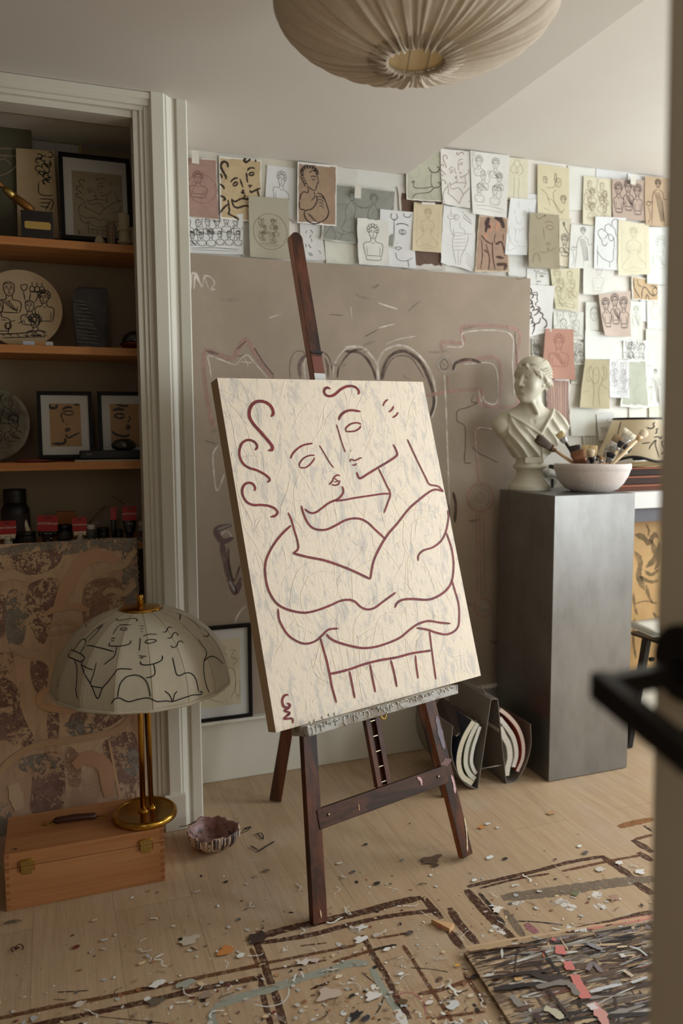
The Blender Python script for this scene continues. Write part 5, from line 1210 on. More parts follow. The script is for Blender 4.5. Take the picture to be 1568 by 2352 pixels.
def headsdf(x, y, z):
    # head coordinates: face towards -y, origin between the ears
    X, Y, Z = x-HC[0], y-HC[1], z-HC[2]; X, Y = rotz(X, Y, HEADYAW)
    nod = radians(6); Y, Z = Y*cos(nod)-Z*sin(nod), Y*sin(nod)+Z*cos(nod)
    aX = np.abs(X)
    d = ell(X, Y, Z, (0, .010, .022), (.056, .068, .062))                      # cranium
    d = smin(d, ell(X, Y, Z, (0, -.018, -.012), (.047, .046, .064)), .018)      # face
    d = smin(d, ell(X, Y, Z, (0, -.034, -.052), (.026, .024, .028)), .022)      # chin and jaw
    d = smin(d, ell(X, Y, Z, (0, -.050, -.066), (.013, .011, .011)), .012)
    d = smin(d, ell(aX, Y, Z, (.028, -.040, -.018), (.016, .016, .020)), .016)  # cheeks
    d = smin(d, cap(aX, Y, Z, (.006, -.0585, .019), (.034, -.046, .021), .005, .0045), .010)   # brow
    d = smax(d, -ell(aX, Y, Z, (.0195, -.0655, .007), (.0135, .0115, .0085)), .008)  # eye sockets
    d = smin(d, ell(aX, Y, Z, (.0195, -.0475, .006), (.0105, .0095, .0080)), .0025)  # eyeballs
    d = smin(d, cap(aX, Y, Z, (.010, -.0575, .0085), (.0195, -.0585, .0125), .0017, .0019), .002)
    d = smin(d, cap(aX, Y, Z, (.0195, -.0585, .0125), (.030, -.0515, .0075), .0019, .0015), .002)
    d = smin(d, cap(aX, Y, Z, (.011, -.0565, .003), (.028, -.0525, .001), .0013, .0012), .002)
    nz = smin(cap(X, Y, Z, (0, -.060, .018), (0, -.0735, -.020), .0050, .0066), ell(aX, Y, Z, (.0075, -.0640, -.0225), (.0058, .0075, .0055)), .005)
    d = smin(d, nz, .0055)
    d = smin(d, ell(X, Y, Z, (0, -.0575, -.0385), (.015, .009, .0045)), .005)   # upper lip
    d = smin(d, ell(X, Y, Z, (0, -.0575, -.0460), (.0125, .0095, .0050)), .004)   # lower lip
    d = smax(d, -cap(aX, Y, Z, (0, -.0690, -.0418), (.0165, -.0590, -.0415), .0014, .0010), .0022)
    d = smax(d, -ell(X, Y, Z, (0, -.069, -.0300), (.0030, .004, .006)), .004)
    d = smax(d, -ell(X, Y, Z, (0, -.0645, -.0550), (.010, .0045, .004)), .005)
    # hair: waves parted over the forehead, rolled above the ears, with a headband and crescent
    ang = np.arctan2(X, -Y); el = np.arctan2(Z-.01, np.sqrt(X*X+Y*Y))
    wav = .0022*np.sin(el*46+np.sin(ang*9)*1.6)+.0016*np.sin(ang*34+el*12)
    hair = ell(X, Y, Z, (0, .012, .030), (.0575, .0735, .0640))-wav*1.4
    fr = .040-.30*np.maximum(aX-.006, 0)**1.0-6*np.maximum(aX-.03, 0)**1.6            # hairline
    hair = smax(hair, -(Z-fr*1.0-(-.0)-(Y+.045)*(-1.15)*(Y > -.05)), .006)
    roll = cap(aX, Y, Z, (.012, -.060, .047), (.047, -.030, .026), .0080, .0105)-.0028*np.sin(aX*330+Z*160)
    roll = smin(roll, cap(aX, Y, Z, (.047, -.030, .026), (.054, .012, .004), .0105, .0105)-.0028*np.sin(Y*300+Z*200), .006)
    roll = smin(roll, cap(aX, Y, Z, (.053, .014, .002), (.038, .060, -.004), .0105, .013)-.0028*np.sin(Y*260), .006)
    hair = smin(hair, roll, .005)
    bun = ell(X, Y, Z, (0, .082, .008), (.028, .026, .026))-.0022*np.sin(Z*320+X*120)
    hair = smin(hair, bun, .008)
    d = smin(d, hair, .0025)
    # headband with raised crescent
    nb = (Z-.046)*.86-(Y+.0)*.42
    band = np.maximum(np.abs(nb-.016)-.0085, ell(X, Y, Z, (0, .010, .028), (.063, .077, .072)))
    band = smax(band, -ell(X, Y, Z, (0, .012, .028), (.053, .066, .060)), .002)
    cres = smax(ell(X, Y, Z, (0, -.008, .054), (.050, .054, .040)), -(Z-.056), .004)
    d = smin(d, band, .003); d = smin(d, cres, .006)
    ear = smin(ell(aX, Y, Z, (.0500, .004, -.006), (.0045, .010, .0155)), 1+0*X, .01)
    return smin(d, ear, .004)


def bustsdf(x, y, z):
    d = headsdf(x, y, z)
    # neck
    nk = cap(x, y, z, (.004, .012, .372), (.004, .018, .285), .034, .045)
    mus = cap(x, y, z, (-.020, -.028, .360), (.014, -.038, .290), .008, .007)
    nk = smin(nk, mus, .012)
    d = smin(d, nk, .012)
    # shoulders and chest
    t = ell(x, y, z, (.0, .022, .232), (.112, .060, .072))
    t = smin(t, ell(x, y, z, (-.104, .018, .238), (.040, .042, .044)), .03)
    t = smin(t, ell(x, y, z, (.104, .030, .232), (.044, .044, .050)), .03)
    t = smin(t, cap(x, y, z, (-.075, .022, .272), (.0, .020, .300), .026, .036), .03)
    t = smin(t, cap(x, y, z, (.080, .026, .268), (.0, .020, .300), .026, .036), .03)
    t = smin(t, ell(x, y, z, (-.042, -.012, .190), (.050, .044, .044)), .026)
    t = smin(t, ell(x, y, z, (.046, -.010, .190), (.050, .044, .044)), .026)
    t = smin(t, ell(x, y, z, (.0, .020, .150), (.078, .050, .075)), .035)
    col = cap(x, y, z, (-.075, -.016, .268), (-.012, -.028, .258), .006, .006)
    t = smin(t, col, .012); t = smin(t, cap(x, y, z, (.070, -.012, .266), (.012, -.028, .258), .006, .006), .012)
    # drapery: cloth over the chest, neckline falling from both shoulders to a V
    vx, vz = .024, .212
    neckl = np.where(x < vx, vz+(vx-x)*.68, vz+(x-vx)*1.45)
    arm = (x+.082)
    skin_left = x < -.094+.0*z
    s1 = (x+.09)*.80+(z-.30)*.62         # distance along lines falling from the near shoulder
    f1 = 1-1.7*np.abs(np.sin((x*1.0+(.31-z)*(-.62-1.5*x))*95+np.sin(z*34)*.5))
    f2 = 1-1.7*np.abs(np.sin((x*.9+(z-.2)*.62)*78+1.0))
    fold = np.where(x < vx+.01, f1, f2)*.0050*np.clip((neckl-z)/.03, 0, 1)
    cloth = t-.0065-fold
    hemc = smax(cloth, (z-neckl)*.7, .004)
    hemc = smax(hemc, -(x+.090)-(.25-z)*.12, .003)
    d = smin(d, smax(t, -1+0*x, .01), .014)
    d = smin(d, hemc, .002)
    hem = np.maximum(np.abs(z-neckl)*.75-.0042, t-.0105)
    hem = smax(hem, -(x+.088), .003); d = smin(d, hem, .0035)
    # cut arms and the truncated body
    cutl = -(x+.128)*.94+(z-.20)*-.33; d = smax(d, cutl*1.0, .003)
    d = smax(d, (x-.138)*.95-(z-.2)*.28, .003)
    side = np.abs(x-.004)-(.056+.0*z+np.maximum(z-.120, 0)*.80); d = np.where(z < .262, smax(d, side*.8, .010), d)
    d = smax(d, .118-z+np.abs(x)*.02, .004)
    # hollow the back a little
    d = smax(d, -ell(x, y, z, (0, .10, .17), (.075, .062, .09)), .01)
    return d


def soclesdf(x, y, z):
    r = np.sqrt((x*1.0)**2+((y-.010)*1.0)**2)
    pr = np.interp(z.ravel(), [0, .004, .018, .026, .034, .050, .066, .078, .084, .092, .098, .106, .122], [.078, .079, .078, .069, .063, .050, .047, .051, .060, .062, .056, .050, .050]).reshape(z.shape)
    d = (r-pr)*.8
    d = smax(d, -z, .001); d = smax(d, z-.124, .001)
    tab = np.maximum(np.maximum(np.abs(x-.004)-.036, np.abs(y-.0)-.046), np.abs(z-.114)-.011)
    return smin(d, tab, .003)


vs, fs = surface_nets(bustsdf, (-.15, -.10, .10), (.16, .125, .525), .0021)
M_marble = mat('aged_plaster', (196, 190, 170), .48, noise=((12, 12, 12), .3, (176, 170, 148)), spec=.45)
_N = M_marble.node_tree; _g = _N.nodes.new('ShaderNodeAmbientOcclusion'); _N.nodes.remove(_g)
bx = P(1213, 1124, 'z', ph)
bc = P(1216, 1118, 'z', ph); bc.y += .03; bc = Vector((bc.x, max(min(bc.y, py1-.085), py0+.1), ph))
bc.x = P(1216, 1124, 'y', bc.y).x
BYAW = radians(-19)
Mb = Matrix.Translation(bc) @ Matrix.Rotation(BYAW, 4, 'Z') @ Matrix.Scale(1.05, 4)
bt = thing('classical_bust', 'pale classical bust of a woman in a draped robe, standing on the metal plinth', 'bust', bc)
mb = MB(); mb.add([Mb @ Vector(v) for v in vs], fs.tolist(), smooth=True)
o = link('bust_figure', mb, M_marble, bt)
sm = o.modifiers.new('smooth', 'SMOOTH'); sm.factor = .5; sm.iterations = 2
vs, fs = surface_nets(soclesdf, (-.09, -.08, -.004), (.09, .10, .13), .0025)
mb = MB(); mb.add([Mb @ Vector(v) for v in vs], fs.tolist(), smooth=True); link('socle', mb, M_marble, bt)
mb = MB(); s = .082
for z0_, z1_, k in ((0, .012, 1), (.0, .0, 1)):
    if z1_ > z0_: mb.box((bc.x-s, bc.y-s+.01, bc.z), (bc.x+s, bc.y+s-.005, bc.z+z1_))

# ---- white bowl and its brushes
Bc = P(1358, 1128, 'z', ph); Bc = Vector((Bc.x, 2.535, ph)); Bc.x = P(1358, 1120, 'y', 2.535).x
kB = (Bc-CAM).dot(fw)/F
R = 85*kB; Hb = P(1358, 1068, 'y', Bc.y).z-ph+.008
Rb = lambda r: r*R/85
prof = [(Rb(44), 0), (Rb(47), .004), (Rb(58), Hb*.10), (Rb(70), Hb*.30), (Rb(79), Hb*.55), (Rb(82.5), Hb*.72), (Rb(83), Hb*.76), (Rb(85), Hb*.80), (Rb(85.5), Hb*.93), (Rb(84), Hb), (Rb(80), Hb), (Rb(77), Hb*.9), (Rb(74), Hb*.6), (Rb(60), Hb*.25), (Rb(30), Hb*.12), (0.0001, Hb*.11)]
mb = MB(); rq = random.Random(5)
mb.lathe(prof, Bc, 64, fn=lambda r, z, a: (r*(1+.006*sin(3*a+z*30)), z+.0015*sin(2*a)*(z/Hb)))
single('stoneware_bowl', mb, mat('rough_white_stoneware', (214, 204, 198), .85, noise=((40, 40, 40), .3, (192, 180, 172)), bump=((150, 150, 150), .8, .003)), 'rough white stoneware bowl full of brushes on the metal plinth', 'bowl')


def brush(name, label, tip, root, bw, bl, style, hcol, bcol, flat=True, fer=(150, 146, 138), hr=.005, group='brushes in the white bowl', thick=.35):
    """tip and root are 3D points; the bristles end at the tip, the handle at the root"""
    tip, root = Vector(tip), Vector(root); ax_ = (tip-root); Lg = ax_.length; ax_.normalize()
    bw *= 1.22; side = ax_.cross(CAM-tip).normalized(); dep = side.cross(ax_).normalized()
    t = thing(name, label, 'paintbrush', root, group)
    f0 = tip-ax_*bl; f1 = f0-ax_*min(bw*.75, .04)

    def loft(mb, secs, c, m=0, seg=14, rag=0):
        vs = []; fs = []
        for k, (p, a, b) in enumerate(secs):
            for i in range(seg):
                an = 2*pi*i/seg; ca, sa = cos(an), sin(an)
                if flat: ca = math.copysign(abs(ca)**.55, ca); sa = math.copysign(abs(sa)**.7, sa)
                rg = ax_*(rnd.uniform(-rag, rag)) if k == len(secs)-1 else Vector()
                vs.append(p+side*ca*a+dep*sa*b+rg)
        for k in range(len(secs)-1):
            for i in range(seg): fs.append((k*seg+i, k*seg+(i+1) % seg, (k+1)*seg+(i+1) % seg, (k+1)*seg+i))
        fs += [tuple(range(seg))[::-1], tuple(range((len(secs)-1)*seg, len(secs)*seg))]
        mb.add(vs, fs, m, c, True)
    w = bw/2; th = w*thick if flat else w
    mb = MB()
    sp = {'fan': 1.5, 'flat': 1.05, 'mop': 1.35, 'point': .55}[style]
    if style == 'point': secs = [(f0, w, th), (f0+ax_*bl*.4, w*1.15, th*1.15), (f0+ax_*bl*.8, w*.6, th*.6), (tip, w*.08, th*.1)]
    elif style == 'mop': secs = [(f0, w*.8, th*.9), (f0+ax_*bl*.35, w*1.1, th*1.2), (f0+ax_*bl*.75, w*sp, th*1.3), (tip-ax_*.002, w*1.0, th), (tip, w*.5, th*.5)]
    else: secs = [(f0, w*.95, th), (f0+ax_*bl*.5, w*(1+sp)/2, th*.9), (tip, w*sp, th*.55)]
    loft(mb, secs, bcol, rag=bl*.06)
    for i in range(46):
        u = rnd.uniform(-.95, .95); v_ = rnd.choice((-1, 1)); d0 = side*u*w*.95+dep*v_*th*.85*math.sqrt(max(0, 1-u*u))
        d1 = side*u*w*sp*(1 if style != 'point' else .2)+dep*v_*th*.6*math.sqrt(max(0, 1-u*u))*(1 if style != 'point' else .2)
        kk = rnd.uniform(.75, 1.15); cc = tuple(max(0, min(255, c*kk)) for c in bcol)
        mb.tube([f0+d0, f0+ax_*bl*.55+(d0+d1)*.56, tip+d1+ax_*bl*rnd.uniform(-.05, .05)], [bw*.02+.0003]*2+[.0002], 4, 0, cc, cap=False)
    link('bristles', mb, M_bri, t)
    mb = MB(); loft(mb, [(f1, hr*1.15, hr*1.1), (f1+ax_*.004, w*.7, th*.8), (f0-ax_*.004, w*.97, th*1.03), (f0+ax_*.002, w*.99, th*1.03)], fer); link('ferrule', mb, M_fer, t)
    mb = MB(); Lh = (f1-root).length; mb.tube([root, root+ax_*Lh*.3, root+ax_*Lh*.7, f1+ax_*.003], [hr*.7, hr, hr*1.3, hr*1.1], 10, 0, hcol); link('handle', mb, M_vcs, t)
    return t


M_bri = mat('brush_bristle', vcol=True, rough=.8, bump=((300, 300, 300), .4, .001))
M_fer = mat('brush_ferrule', vcol=True, rough=.35, metal=.8)
B2 = lambda x, y, d=0: P(1100+x/3.564, 780+y/3.564, 'y', Bc.y+d)
root_ = lambda dx=0, dy=0: Bc+Vector((dx, dy, .03))
WD = (176, 140, 100)
brush('paintbrush', 'broad dark haired mop brush leaning left out of the white bowl', B2(472, 804, .02), root_(.05, 0), .024, .072, 'mop', WD, (78, 66, 56), fer=(96, 78, 60), thick=.6)
brush('paintbrush', 'pale bristle brush with silver ferrule in front of the bust', B2(652, 762, .06), root_(.02, .02), .024, .026, 'flat', (60, 50, 44), (200, 176, 130), fer=(170, 170, 170))
brush('paintbrush', 'wide paint crusted brush with dark bristles near the left rim', B2(778, 868, .03), root_(-.04, .01), .034, .030, 'flat', WD, (58, 48, 42))
brush('paintbrush', 'reddish brown crusted brush in the middle of the white bowl', B2(800, 910, -.02), root_(-.03, -.02), .042, .034, 'flat', WD, (120, 78, 48), fer=(96, 62, 44), thick=.6)
brush('paintbrush', 'wide straw coloured brush behind the round white brush', B2(905, 868, .05), root_(.0, .03), .046, .045, 'flat', WD, (196, 168, 120))
brush('paintbrush', 'round soft white brush pointing up at the middle of the bowl', B2(912, 896, -.01), root_(.0, -.01), .020, .032, 'mop', (30, 28, 28), (196, 178, 146), flat=False, fer=(50, 46, 42))
brush('paintbrush', 'small brown pointed brush right of the round white brush', B2(1000, 950, -.03), root_(.01, -.03), .013, .016, 'point', WD, (150, 112, 70), flat=False)
brush('paintbrush', 'black bristled stub brush low at the right of the bowl', B2(1085, 925, -.03), root_(.02, -.02), .022, .024, 'mop', WD, (22, 20, 20), fer=(120, 116, 112))
brush('paintbrush', 'brown grey flat brush leaning right over the lampshade', B2(1148, 790, .04), root_(-.01, .01), .030, .040, 'flat', (150, 130, 104), (128, 104, 76), fer=(176, 172, 166))
brush('paintbrush', 'thin black haired brush upright at the right of the bowl', B2(1165, 838, 0), root_(.03, -.01), .013, .030, 'fan', (200, 176, 140), (24, 22, 24), flat=False, fer=(168, 166, 160))
brush('paintbrush', 'big white mop brush with pale wooden handle reaching far right', B2(1362, 752, -.02), root_(-.02, -.03), .022, .036, 'mop', (206, 178, 140), (206, 188, 160), flat=False, fer=(206, 178, 140), hr=.0055)
brush('paintbrush', 'white fan brush behind the big mop brush', B2(1240, 760, .05), root_(.0, .02), .036, .034, 'fan', WD, (210, 200, 180))
brush('paintbrush', 'black flat brush between the thin black brush and the mop brush', B2(1225, 875, .01), root_(.03, .02), .026, .028, 'flat', WD, (34, 30, 32))
brush('paintbrush', 'grey speckled wide brush near the right rim', B2(1090, 872, .03), root_(.02, .02), .034, .030, 'flat', WD, (150, 142, 132))
# ------------------------------------------------------------------ wooden box, table lamp, clay bowl
xb0, xb1, yb0 = P(15, 2093.6, 'z', 0).x, P(380, 2024, 'z', 0).x, 2.242
hb = (P(10, 1965.5, 'y', yb0).z+P(380, 1900, 'y', yb0).z)/2
yb1 = P(13, 1878, 'z', hb).y
bxt = thing('wooden_box', 'reddish beech box with two brass latches and a carrying handle, under the table lamp', 'box', ((xb0+xb1)/2, (yb0+yb1)/2, 0))
zl = hb*.74
mb = MB(); mb.box((xb0, yb0, 0), (xb1, yb1, zl-.0006))
# finger joints at the front corners
o = link('case', mb, M_beech, bxt, .0015)
mb = MB(); mb.box((xb0, yb0, zl+.0006), (xb1, yb1, hb)); link('lid', mb, M_beech, bxt, .0015)
M_bd = wood('dark_joint_wood', (168, 114, 74), (150, 96, 58), 'z', .5)
for xx, s in ((xb0, 1), (xb1, -1)):
    mb = MB()
    for k in range(8):
        z = .008+k*hb/8
        mb.box((xx, yb0-.0004, z), (xx+s*.012, yb0+.002, z+hb/16.5))
    link('finger_joint', mb, M_bd, bxt)
for i, (lx, ly) in enumerate(((62, 1990), (335, 1942))):
    c_ = P(lx, ly, 'y', yb0); w, h = .0135, .023
    mb = MB(); mb.box((c_.x-w, yb0-.0015, c_.z-h), (c_.x+w, yb0, c_.z+h)); lt = link('latch', mb, M_brass2, bxt, .0006)
    for part, za, zb_, wd, dd in (('latch_hook', .004, .020, w*1.25, .005), ('latch_hook', -.012, .002, w*1.2, .004)):
        mb = MB(); mb.box((c_.x-wd, yb0-dd, c_.z+za), (c_.x+wd, yb0-.001, c_.z+zb_)); x_ = link(part, mb, M_brass2, bxt, .001); x_.parent = lt
    mb = MB(); z1_ = c_.z+.018; z0_ = c_.z-.012
    mb.tube([(c_.x-w*1.35, yb0-.004, z0_), (c_.x-w*1.35, yb0-.005, z1_), (c_.x-w*1.2, yb0-.006, z1_+.002), (c_.x+w*1.2, yb0-.006, z1_+.002), (c_.x+w*1.35, yb0-.005, z1_), (c_.x+w*1.35, yb0-.004, z0_)], .0012, 6)
    x_ = link('latch_wire', mb, M_brass, bxt); x_.parent = lt
    mb = MB()
    for dx, dz in ((-.006, -.004), (.006, -.004), (-.006, .012), (.006, .012), (0, -.019), (0, .0215)):
        mb.tube([(c_.x+dx, yb0-.006 if abs(dz) < .015 else yb0-.0015, c_.z+dz), (c_.x+dx, yb0-.0068 if abs(dz) < .015 else yb0-.0028, c_.z+dz)], .0016, 8)
    x_ = link('rivet', mb, M_steel, bxt); x_.parent = lt
# handle: a leather or wood grip lying on the lid with brass end loops
ha, hb_ = P(122, 1893, 'z', hb), P(222, 1880, 'z', hb)
d_ = (hb_-ha).normalized(); n_ = Vector((-d_.y, d_.x, 0))
mb = MB(); L = (hb_-ha).length
secs = [(0, .006, .005), (.06, .012, .009), (.25, .0115, .009), (.5, .013, .010), (.75, .0115, .009), (.94, .012, .009), (1, .006, .005)]
vs = []; fs = []; sg = 12
for t, a, b in secs:
    c_ = ha+d_*L*t+Vector((0, 0, .009+.003*sin(t*pi)))
    for i in range(sg): an = 2*pi*i/sg; vs.append(c_+n_*a*cos(an)+Vector((0, 0, b*sin(an))))
for k in range(len(secs)-1):
    for i in range(sg): fs.append((k*sg+i, k*sg+(i+1) % sg, (k+1)*sg+(i+1) % sg, (k+1)*sg+i))
fs += [tuple(range(sg))[::-1], tuple(range((len(secs)-1)*sg, len(secs)*sg))]
mb.add(vs, fs, smooth=True); hd_ = link('carrying_handle', mb, mat('dark_grip', (66, 36, 24), .4), bxt)
for c_, s in ((ha, -1), (hb_, 1)):
    mb = MB()
    for k in (-1, 1): mb.tube([c_-d_*s*.012+n_*k*.006+Vector((0, 0, .004)), c_+d_*s*.022+n_*k*.006+Vector((0, 0, .003)), c_+d_*s*.026+n_*k*.003+Vector((0, 0, .003))], .0014, 6)
    mb.tube([c_+d_*s*.022-n_*.006+Vector((0, 0, .003)), c_+d_*s*.022+n_*.006+Vector((0, 0, .003))], .0014, 6)
    x_ = link('brass_loop', mb, M_brass, bxt); x_.parent = hd_
    mb = MB(); q = c_-d_*s*.012; mb.tube([q+Vector((0, 0, .016)), q+Vector((0, 0, .0175))], .0035, 10); x_ = link('rivet', mb, M_brass, bxt); x_.parent = hd_
mb = MB()
for i in range(5): q = P(30+rnd.uniform(-4, 8), 1950+rnd.uniform(-3, 3), 'z', hb); mb.tube([q+Vector((0, 0, .0004)), q+Vector((rnd.uniform(-.008, .008), rnd.uniform(-.006, .006), .0004))], [.0008, .0014], 5, 0, (60, 30, 22))
x_ = link('paint_fleck', mb, M_vc, bxt); x_['label'] = 'dark red paint flecks on the lid'

# lamp
LBp = P(333, 1866, 'z', hb+.012); kL = (LBp-CAM).dot(fw)/F
Rl = 73*kL
LBc = Vector((LBp.x, max(LBp.y, yb0+Rl*.80), 0)); LBc.z = hb
lamp = thing('table_lamp', 'brass table lamp with a cream domed shade painted with faces, standing on the beech box', 'lamp', LBc)
M_lbrass = mat('lamp_brass', (196, 150, 66), .22, 1, noise=((20, 20, 6), .4, (156, 112, 46)))
mb = MB(); mb.lathe([(Rl*.93, 0), (Rl*.99, .004), (Rl, .010), (Rl*.985, .017), (Rl*.93, .0215), (Rl*.86, .0215), (Rl*.845, .0185), (Rl*.83, .0180), (.0001, .0185)], LBc, 72); link('lamp_base', mb, M_lbrass, lamp)
zs = P(328, 1566, 'y', LBc.y).z-LBc.z      # shade rim height above the base
poles = []
for s in (-1, 1):
    px_ = 325.5 if s < 0 else 346
    c_ = P(px_, 1760, 'y', LBc.y); poles.append(c_)
    mb = MB(); rr_ = .0083 if s < 0 else .0066; yy = LBc.y+(.0 if s < 0 else .012)
    mb.tube([(c_.x, yy, LBc.z+.018), (c_.x, yy, LBc.z+zs+.16)], rr_, 20); link('pole', mb, M_lbrass, lamp)
    mb = MB(); mb.lathe([(rr_*2.0, 0), (rr_*1.9, .003), (rr_*1.25, .006), (rr_, .010)], (c_.x, yy, LBc.z+.018), 20); link('pole_collar', mb, M_lbrass, lamp)
SCn = P(327.5, 1566, 'y', LBc.y); kS = (SCn-CAM).dot(fw)/F; SA = 199*kS
capz = P(333, 1397, 'y', LBc.y).z-SCn.z
capR = 46*kS
SBz = capz/math.sqrt(1-(capR/SA)**2)
NP = 16


def dome(t, a, off=0, panel=True):
    """t: 0 at the rim .. 1 at the cap; a: angle"""
    tm = math.acos(capR/SA)*t
    k = 1
    if panel:
        f = ((a*NP/(2*pi)) % 1)-.5; k = 1-.030*(1-(2*abs(f))**2)*sin(min(1, t*1.15)*pi*.5+.25) if False else 1-.022*(1-4*f*f)
    # slightly flattened near the rim
    r = SA*(cos(tm)**.92)*k+off*cos(tm); z = SBz*(sin(tm)**1.02)+off*sin(tm)
    return Vector((SCn.x+r*cos(a), SCn.y+r*sin(a), SCn.z+z))


mb = MB(); NA, NT = NP*10, 22
a0p = radians(7)
vs = [dome(j/NT, 2*pi*i/NA+a0p) for j in range(NT+1) for i in range(NA)]
mb.add(vs, [(j*NA+i, j*NA+(i+1) % NA, (j+1)*NA+(i+1) % NA, (j+1)*NA+i) for j in range(NT) for i in range(NA)], 0, (206, 196, 170), True)
vi = [dome(j/NT, 2*pi*i/NA+a0p, -.002) for j in range(NT+1) for i in range(NA)]
mb.add(vi, [(j*NA+i, (j+1)*NA+i, (j+1)*NA+(i+1) % NA, j*NA+(i+1) % NA) for j in range(NT) for i in range(NA)], 0, (206, 196, 170), True)
# drawing on the shade: pixel rays meet the dome


def shade_pt(x, y):
    d = ray(x, y); o = CAM-SCn; ex = Vector((1/SA, 1/SA, 1/SBz)); D = Vector((d.x*ex.x, d.y*ex.y, d.z*ex.z)); O = Vector((o.x*ex.x, o.y*ex.y, o.z*ex.z))
    A_, B__, C__ = D.dot(D), 2*D.dot(O), O.dot(O)-1; dis = B__*B__-4*A_*C__
    if dis < 0: return None
    t = (-B__-math.sqrt(dis))/(2*A_); p = CAM+d*t
    q = p-SCn; zz = min(max(q.z/SBz, 0), .999); tm = math.asin(zz); t_ = tm/math.acos(capR/SA); a = math.atan2(q.y, q.x)
    if q.z < 0 or t_ > 1: return None
    return dome(t_, a, .0009), Vector((q.x/SA/SA, q.y/SA/SA, q.z/SBz/SBz)).normalized()


L_ = lambda l: [(x/2.613, 1200+y/2.613) for x, y in l]
for pts, w in (
    ([(665, 1090), (685, 1060), (715, 1052), (745, 1068), (775, 1077), (830, 1062), (880, 1052), (910, 1058), (945, 1074), (1000, 1072), (1040, 1076), (1090, 1058), (1150, 1036), (1205, 1034), (1220, 1025), (1215, 1015), (1205, 1020)], 2.2),
    ([(705, 1048), (712, 1000), (725, 960), (760, 925), (810, 915), (850, 925), (880, 955), (895, 1000), (903, 1045)], 2.2), ([(795, 880), (715, 876), (690, 900), (650, 950), (610, 995), (580, 1058), (545, 980), (490, 860), (490, 840), (512, 808)], 2.2),
    ([(490, 852), (560, 885)], 2), ([(578, 838), (560, 905), (542, 975), (612, 993)], 2), ([(445, 825), (458, 880), (455, 960), (450, 1010), (465, 1060)], 2), ([(425, 765), (412, 790), (430, 810), (480, 833), (505, 805), (440, 762), (425, 765)], 2.2), ([(505, 805), (512, 800)], 2),
    ([(440, 775), (500, 700), (520, 715), (480, 785)], 2), ([(515, 700), (590, 635), (598, 645), (530, 715)], 1.8), ([(590, 635), (610, 615), (622, 622), (605, 630), (638, 600)], 1.6), ([(520, 740), (560, 738), (690, 775)], 2.2), ([(705, 740), (690, 795), (650, 830), (622, 852)], 2),
    ([(662, 718), (660, 738), (720, 738), (775, 728), (788, 705)], 2.2), ([(716, 618), (700, 640), (680, 672)], 1.8), ([(718, 620), (735, 612), (792, 612)], 2), ([(725, 636), (740, 630), (765, 632), (760, 642), (735, 642), (725, 636)], 1.8), ([(668, 700), (680, 692), (695, 694)], 2), ([(668, 706), (680, 708), (690, 704)], 1.8),
    ([(709, 574), (720, 586), (745, 582), (790, 574), (815, 574), (826, 586), (818, 592)], 2), ([(838, 620), (862, 618)], 1.6), ([(840, 636), (862, 636)], 1.6), ([(842, 654), (858, 652)], 1.6),
    ([(842, 690), (840, 730), (836, 768)], 1.8), ([(858, 680), (890, 668), (940, 670)], 2), ([(868, 715), (890, 700), (935, 704), (925, 716), (890, 722), (868, 715)], 2), ([(835, 796), (850, 800), (880, 800)], 2), ([(838, 808), (850, 812), (862, 806)], 1.8),
    ([(842, 830), (848, 848), (880, 852), (940, 840), (972, 822), (975, 796)], 2.4), ([(922, 846), (930, 890), (925, 912), (900, 925), (875, 930)], 2.2), ([(972, 655), (990, 655), (998, 635), (1010, 625), (1028, 632)], 2), ([(1000, 690), (1020, 690), (1030, 670), (1045, 658), (1062, 668), (1060, 678)], 2), ([(1025, 735), (1035, 748), (1055, 738), (1065, 715), (1085, 710), (1098, 722)], 2),
    ([(1036, 808), (1048, 860), (1062, 910), (1085, 915), (1110, 900), (1150, 905), (1180, 940), (1200, 1020)], 2.2), ([(990, 1010), (1020, 1035), (1040, 1074), (1050, 1035), (1068, 1012)], 2), ([(1180, 695), (1205, 730), (1236, 770), (1225, 830), (1228, 900), (1245, 980), (1262, 1022)], 2),
    ([(1226, 830), (1245, 808), (1285, 802), (1320, 820), (1342, 845)], 2), ([(1068, 585), (1070, 555), (1048, 545)], 2.2), ([(1088, 620), (1100, 626)], 1.8), ([(1104, 634), (1114, 640)], 1.8), ([(1108, 572), (1150, 595), (1200, 640)], 1.6), ([(1212, 632), (1240, 660), (1240, 682), (1218, 678)], 2), ([(522, 632), (540, 600), (560, 596)], 1.6), ([(345, 935), (338, 970), (348, 985)], 1.6)):
    run = []; nn = []
    for p in smooth([(x, y, 0) for x, y in L_(pts)], 6):
        s_ = shade_pt(p.x, p.y)
        if s_ is None:
            if len(run) > 2: mb.ribbon(run, w*kS*1.0, nn, 1, (28, 24, 24), off=.0003)
            run, nn = [], []
        else: run.append(s_[0]); nn.append(s_[1])
    if len(run) > 2: mb.ribbon(run, w*kS*1.0, nn, 1, (28, 24, 24), off=.0003)
M_shade = mat('cream_shade_cloth', (214, 205, 184), .85, noise=((60, 60, 4), .2, (190, 180, 152)), bump=((260, 260, 60), .3, .0008), trans=.18)
sh_ = link('lamp_shade', mb, [M_shade, M_ink], lamp)
mb = MB()
ring = [dome(0, 2*pi*i/96+a0p, .001)+Vector((0, 0, -.003)) for i in range(97)]; mb.tube(ring, .0048, 8, cap=False); x_ = link('shade_trim', mb, M_shade, lamp); x_.parent = sh_
mb = MB()
for k in range(NP): a = 2*pi*k/NP; mb.tube([dome(j/14, a, .0002) for j in range(15)], .0007, 5, cap=False)
x_ = link('seam', mb, mat('shade_seam', (176, 160, 128), .8), lamp); x_.parent = sh_
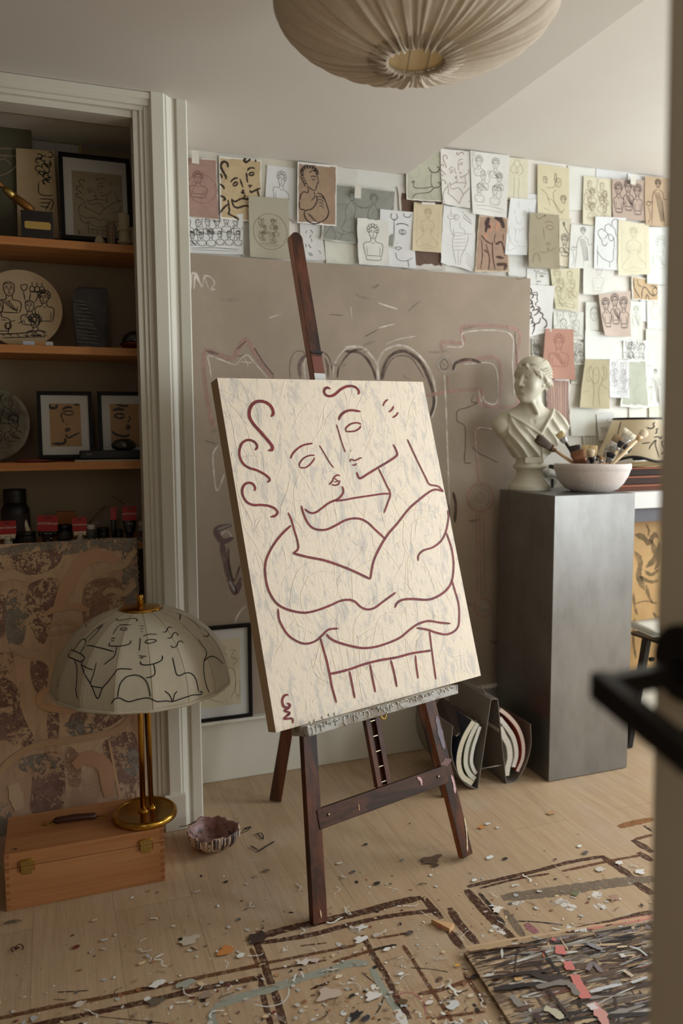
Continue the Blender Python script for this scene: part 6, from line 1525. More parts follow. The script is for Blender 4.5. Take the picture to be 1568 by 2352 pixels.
mb = MB(); cz = SCn.z+capz; mb.lathe([(capR*.98, -.002), (capR*1.04, 0), (capR*1.02, .003), (capR*.9, .006), (capR*.3, .010), (.0001, .011)], (SCn.x+.002, SCn.y, cz), 48); link('shade_cap', mb, M_lbrass, lamp)
mb = MB(); mb.lathe([(.0075, 0), (.0095, .002), (.0095, .030), (.0085, .032), (.0001, .032)], (SCn.x, SCn.y, cz+.009), 24); link('finial', mb, M_lbrass, lamp)

# clay bowl with dried paint and two thin twigs of wire
cb = P(491, 1950, 'z', 0); cb.y = 2.395; cb = Vector((P(491, 1950, 'y', cb.y).x, cb.y, 0)); kC = (cb-CAM).dot(fw)/F; Rc = 60*kC; Hc = P(491, 1903, 'y', cb.y).z
rb_ = random.Random(8); ph_ = [rb_.uniform(0, 6) for _ in range(6)]
prof = [(Rc*.50, 0), (Rc*.62, .002), (Rc*.82, Hc*.25), (Rc*.96, Hc*.55), (Rc*1.0, Hc*.85), (Rc*.985, Hc), (Rc*.93, Hc*1.0), (Rc*.9, Hc*.85), (Rc*.82, Hc*.5), (Rc*.6, Hc*.25), (Rc*.3, Hc*.16), (.0001, Hc*.14)]


def wob(r, z, a): k = z/Hc; return r*(1+.025*sin(3*a+ph_[0])+.02*sin(5*a+ph_[1])+.012*sin(11*a+ph_[2])*k), z+k*k*(.004*sin(2*a+ph_[3])+.003*sin(7*a+ph_[4])+.0018*sin(17*a))


M_clay = mat('paint_stained_clay', (196, 164, 140), .6, noise=((26, 26, 26), .9, (58, 52, 54), .47, .58, 1.5), n2=((50, 50, 22), .6, (150, 110, 100), .5, .62), bump=((80, 80, 80), .5, .002))
M_clayin = mat('pinkish_paint_residue', (160, 124, 118), .45, noise=((30, 30, 30), .95, (52, 36, 34), .5, .62, 1.2), n2=((20, 20, 20), .7, (120, 76, 60), .5, .6), bump=((80, 80, 80), .5, .002))
mb = MB(); mb.lathe(prof, cb, 72, fn=wob)
nseg = 72
for i in range(len(mb.f)):
    if i//nseg >= 6 and i < 11*nseg: mb.m[i] = 1
for k in range(40):      # drips down the outside
    a = radians(200+rb_.uniform(0, 145)); l = rb_.uniform(.3, .75)
    pts = []
    for j in range(5):
        zz = Hc*(1-.02-l*j/4); r = np.interp(zz/Hc, [0, .03, .25, .55, .85, 1], [.50, .62, .82, .96, 1.0, .985])*Rc; r, z2 = wob(r, zz, a); pts.append((cb.x+(r+.0006)*cos(a), cb.y+(r+.0006)*sin(a), z2))
    mb.tube(pts, [.0028, .0022, .0018, .0018, .0024], 6, 2, rb_.choice([(206, 184, 160), (206, 184, 160), (48, 46, 48), (60, 58, 60), (170, 150, 136)]))
single('clay_paint_bowl', mb, [M_clay, M_clayin, M_vcs], 'small rough clay bowl stained with pink and black paint, on the floor', 'bowl')
for q, lab in (([(412, 1899, 0), (425, 1897, .01), (438, 1893, .05), (452, 1886, .07)], 'thin dark wire sticking out left of the clay bowl'), ([(552, 1915, .03), (562, 1905, .02), (575, 1898, .005), (570, 1906, .001), (556, 1914, .001)], 'thin bent dark wire lying right of the clay bowl')):
    mb = MB(); pts = []
    for x, y, z in q: p = P(x, y, 'y', cb.y-.01); pts.append(p if z else p)
    zmin = min(p.z for p in pts)
    mb.tube(smooth(pts, 4), .0011, 6, 0, (50, 34, 30)); single('wire_twig', mb, M_vc, lab, 'wire')

# ------------------------------------------------------------------ abstract painting in front of the cupboard
ytop, ybot = 2.664, 2.51
TR_ = P(313, 1235, 'y', ytop); z_t = TR_.z; x_r = TR_.x; x_l = -.62
vv = Vector((0, ytop-ybot, z_t)).normalized(); nn_ = Vector((0, -vv.z, vv.y)); HL = math.hypot(ytop-ybot, z_t)
oo = Vector((0, ybot, .0)); af = lambda x, v, d=0: Vector((x, 0, 0))+oo+vv*v+nn_*d
M_abs = mat('layered_ochre_paint', (204, 172, 138), .7, noise=((7, 7, 2.5), .8, (172, 136, 110), .45, .6, .8), n2=((50, 50, 6), .4, (150, 122, 104), .5, .68), bump=((30, 30, 30), .4, .004, 1.0))
M_patch = mat('scraped_plum_paint', vcol=True, rough=.75, noise=((40, 40, 40), .6, 'mul', .45, .6))


def flaky(m, s1, s2, lo, hi):
    nt = m.node_tree; N = nt.nodes; L = nt.links; tc = N.new('ShaderNodeTexCoord')
    fs_ = []
    for s_, d in ((s1, 1.2), (s2, .6)):
        mp = N.new('ShaderNodeMapping'); L.new(tc.outputs['Object'], mp.inputs[0]); mp.inputs['Scale'].default_value = (s_, s_, s_); t = N.new('ShaderNodeTexNoise'); t.inputs['Scale'].default_value = 1; t.inputs['Detail'].default_value = 5; t.inputs['Distortion'].default_value = d
        L.new(mp.outputs[0], t.inputs['Vector']); fs_.append(t.outputs['Fac'])
    ad = N.new('ShaderNodeMath'); ad.operation = 'ADD'; L.new(fs_[0], ad.inputs[0]); L.new(fs_[1], ad.inputs[1])
    r = N.new('ShaderNodeMapRange'); r.inputs[1].default_value = lo; r.inputs[2].default_value = hi; L.new(ad.outputs[0], r.inputs[0]); L.new(r.outputs[0], N['Principled BSDF'].inputs['Alpha'])
    return m


flaky(M_patch, 16, 110, .90, 1.06)
mb = MB(); mb.hexa([af(x_l, .0, -.032), af(x_r, .0, -.032), af(x_r, HL, -.032), af(x_l, HL, -.032)], [af(x_l, 0), af(x_r, 0), af(x_r, HL), af(x_l, HL)])
ak = [0]


def apx(x, y): return PP(x, y, oo, nn_)


def apoly(q, c, m=1):
    ak[0] += 1; pts = [apx(x, y) for x, y in q]; mb.poly(smooth(pts, 4, True)[:-1], nn_, m, c, off=.0002+ak[0]*3e-5)


def astroke(q, w, c, m=2):
    ak[0] += 1; pp = smooth([apx(x, y) for x, y in q], 8); mb.ribbon(pp, w/F*(pp[0]-CAM).length, nn_, m, c, jit=.06, taper=.6, off=.0008+ak[0]*3e-5)


PL = (140, 106, 94); GY = (140, 131, 120); TA = (194, 164, 132); RS = (166, 128, 104)
for q, c in (([(0, 1260), (130, 1242), (300, 1236), (310, 1262), (180, 1270), (60, 1290), (0, 1296)], GY), ([(60, 1270), (140, 1262), (130, 1300), (80, 1320), (10, 1310), (0, 1290)], PL), ([(282, 1262), (314, 1240), (318, 1390), (288, 1388), (280, 1320)], GY), ([(70, 1340), (130, 1330), (125, 1400), (100, 1480), (70, 1440), (60, 1380)], PL),
              ([(0, 1370), (14, 1380), (12, 1450), (0, 1460)], PL), ([(18, 1360), (60, 1370), (62, 1440), (40, 1500), (14, 1460)], GY), ([(70, 1520), (110, 1530), (104, 1590), (78, 1580)], PL), ([(0, 1560), (40, 1580), (52, 1640), (80, 1700), (60, 1720), (10, 1700), (0, 1690)], PL), ([(110, 1640), (135, 1640), (132, 1700), (112, 1704)], PL),
              ([(165, 1640), (280, 1620), (290, 1640), (230, 1680), (175, 1690)], PL), ([(150, 1660), (215, 1650), (210, 1690), (168, 1692)], GY), ([(80, 1740), (140, 1730), (150, 1800), (140, 1860), (75, 1868), (74, 1800)], PL), ([(40, 1745), (100, 1730), (140, 1740), (120, 1770), (60, 1775)], GY), ([(240, 1700), (300, 1680), (318, 1720), (316, 1830), (280, 1830), (262, 1770), (240, 1730)], PL),
              ([(280, 1720), (318, 1730), (316, 1780), (285, 1770)], GY), ([(0, 1850), (20, 1850), (28, 1900), (0, 1920)], GY), ([(190, 1380), (215, 1380), (230, 1420), (205, 1410)], RS), ([(150, 1720), (180, 1730), (185, 1800), (160, 1800)], RS), ([(200, 1340), (280, 1340), (285, 1480), (220, 1500), (190, 1420)], RS), ([(0, 1500), (30, 1500), (28, 1540), (0, 1550)], RS)):
    apoly(q, c)
for i in range(9):      # the part of the canvas left of the picture
    x = -60-70*i+rnd.uniform(-20, 20)
    for y in (1300, 1440, 1590, 1740):
        y += rnd.uniform(-40, 40)
        if rnd.random() < .7: apoly([(x, y), (x+45, y+rnd.uniform(-15, 15)), (x+rnd.uniform(35, 60), y+60), (x+20, y+rnd.uniform(90, 120)), (x-15, y+60)], rnd.choice([PL, GY, RS]))
for q, w, c in (([(312, 1262), (298, 1280), (285, 1298), (262, 1304), (235, 1312), (218, 1326)], 13, (188, 158, 118)), ([(312, 1342), (300, 1352), (285, 1364), (268, 1358), (250, 1356), (236, 1366)], 12, (188, 158, 118)), ([(298, 1640), (290, 1660), (262, 1680), (220, 1690), (160, 1700), (90, 1710), (40, 1735), (0, 1770)], 14, (188, 152, 116)),
                ([(105, 1410), (130, 1398), (170, 1392), (205, 1402)], 14, (196, 154, 114)), ([(110, 1440), (130, 1430), (170, 1432), (180, 1440), (150, 1450), (115, 1455), (108, 1440)], 7, (188, 152, 116)), ([(110, 1580), (90, 1600), (100, 1622), (150, 1632), (190, 1625)], 12, (196, 156, 118)), ([(132, 1395), (180, 1300), (230, 1275), (270, 1290)], 30, (192, 150, 112)),
                ([(20, 1480), (60, 1500), (110, 1510)], 16, TA), ([(0, 1330), (30, 1320), (60, 1330)], 20, TA), ([(170, 1760), (200, 1740), (240, 1760), (250, 1830)], 30, (184, 140, 108)), ([(30, 1800), (45, 1860)], 30, TA), ([(250, 1700), (262, 1760), (275, 1830)], 5, (196, 156, 120))):
    astroke(q, w, c)
single('abstract_canvas', mb, [M_abs, M_patch, M_vcs], 'ochre and plum abstract canvas leaning in the cupboard behind the table lamp', 'painting')

# ------------------------------------------------------------------ cupboard shelves and what stands on them
YS0, YS1 = 2.70, YB+.07
zt = [P(0, 540, 'y', YS0).z, P(0, 790, 'y', YS0).z, P(0, 1064, 'y', YS0).z, .945]
for i, (z, lab) in enumerate(zip(zt, ('pine shelf at the top of the cupboard, under the framed couple drawing', 'pine shelf under the round painted panel and the dark stone', 'pine shelf under the two small framed faces', 'pine shelf holding the paint tubes, behind the abstract canvas'))):
    mb = MB(); mb.box((XL, YS0, z-.026), (.325, YS1, z)); single('pine_shelf', mb, M_pine, lab, 'shelf', 'pine shelves in the cupboard', bevel=.003)
S1, S2, S3, S4 = zt
sx = lambda x, y, Y: P(x, y, 'y', Y)
# top shelf
ck = lambda *a: None
Yd = 2.875
c0 = sx(82, 545, Yd); ct = sx(80, 270, Yd)
M_olive = mat('dark_olive_canvas_paint', (96, 92, 74), .85, noise=((6, 6, 6), .5, (78, 76, 62)))
mb = MB(); mb.box((-.62, Yd, S1), (c0.x, Yd+.03, ct.z), c=(96, 92, 74))
C1 = lambda l: [sx(x/3.36, 150+y/3.36, Yd) for x, y in l]
for q, w in (([(-120, 640), (180, 650), (182, 700), (-100, 690)], 5), ([(-60, 870), (60, 830), (130, 770), (165, 705)], 5), ([(-40, 760), (20, 720), (60, 740), (85, 770)], 4)): mb.ribbon(smooth(C1(q), 6), w/3.36*kS*1.9, NY, 1, (150, 130, 104), jit=.2)
single('dark_canvas', mb, [M_olive, M_vc], 'dark olive canvas with a chalky bowl drawn on it, on the top shelf', 'painting', bevel=.003)
M_ltfr = mat('pale_wood_frame', (176, 158, 108), .6)
framed('framed_print', 'pale wooden framed sheet behind the tall head drawing on the top shelf', [(60, 312), (189, 322), (196, 552), (66, 548)], 2.925, .012, M_mat, (.12, .12, .88, .9), (206, 196, 170), lambda a: [], .001, BK, lean=.012, fmat=M_ltfr, depth=.012)
# unframed drawing of a vase head
q = [(82, 345), (124, 347), (136, 548), (86, 545)]; pts = [P(*a, 'y', 2.862) for a in q]
mb = MB(); mb.hexa([p+Vector((0, .004, 0)) for p in (pts[3]-Vector((.06, 0, 0)), pts[2], pts[1], pts[0]-Vector((.06, 0, 0)))], [pts[3]-Vector((.06, 0, 0)), pts[2], pts[1], pts[0]-Vector((.06, 0, 0))], c=(196, 174, 138))
C2 = lambda l: [sx(x/3.36, 150+y/3.36, 2.862) for x, y in l]
for i in range(15):
    a = rnd.uniform(0, 6); cx_ = 330+rnd.uniform(-35, 55); cy_ = 690+i*15
    mb.ribbon(C2([(cx_+24*cos(a+t*.8), cy_+22*sin(a+t*.8)) for t in range(7)]), .0035, NY, 1, (30, 26, 22))
for l in ([(300, 900), (298, 980), (340, 1005), (410, 1005)], [(320, 885), (350, 920)], [(300, 1030), (405, 1040), (400, 1100), (385, 1125)], [(300, 1060), (390, 1062)], [(305, 1085), (380, 1100)], [(350, 1120), (395, 1040)]): mb.ribbon(smooth(C2(l), 4), .003, NY, 1, (30, 26, 22))
single('head_drawing_board', mb, [M_print, M_ink], 'narrow buff board with a thick ink drawing of curls, on the top shelf', 'drawing')
tf, ff, _, _ = framed('framed_print', 'black framed drawing of the embracing couple on the top shelf', [(133, 347), (297, 365), (306, 556), (142, 550)], 2.80, .013, M_mat, (.13, .16, .93, 1.0), (168, 154, 126), lambda a: m_couple(a, ('curl', 'face', 'body', 'tick', 'chair', 'sign'), (.05, .06, .97, .99)), .0019, (66, 56, 42), lean=.03)
# award brush on a marble block
Yt = 2.745
a_, b_ = sx(47, 481, Yt), sx(124, 548, Yt)
tr_ = thing('brush_trophy', 'gilt brush trophy on a dark marble block with a blank brass plate, top shelf', 'trophy', ((a_.x+b_.x)/2, Yt, S1))
M_dm = mat('dark_marble', (34, 26, 24), .3, noise=((30, 30, 30), .5, (62, 46, 40), .55, .62, 2))
mb = MB(); mb.box((a_.x, Yt, S1), (b_.x, Yt+.03, a_.z)); link('marble_base', mb, M_dm, tr_, .0015)
c_, d_ = sx(56, 507, Yt), sx(117, 529, Yt)
mb = MB(); ch = .004; mb.prism([Vector((x, Yt, z)) for x, z in ((c_.x+ch, d_.z), (d_.x-ch, d_.z), (d_.x, d_.z+ch), (d_.x, c_.z-ch), (d_.x-ch, c_.z), (c_.x+ch, c_.z), (c_.x, c_.z-ch), (c_.x, d_.z+ch))], (0, -.0015, 0)); link('brass_plate', mb, M_brass2, tr_)
e0, e1, e2_, e3 = sx(76, 484, Yt+.014), sx(32, 452, Yt+.014), sx(10, 432, Yt+.014), sx(-40, 390, Yt+.014)
M_gilt = mat('gilded_brush', (150, 104, 50), .5, .6, bump=((20, 20, 20), .3, .002))
mb = MB(); mb.tube([e0, e0.lerp(e1, .3), e1], [.010, .0135, .012], 14); link('gilt_bristles', mb, M_gilt, tr_)
mb = MB(); mb.tube([e1, e2_], [.0135, .0105], 14); link('gilt_ferrule', mb, M_brass2, tr_)
mb = MB(); mb.tube([e2_, e3], [.006, .010], 12); link('gilt_handle', mb, M_gilt, tr_)
# candle, shell and stone ornaments
M_wax = mat('white_wax', (176, 164, 136), .6)
Yc = 2.74; c_ = sx(286, 556, Yc); r_ = 13*kS*1.05
mb = MB(); hz = sx(285, 491, Yc).z-S1
mb.lathe([(r_, 0), (r_, hz*.1), (r_*1.35, hz*.12), (r_*1.35, hz*.17), (r_, hz*.19), (r_, hz*.47), (r_*1.3, hz*.49), (r_*1.3, hz*.54), (r_, hz*.56), (r_*1.05, hz*.93), (r_*.85, hz), (.0001, hz)], (c_.x, Yc, S1), 24)
single('ribbed_candle', mb, M_wax, 'ridged white candle at the right end of the top shelf', 'candle')
c_ = sx(305, 556, 2.77); mb = MB(); mb.lathe([(.016, 0), (.020, .02), (.020, .05), (.014, .066), (.005, .074), (.0001, .075)], (c_.x, 2.77, S1), 20); single('white_ornament', mb, M_wax, 'pale rounded ornament half hidden behind the cupboard casing, top shelf', 'ornament')
c_ = sx(256, 553, 2.765); mb = MB(); mb.box((c_.x-.013, 2.765, S1), (c_.x+.013, 2.785, S1+.082), c=(120, 100, 78)); mb.box((c_.x-.004, 2.763, S1), (c_.x+.002, 2.787, S1+.080), c=(150, 130, 104)); single('narrow_block', mb, M_vc, 'narrow brown striped block left of the ridged candle', 'ornament', bevel=.003)
c_ = sx(228, 552, 2.745); mb = MB(); rg = random.Random(3)
mb.lathe([(.008, 0), (.014, .004), (.016, .012), (.011, .022), (.006, .030), (.0001, .033)], (c_.x, 2.745, S1), 24, fn=lambda r, z, a: (r*(1+.22*sin(5*a+z*90)), z)); single('sea_shell', mb, M_wax, 'small knobbly pale shell in front of the framed couple drawing', 'shell')
# second shelf: round panel
Yp = 2.80
pcx = sx(52, 707, Yp); pr = 90*kS*1.13
top_p = sx(40, 617, Yp).z; cz_ = (top_p+S2)/2+.002; pr = (top_p-S2)/2
cxp = sx(143, 700, Yp).x-pr
lean_n = Vector((0, -1, .10)).normalized(); lv = Vector((0, .10, 1)).normalized()
pc_ = Vector((cxp, Yp+.01, cz_))
mb = MB(); nP = 72; dirs = [(cos(2*pi*i/nP), sin(2*pi*i/nP)) for i in range(nP)]
rim = [pc_+Vector((1, 0, 0))*pr*a+lv*pr*b for a, b in dirs]
mb.add([p-lean_n*.012 for p in rim]+rim, [tuple(range(nP))[::-1], tuple(range(nP, 2*nP))]+[(i, (i+1) % nP, nP+(i+1) % nP, nP+i) for i in range(nP)], 0, (186, 162, 128))
for i in range(nP): mb.c[2+i] = lin((110, 64, 34))
def disc_draw(mb, strokes, asp, c, pr, lw, col, nrm, hv=Vector((1, 0, 0)), vv=lv, clip=.95):
    for pts, k in strokes:
        run = []
        for p in smooth([(x, y, 0) for x, y in pts], 4):
            a, b = (p.x-.5)*2, -(p.y/asp-.5)*2
            if a*a+b*b < clip*clip: run.append(c+hv*pr*a+vv*pr*b)
            else:
                if len(run) > 1: mb.ribbon(run, lw*k, nrm, 1, col, off=.0006, jit=.1)
                run = []
        if len(run) > 1: mb.ribbon(run, lw*k, nrm, 1, col, off=.0006, jit=.1)
plate = bust(.36, .25, .062, 2.2, 5, True, 'cap', False)+bust(.78, .34, .052, 2.2, 6, False, 'curl', False, -.5)+bust(.6, .46, .05, 2.2, 5, True, 'cap', False, -.3)+bust(.22, .48, .062, 2.2, 5.2, False, 'cap', False)+bust(.66, .66, .052, 2.0, 3.6, True, 'curl', False, -.6)+\
    [([(.5, .2), (.58, .19), (.56, .26), (.52, .26), (.5, .2)], 1), ([(.53, .27), (.55, .4)], 1), ([(.6, .28), (.78, .28)], 1.2), ([(.62, .28), (.6, .4)], 1), ([(.74, .28), (.66, .42)], 1)]+[(arc(.64+.06*i, .24, .03, .035, 0, 360, 9), 1) for i in range(3)]+[([(.64+.06*i, .2), (.64+.06*i, .15)], 1) for i in range(3)]+\
    [([(.08, .78), (.2, .84), (.5, .82), (.7, .78), (.8, .8)], 1.2), ([(.1, .9), (.4, .88), (.75, .86)], 1), ([(.3, .7), (.36, .7), (.36, .76), (.3, .76), (.3, .7)], 1.2), ([(.33, .76), (.33, .84)], 1), ([(.3, .84), (.37, .84)], 1)]+[([(.15+.09*i, .83), (.2+.09*i, .87)], .8) for i in range(8)]+[([(.05+.1*i, .62+.02*i), (.12+.1*i, .66)], .8) for i in range(5)]
disc_draw(mb, plate, 1, pc_, pr, .0028, (40, 30, 24), lean_n)
single('round_painted_panel', mb, [M_print, M_ink], 'round cream panel crowded with drawn figures, on the second shelf', 'painted panel')
for (x0_, x1_, c, lab) in ((52, 80, (188, 190, 196), 'small white and blue box below the round panel'), (80, 104, (176, 130, 84), 'small orange brown block between two pale boxes below the round panel'), (104, 122, (190, 186, 178), 'small pale box at the right foot of the round panel')):
    a_, b_ = sx(x0_, 780, 2.735), sx(x1_, 792, 2.735); mb = MB(); mb.box((a_.x, 2.735, S2), (b_.x, 2.765, S2+.016), c=c); single('small_box', mb, M_vc, lab, 'box', bevel=.001)
# dark carved stone
ys = 2.79
stp = [(178, 797), (247, 797), (250, 762), (249, 690), (246, 662), (181, 658), (168, 668), (166, 690), (170, 740)]
pp_ = [sx(x, y, ys) for x, y in stp]
for p in pp_[:2]: p.z = S2
mb = MB(); cen = sum(pp_, Vector())/len(pp_); mid = sx(215, 730, ys-.02)
back_ = [p+Vector((0, .06, 0)) for p in pp_]; n = len(pp_)
apex = [sx(207, 664, ys-.022), sx(210, 700, ys-.026), sx(236, 770, ys-.016), sx(246, 797, ys-.006)]; apex[3].z = S2
V = pp_+back_+apex
mb.add(V, [tuple(range(n, 2*n))]+[((i+1) % n, i, n+i, n+(i+1) % n) for i in range(n)]+[(5, 9+9, 4), (5, 6, 7, 19, 18), (7, 8, 20, 19), (8, 0, 21, 20), (4, 18, 19, 3), (3, 19, 20, 2), (2, 20, 21, 1), (0, 1, 21)], 0, (58, 56, 56))
for i in range(13):
    t = i/12; y_ = 690+108*t*.96; xa = 168+8*t; xb = 206+30*t
    a_, b_ = sx(xa, y_, ys-.004), sx(xb, y_+4, ys-.020)
    fa = sx(xa+3, y_, ys-.004-.002); fb = sx(xb-6+3*(i % 2), y_+4+rnd.uniform(-2, 2), ys-.0245)
    mb.ribbon(smooth([fa, fa.lerp(fb, .5)+Vector((0, -.004, rnd.uniform(-.001, .001))), fb], 4), .0022, NY, 1, (128, 124, 118), jit=.5, off=.001)
single('carved_stone', mb, [mat('dark_soapstone', (66, 66, 68), .55, noise=((24, 24, 24), .5, (96, 94, 94)), bump=((60, 60, 60), .5, .003)), M_vc], 'dark rough stone block with chiselled stripes on the second shelf', 'stone')
# copper lidded glass dish
c_ = sx(312, 797, 2.79); R_ = 38*kS*1.1
gl = thing('copper_dish', 'shiny copper dish with a dark glass dome at the right end of the second shelf', 'dish', (c_.x, 2.79, S2))
mb = MB(); mb.lathe([(R_*.5, 0), (R_*.55, .003), (R_*.8, .010), (R_*1.0, .020), (R_*1.03, .023), (R_*.95, .022), (R_*.5, .012), (.0001, .010)], (c_.x, 2.79, S2), 40); link('copper_bowl', mb, mat('copper', (150, 86, 52), .28, 1), gl)
mb = MB(); mb.lathe([(R_*.86, .022), (R_*.84, .036), (R_*.7, .052), (R_*.4, .064), (.0001, .068)], (c_.x, 2.79, S2), 40); link('glass_dome', mb, mat('smoked_glass', (44, 42, 40), .12, spec=.7), gl)
# third shelf
Yq = 2.80; topq = sx(0, 882, Yq).z
prq = (topq-S3)/2; cq = Vector((sx(68, 960, Yq).x-prq, Yq+.012, S3+prq))
mb = MB(); rim = [cq+Vector((1, 0, 0))*prq*a+lv*prq*b for a, b in dirs]; rin = [cq+lean_n*-.006+Vector((1, 0, 0))*prq*.9*a+lv*prq*.9*b for a, b in dirs]
mb.add([p-lean_n*.02 for p in rim]+rim+rin, [tuple(range(nP))[::-1], tuple(range(2*nP, 3*nP))]+[(i, (i+1) % nP, nP+(i+1) % nP, nP+i) for i in range(nP)]+[(nP+i, nP+(i+1) % nP, 2*nP+(i+1) % nP, 2*nP+i) for i in range(nP)], 0, (118, 110, 92), True)
disc_draw(mb, [([(x, y) for x, y in p], k) for p, k in m_crowd(1.0, 6, 61, .07)], 1, cq+lean_n*-.005, prq*.9, .002, (34, 28, 24), lean_n)
single('ceramic_plate', mb, [mat('mottled_glaze', vcol=True, rough=.4, noise=((16, 16, 16), .6, (70, 60, 46), .45, .6)), M_ink], 'greenish brown ceramic plate with scratched figures, left on the third shelf', 'plate')


def facem(k):
    def f(a):
        if k == 0: return [([(.4, .2*a), (.38, .3*a), (.46, .45*a)], 2.2), (arc(.62, .22*a, .16, .05*a, 0, 360, 12), 2), ([(.42, .17*a), (.5, .1*a), (.66, .08*a), (.74, .11*a)], 3.6), ([(.46, .62*a), (.55, .58*a), (.62, .6*a), (.54, .64*a), (.46, .62*a)], 3), ([(.5, .48*a), (.56, .48*a)], 2.4), ([(.5, .7*a), (.56, .8*a), (.75, .74*a), (1, .66*a)], 3), ([(.05, .93*a), (.4, .93*a), (.48, .84*a), (.42, .82*a)], 4.4), ([(.02, .02*a), (.05, .1*a), (.2, .1*a), (.28, .02*a)], 4.6), ([(.75, .01*a), (.98, .03*a)], 4)]
        return [([(.6, .26*a), (.62, .36*a), (.54, .44*a)], 2.4), (arc(.3, .28*a, .15, .05*a, 0, 360, 12), 3), ([(.08, .16*a), (.25, .12*a), (.46, .14*a)], 5), ([(.48, .53*a), (.56, .5*a), (.6, .54*a), (.54, .58*a), (.48, .53*a)], 3.6), ([(.02, .63*a), (.2, .72*a), (.5, .75*a), (.56, .68*a)], 4), ([(.2, .02*a), (.5, .05*a), (.6, .02*a)], 3.6)]
    return f


framed('framed_print', 'black framed brushed face on tan paper, left of the pair on the third shelf', [(82, 898), (209, 899), (217, 1053), (91, 1052)], 2.79, .012, M_mat, (.17, .14, .83, .86), (176, 138, 92), facem(0), .0021, (44, 32, 24), lean=.03, group='pair of small framed faces')
framed('framed_print', 'black framed brushed face on tan paper, partly hidden by the cupboard casing', [(222, 899), (349, 900), (357, 1054), (231, 1053)], 2.79, .012, M_mat, (.17, .14, .83, .86), (176, 138, 92), facem(1), .0021, (44, 32, 24), lean=.03, group='pair of small framed faces')
# notebook, black case, glass weight, red pen
a_ = sx(172, 1060, 2.715); b_ = sx(335, 1056, 2.715)
nb = thing('notebook', 'thin black covered notebook with cream pages under the black case', 'notebook', ((a_.x+b_.x)/2, 2.74, S3))
mb = MB(); mb.box((a_.x, 2.706, S3), (b_.x, 2.775, S3+.006)); link('pages', mb, mat('cream_pages', (190, 172, 140), .8), nb)
mb = MB(); mb.box((a_.x-.001, 2.704, S3+.006), (b_.x, 2.777, S3+.0085)); link('cover', mb, M_black, nb)
a_ = sx(184, 1055, 2.712)
cs = thing('black_case', 'flat black case lying on the notebook on the third shelf', 'case', (a_.x+.08, 2.74, S3+.0085))
mb = MB(); mb.box((a_.x, 2.712, S3+.0085), (b_.x, 2.772, S3+.036)); link('body', mb, M_black, cs, .003)
mb = MB()
for i in range(9): x = a_.x+.018+i*.0023; mb.box((x, 2.7112, S3+.022), (x+.0014, 2.7118, S3+.026), c=(120, 116, 110))
link('printed_lettering', mb, M_vc, cs)
c_ = sx(284, 1020, 2.745); mb = MB(); z0_ = S3+.036; R_ = 32*kS*1.0
mb.lathe([(R_*.5, 0), (R_*.9, .006), (R_, .016), (R_*.92, .026), (R_*.6, .036), (.0001, .040)], (c_.x, 2.745, z0_), 32); single('glass_paperweight', mb, mat('dark_glass', (40, 38, 32), .1, spec=.8), 'dark rounded glass paperweight on top of the black case', 'paperweight')
mb = MB(); mb.tube([sx(38, 1055, 2.72)*1, sx(50, 1054, 2.72), sx(90, 1053, 2.72), sx(118, 1054, 2.72)], [.004, .0058, .0052, .0015], 12, 0, (104, 38, 30))
zz = min(v[2] for v in mb.v); mb.v = [(x, y, z+S3-zz) for x, y, z in mb.v]
single('red_marker', mb, M_vcs, 'red tapered marker lying on the third shelf', 'marker')
mb = MB(); mb.box((sx(91, 1055, 2.735).x, 2.73, S3), (sx(122, 1055, 2.735).x, 2.76, S3+.006)); single('black_ink_pad', mb, M_black, 'small flat black pad beside the red marker', 'pad')


# ------------------------------------------------------------------ paint tubes on the lowest shelf
def text_mb(mb, s, size, o, u, v, n, m, c, bold=0):
    cu = bpy.data.curves.new('t', 'FONT'); cu.body = s; cu.size = size; cu.offset = bold; cu.resolution_u = 2
    ob = bpy.data.objects.new('t', cu); COL.objects.link(ob); dg = bpy.context.evaluated_depsgraph_get(); me = bpy.data.meshes.new_from_object(ob.evaluated_get(dg))
    w = max((p.co.x for p in me.vertices), default=0)
    mb.add([Vector(o)+Vector(u)*(p.co.x-w/2)+Vector(v)*p.co.y+Vector(n)*.0008 for p in me.vertices], [tuple(f.vertices) for f in me.polygons], m, c)
    bpy.data.objects.remove(ob); bpy.data.curves.remove(cu); bpy.data.meshes.remove(me)


M_red = mat('red_label', (158, 26, 28), .5); M_tube = mat('tube_print', vcol=True, rough=.4); M_cap = mat('white_plastic_cap', (196, 190, 180), .5)
Xv = Vector((1, 0, 0))
RED = (160, 24, 26); CRE = (206, 190, 162); DKT = (20, 18, 20)


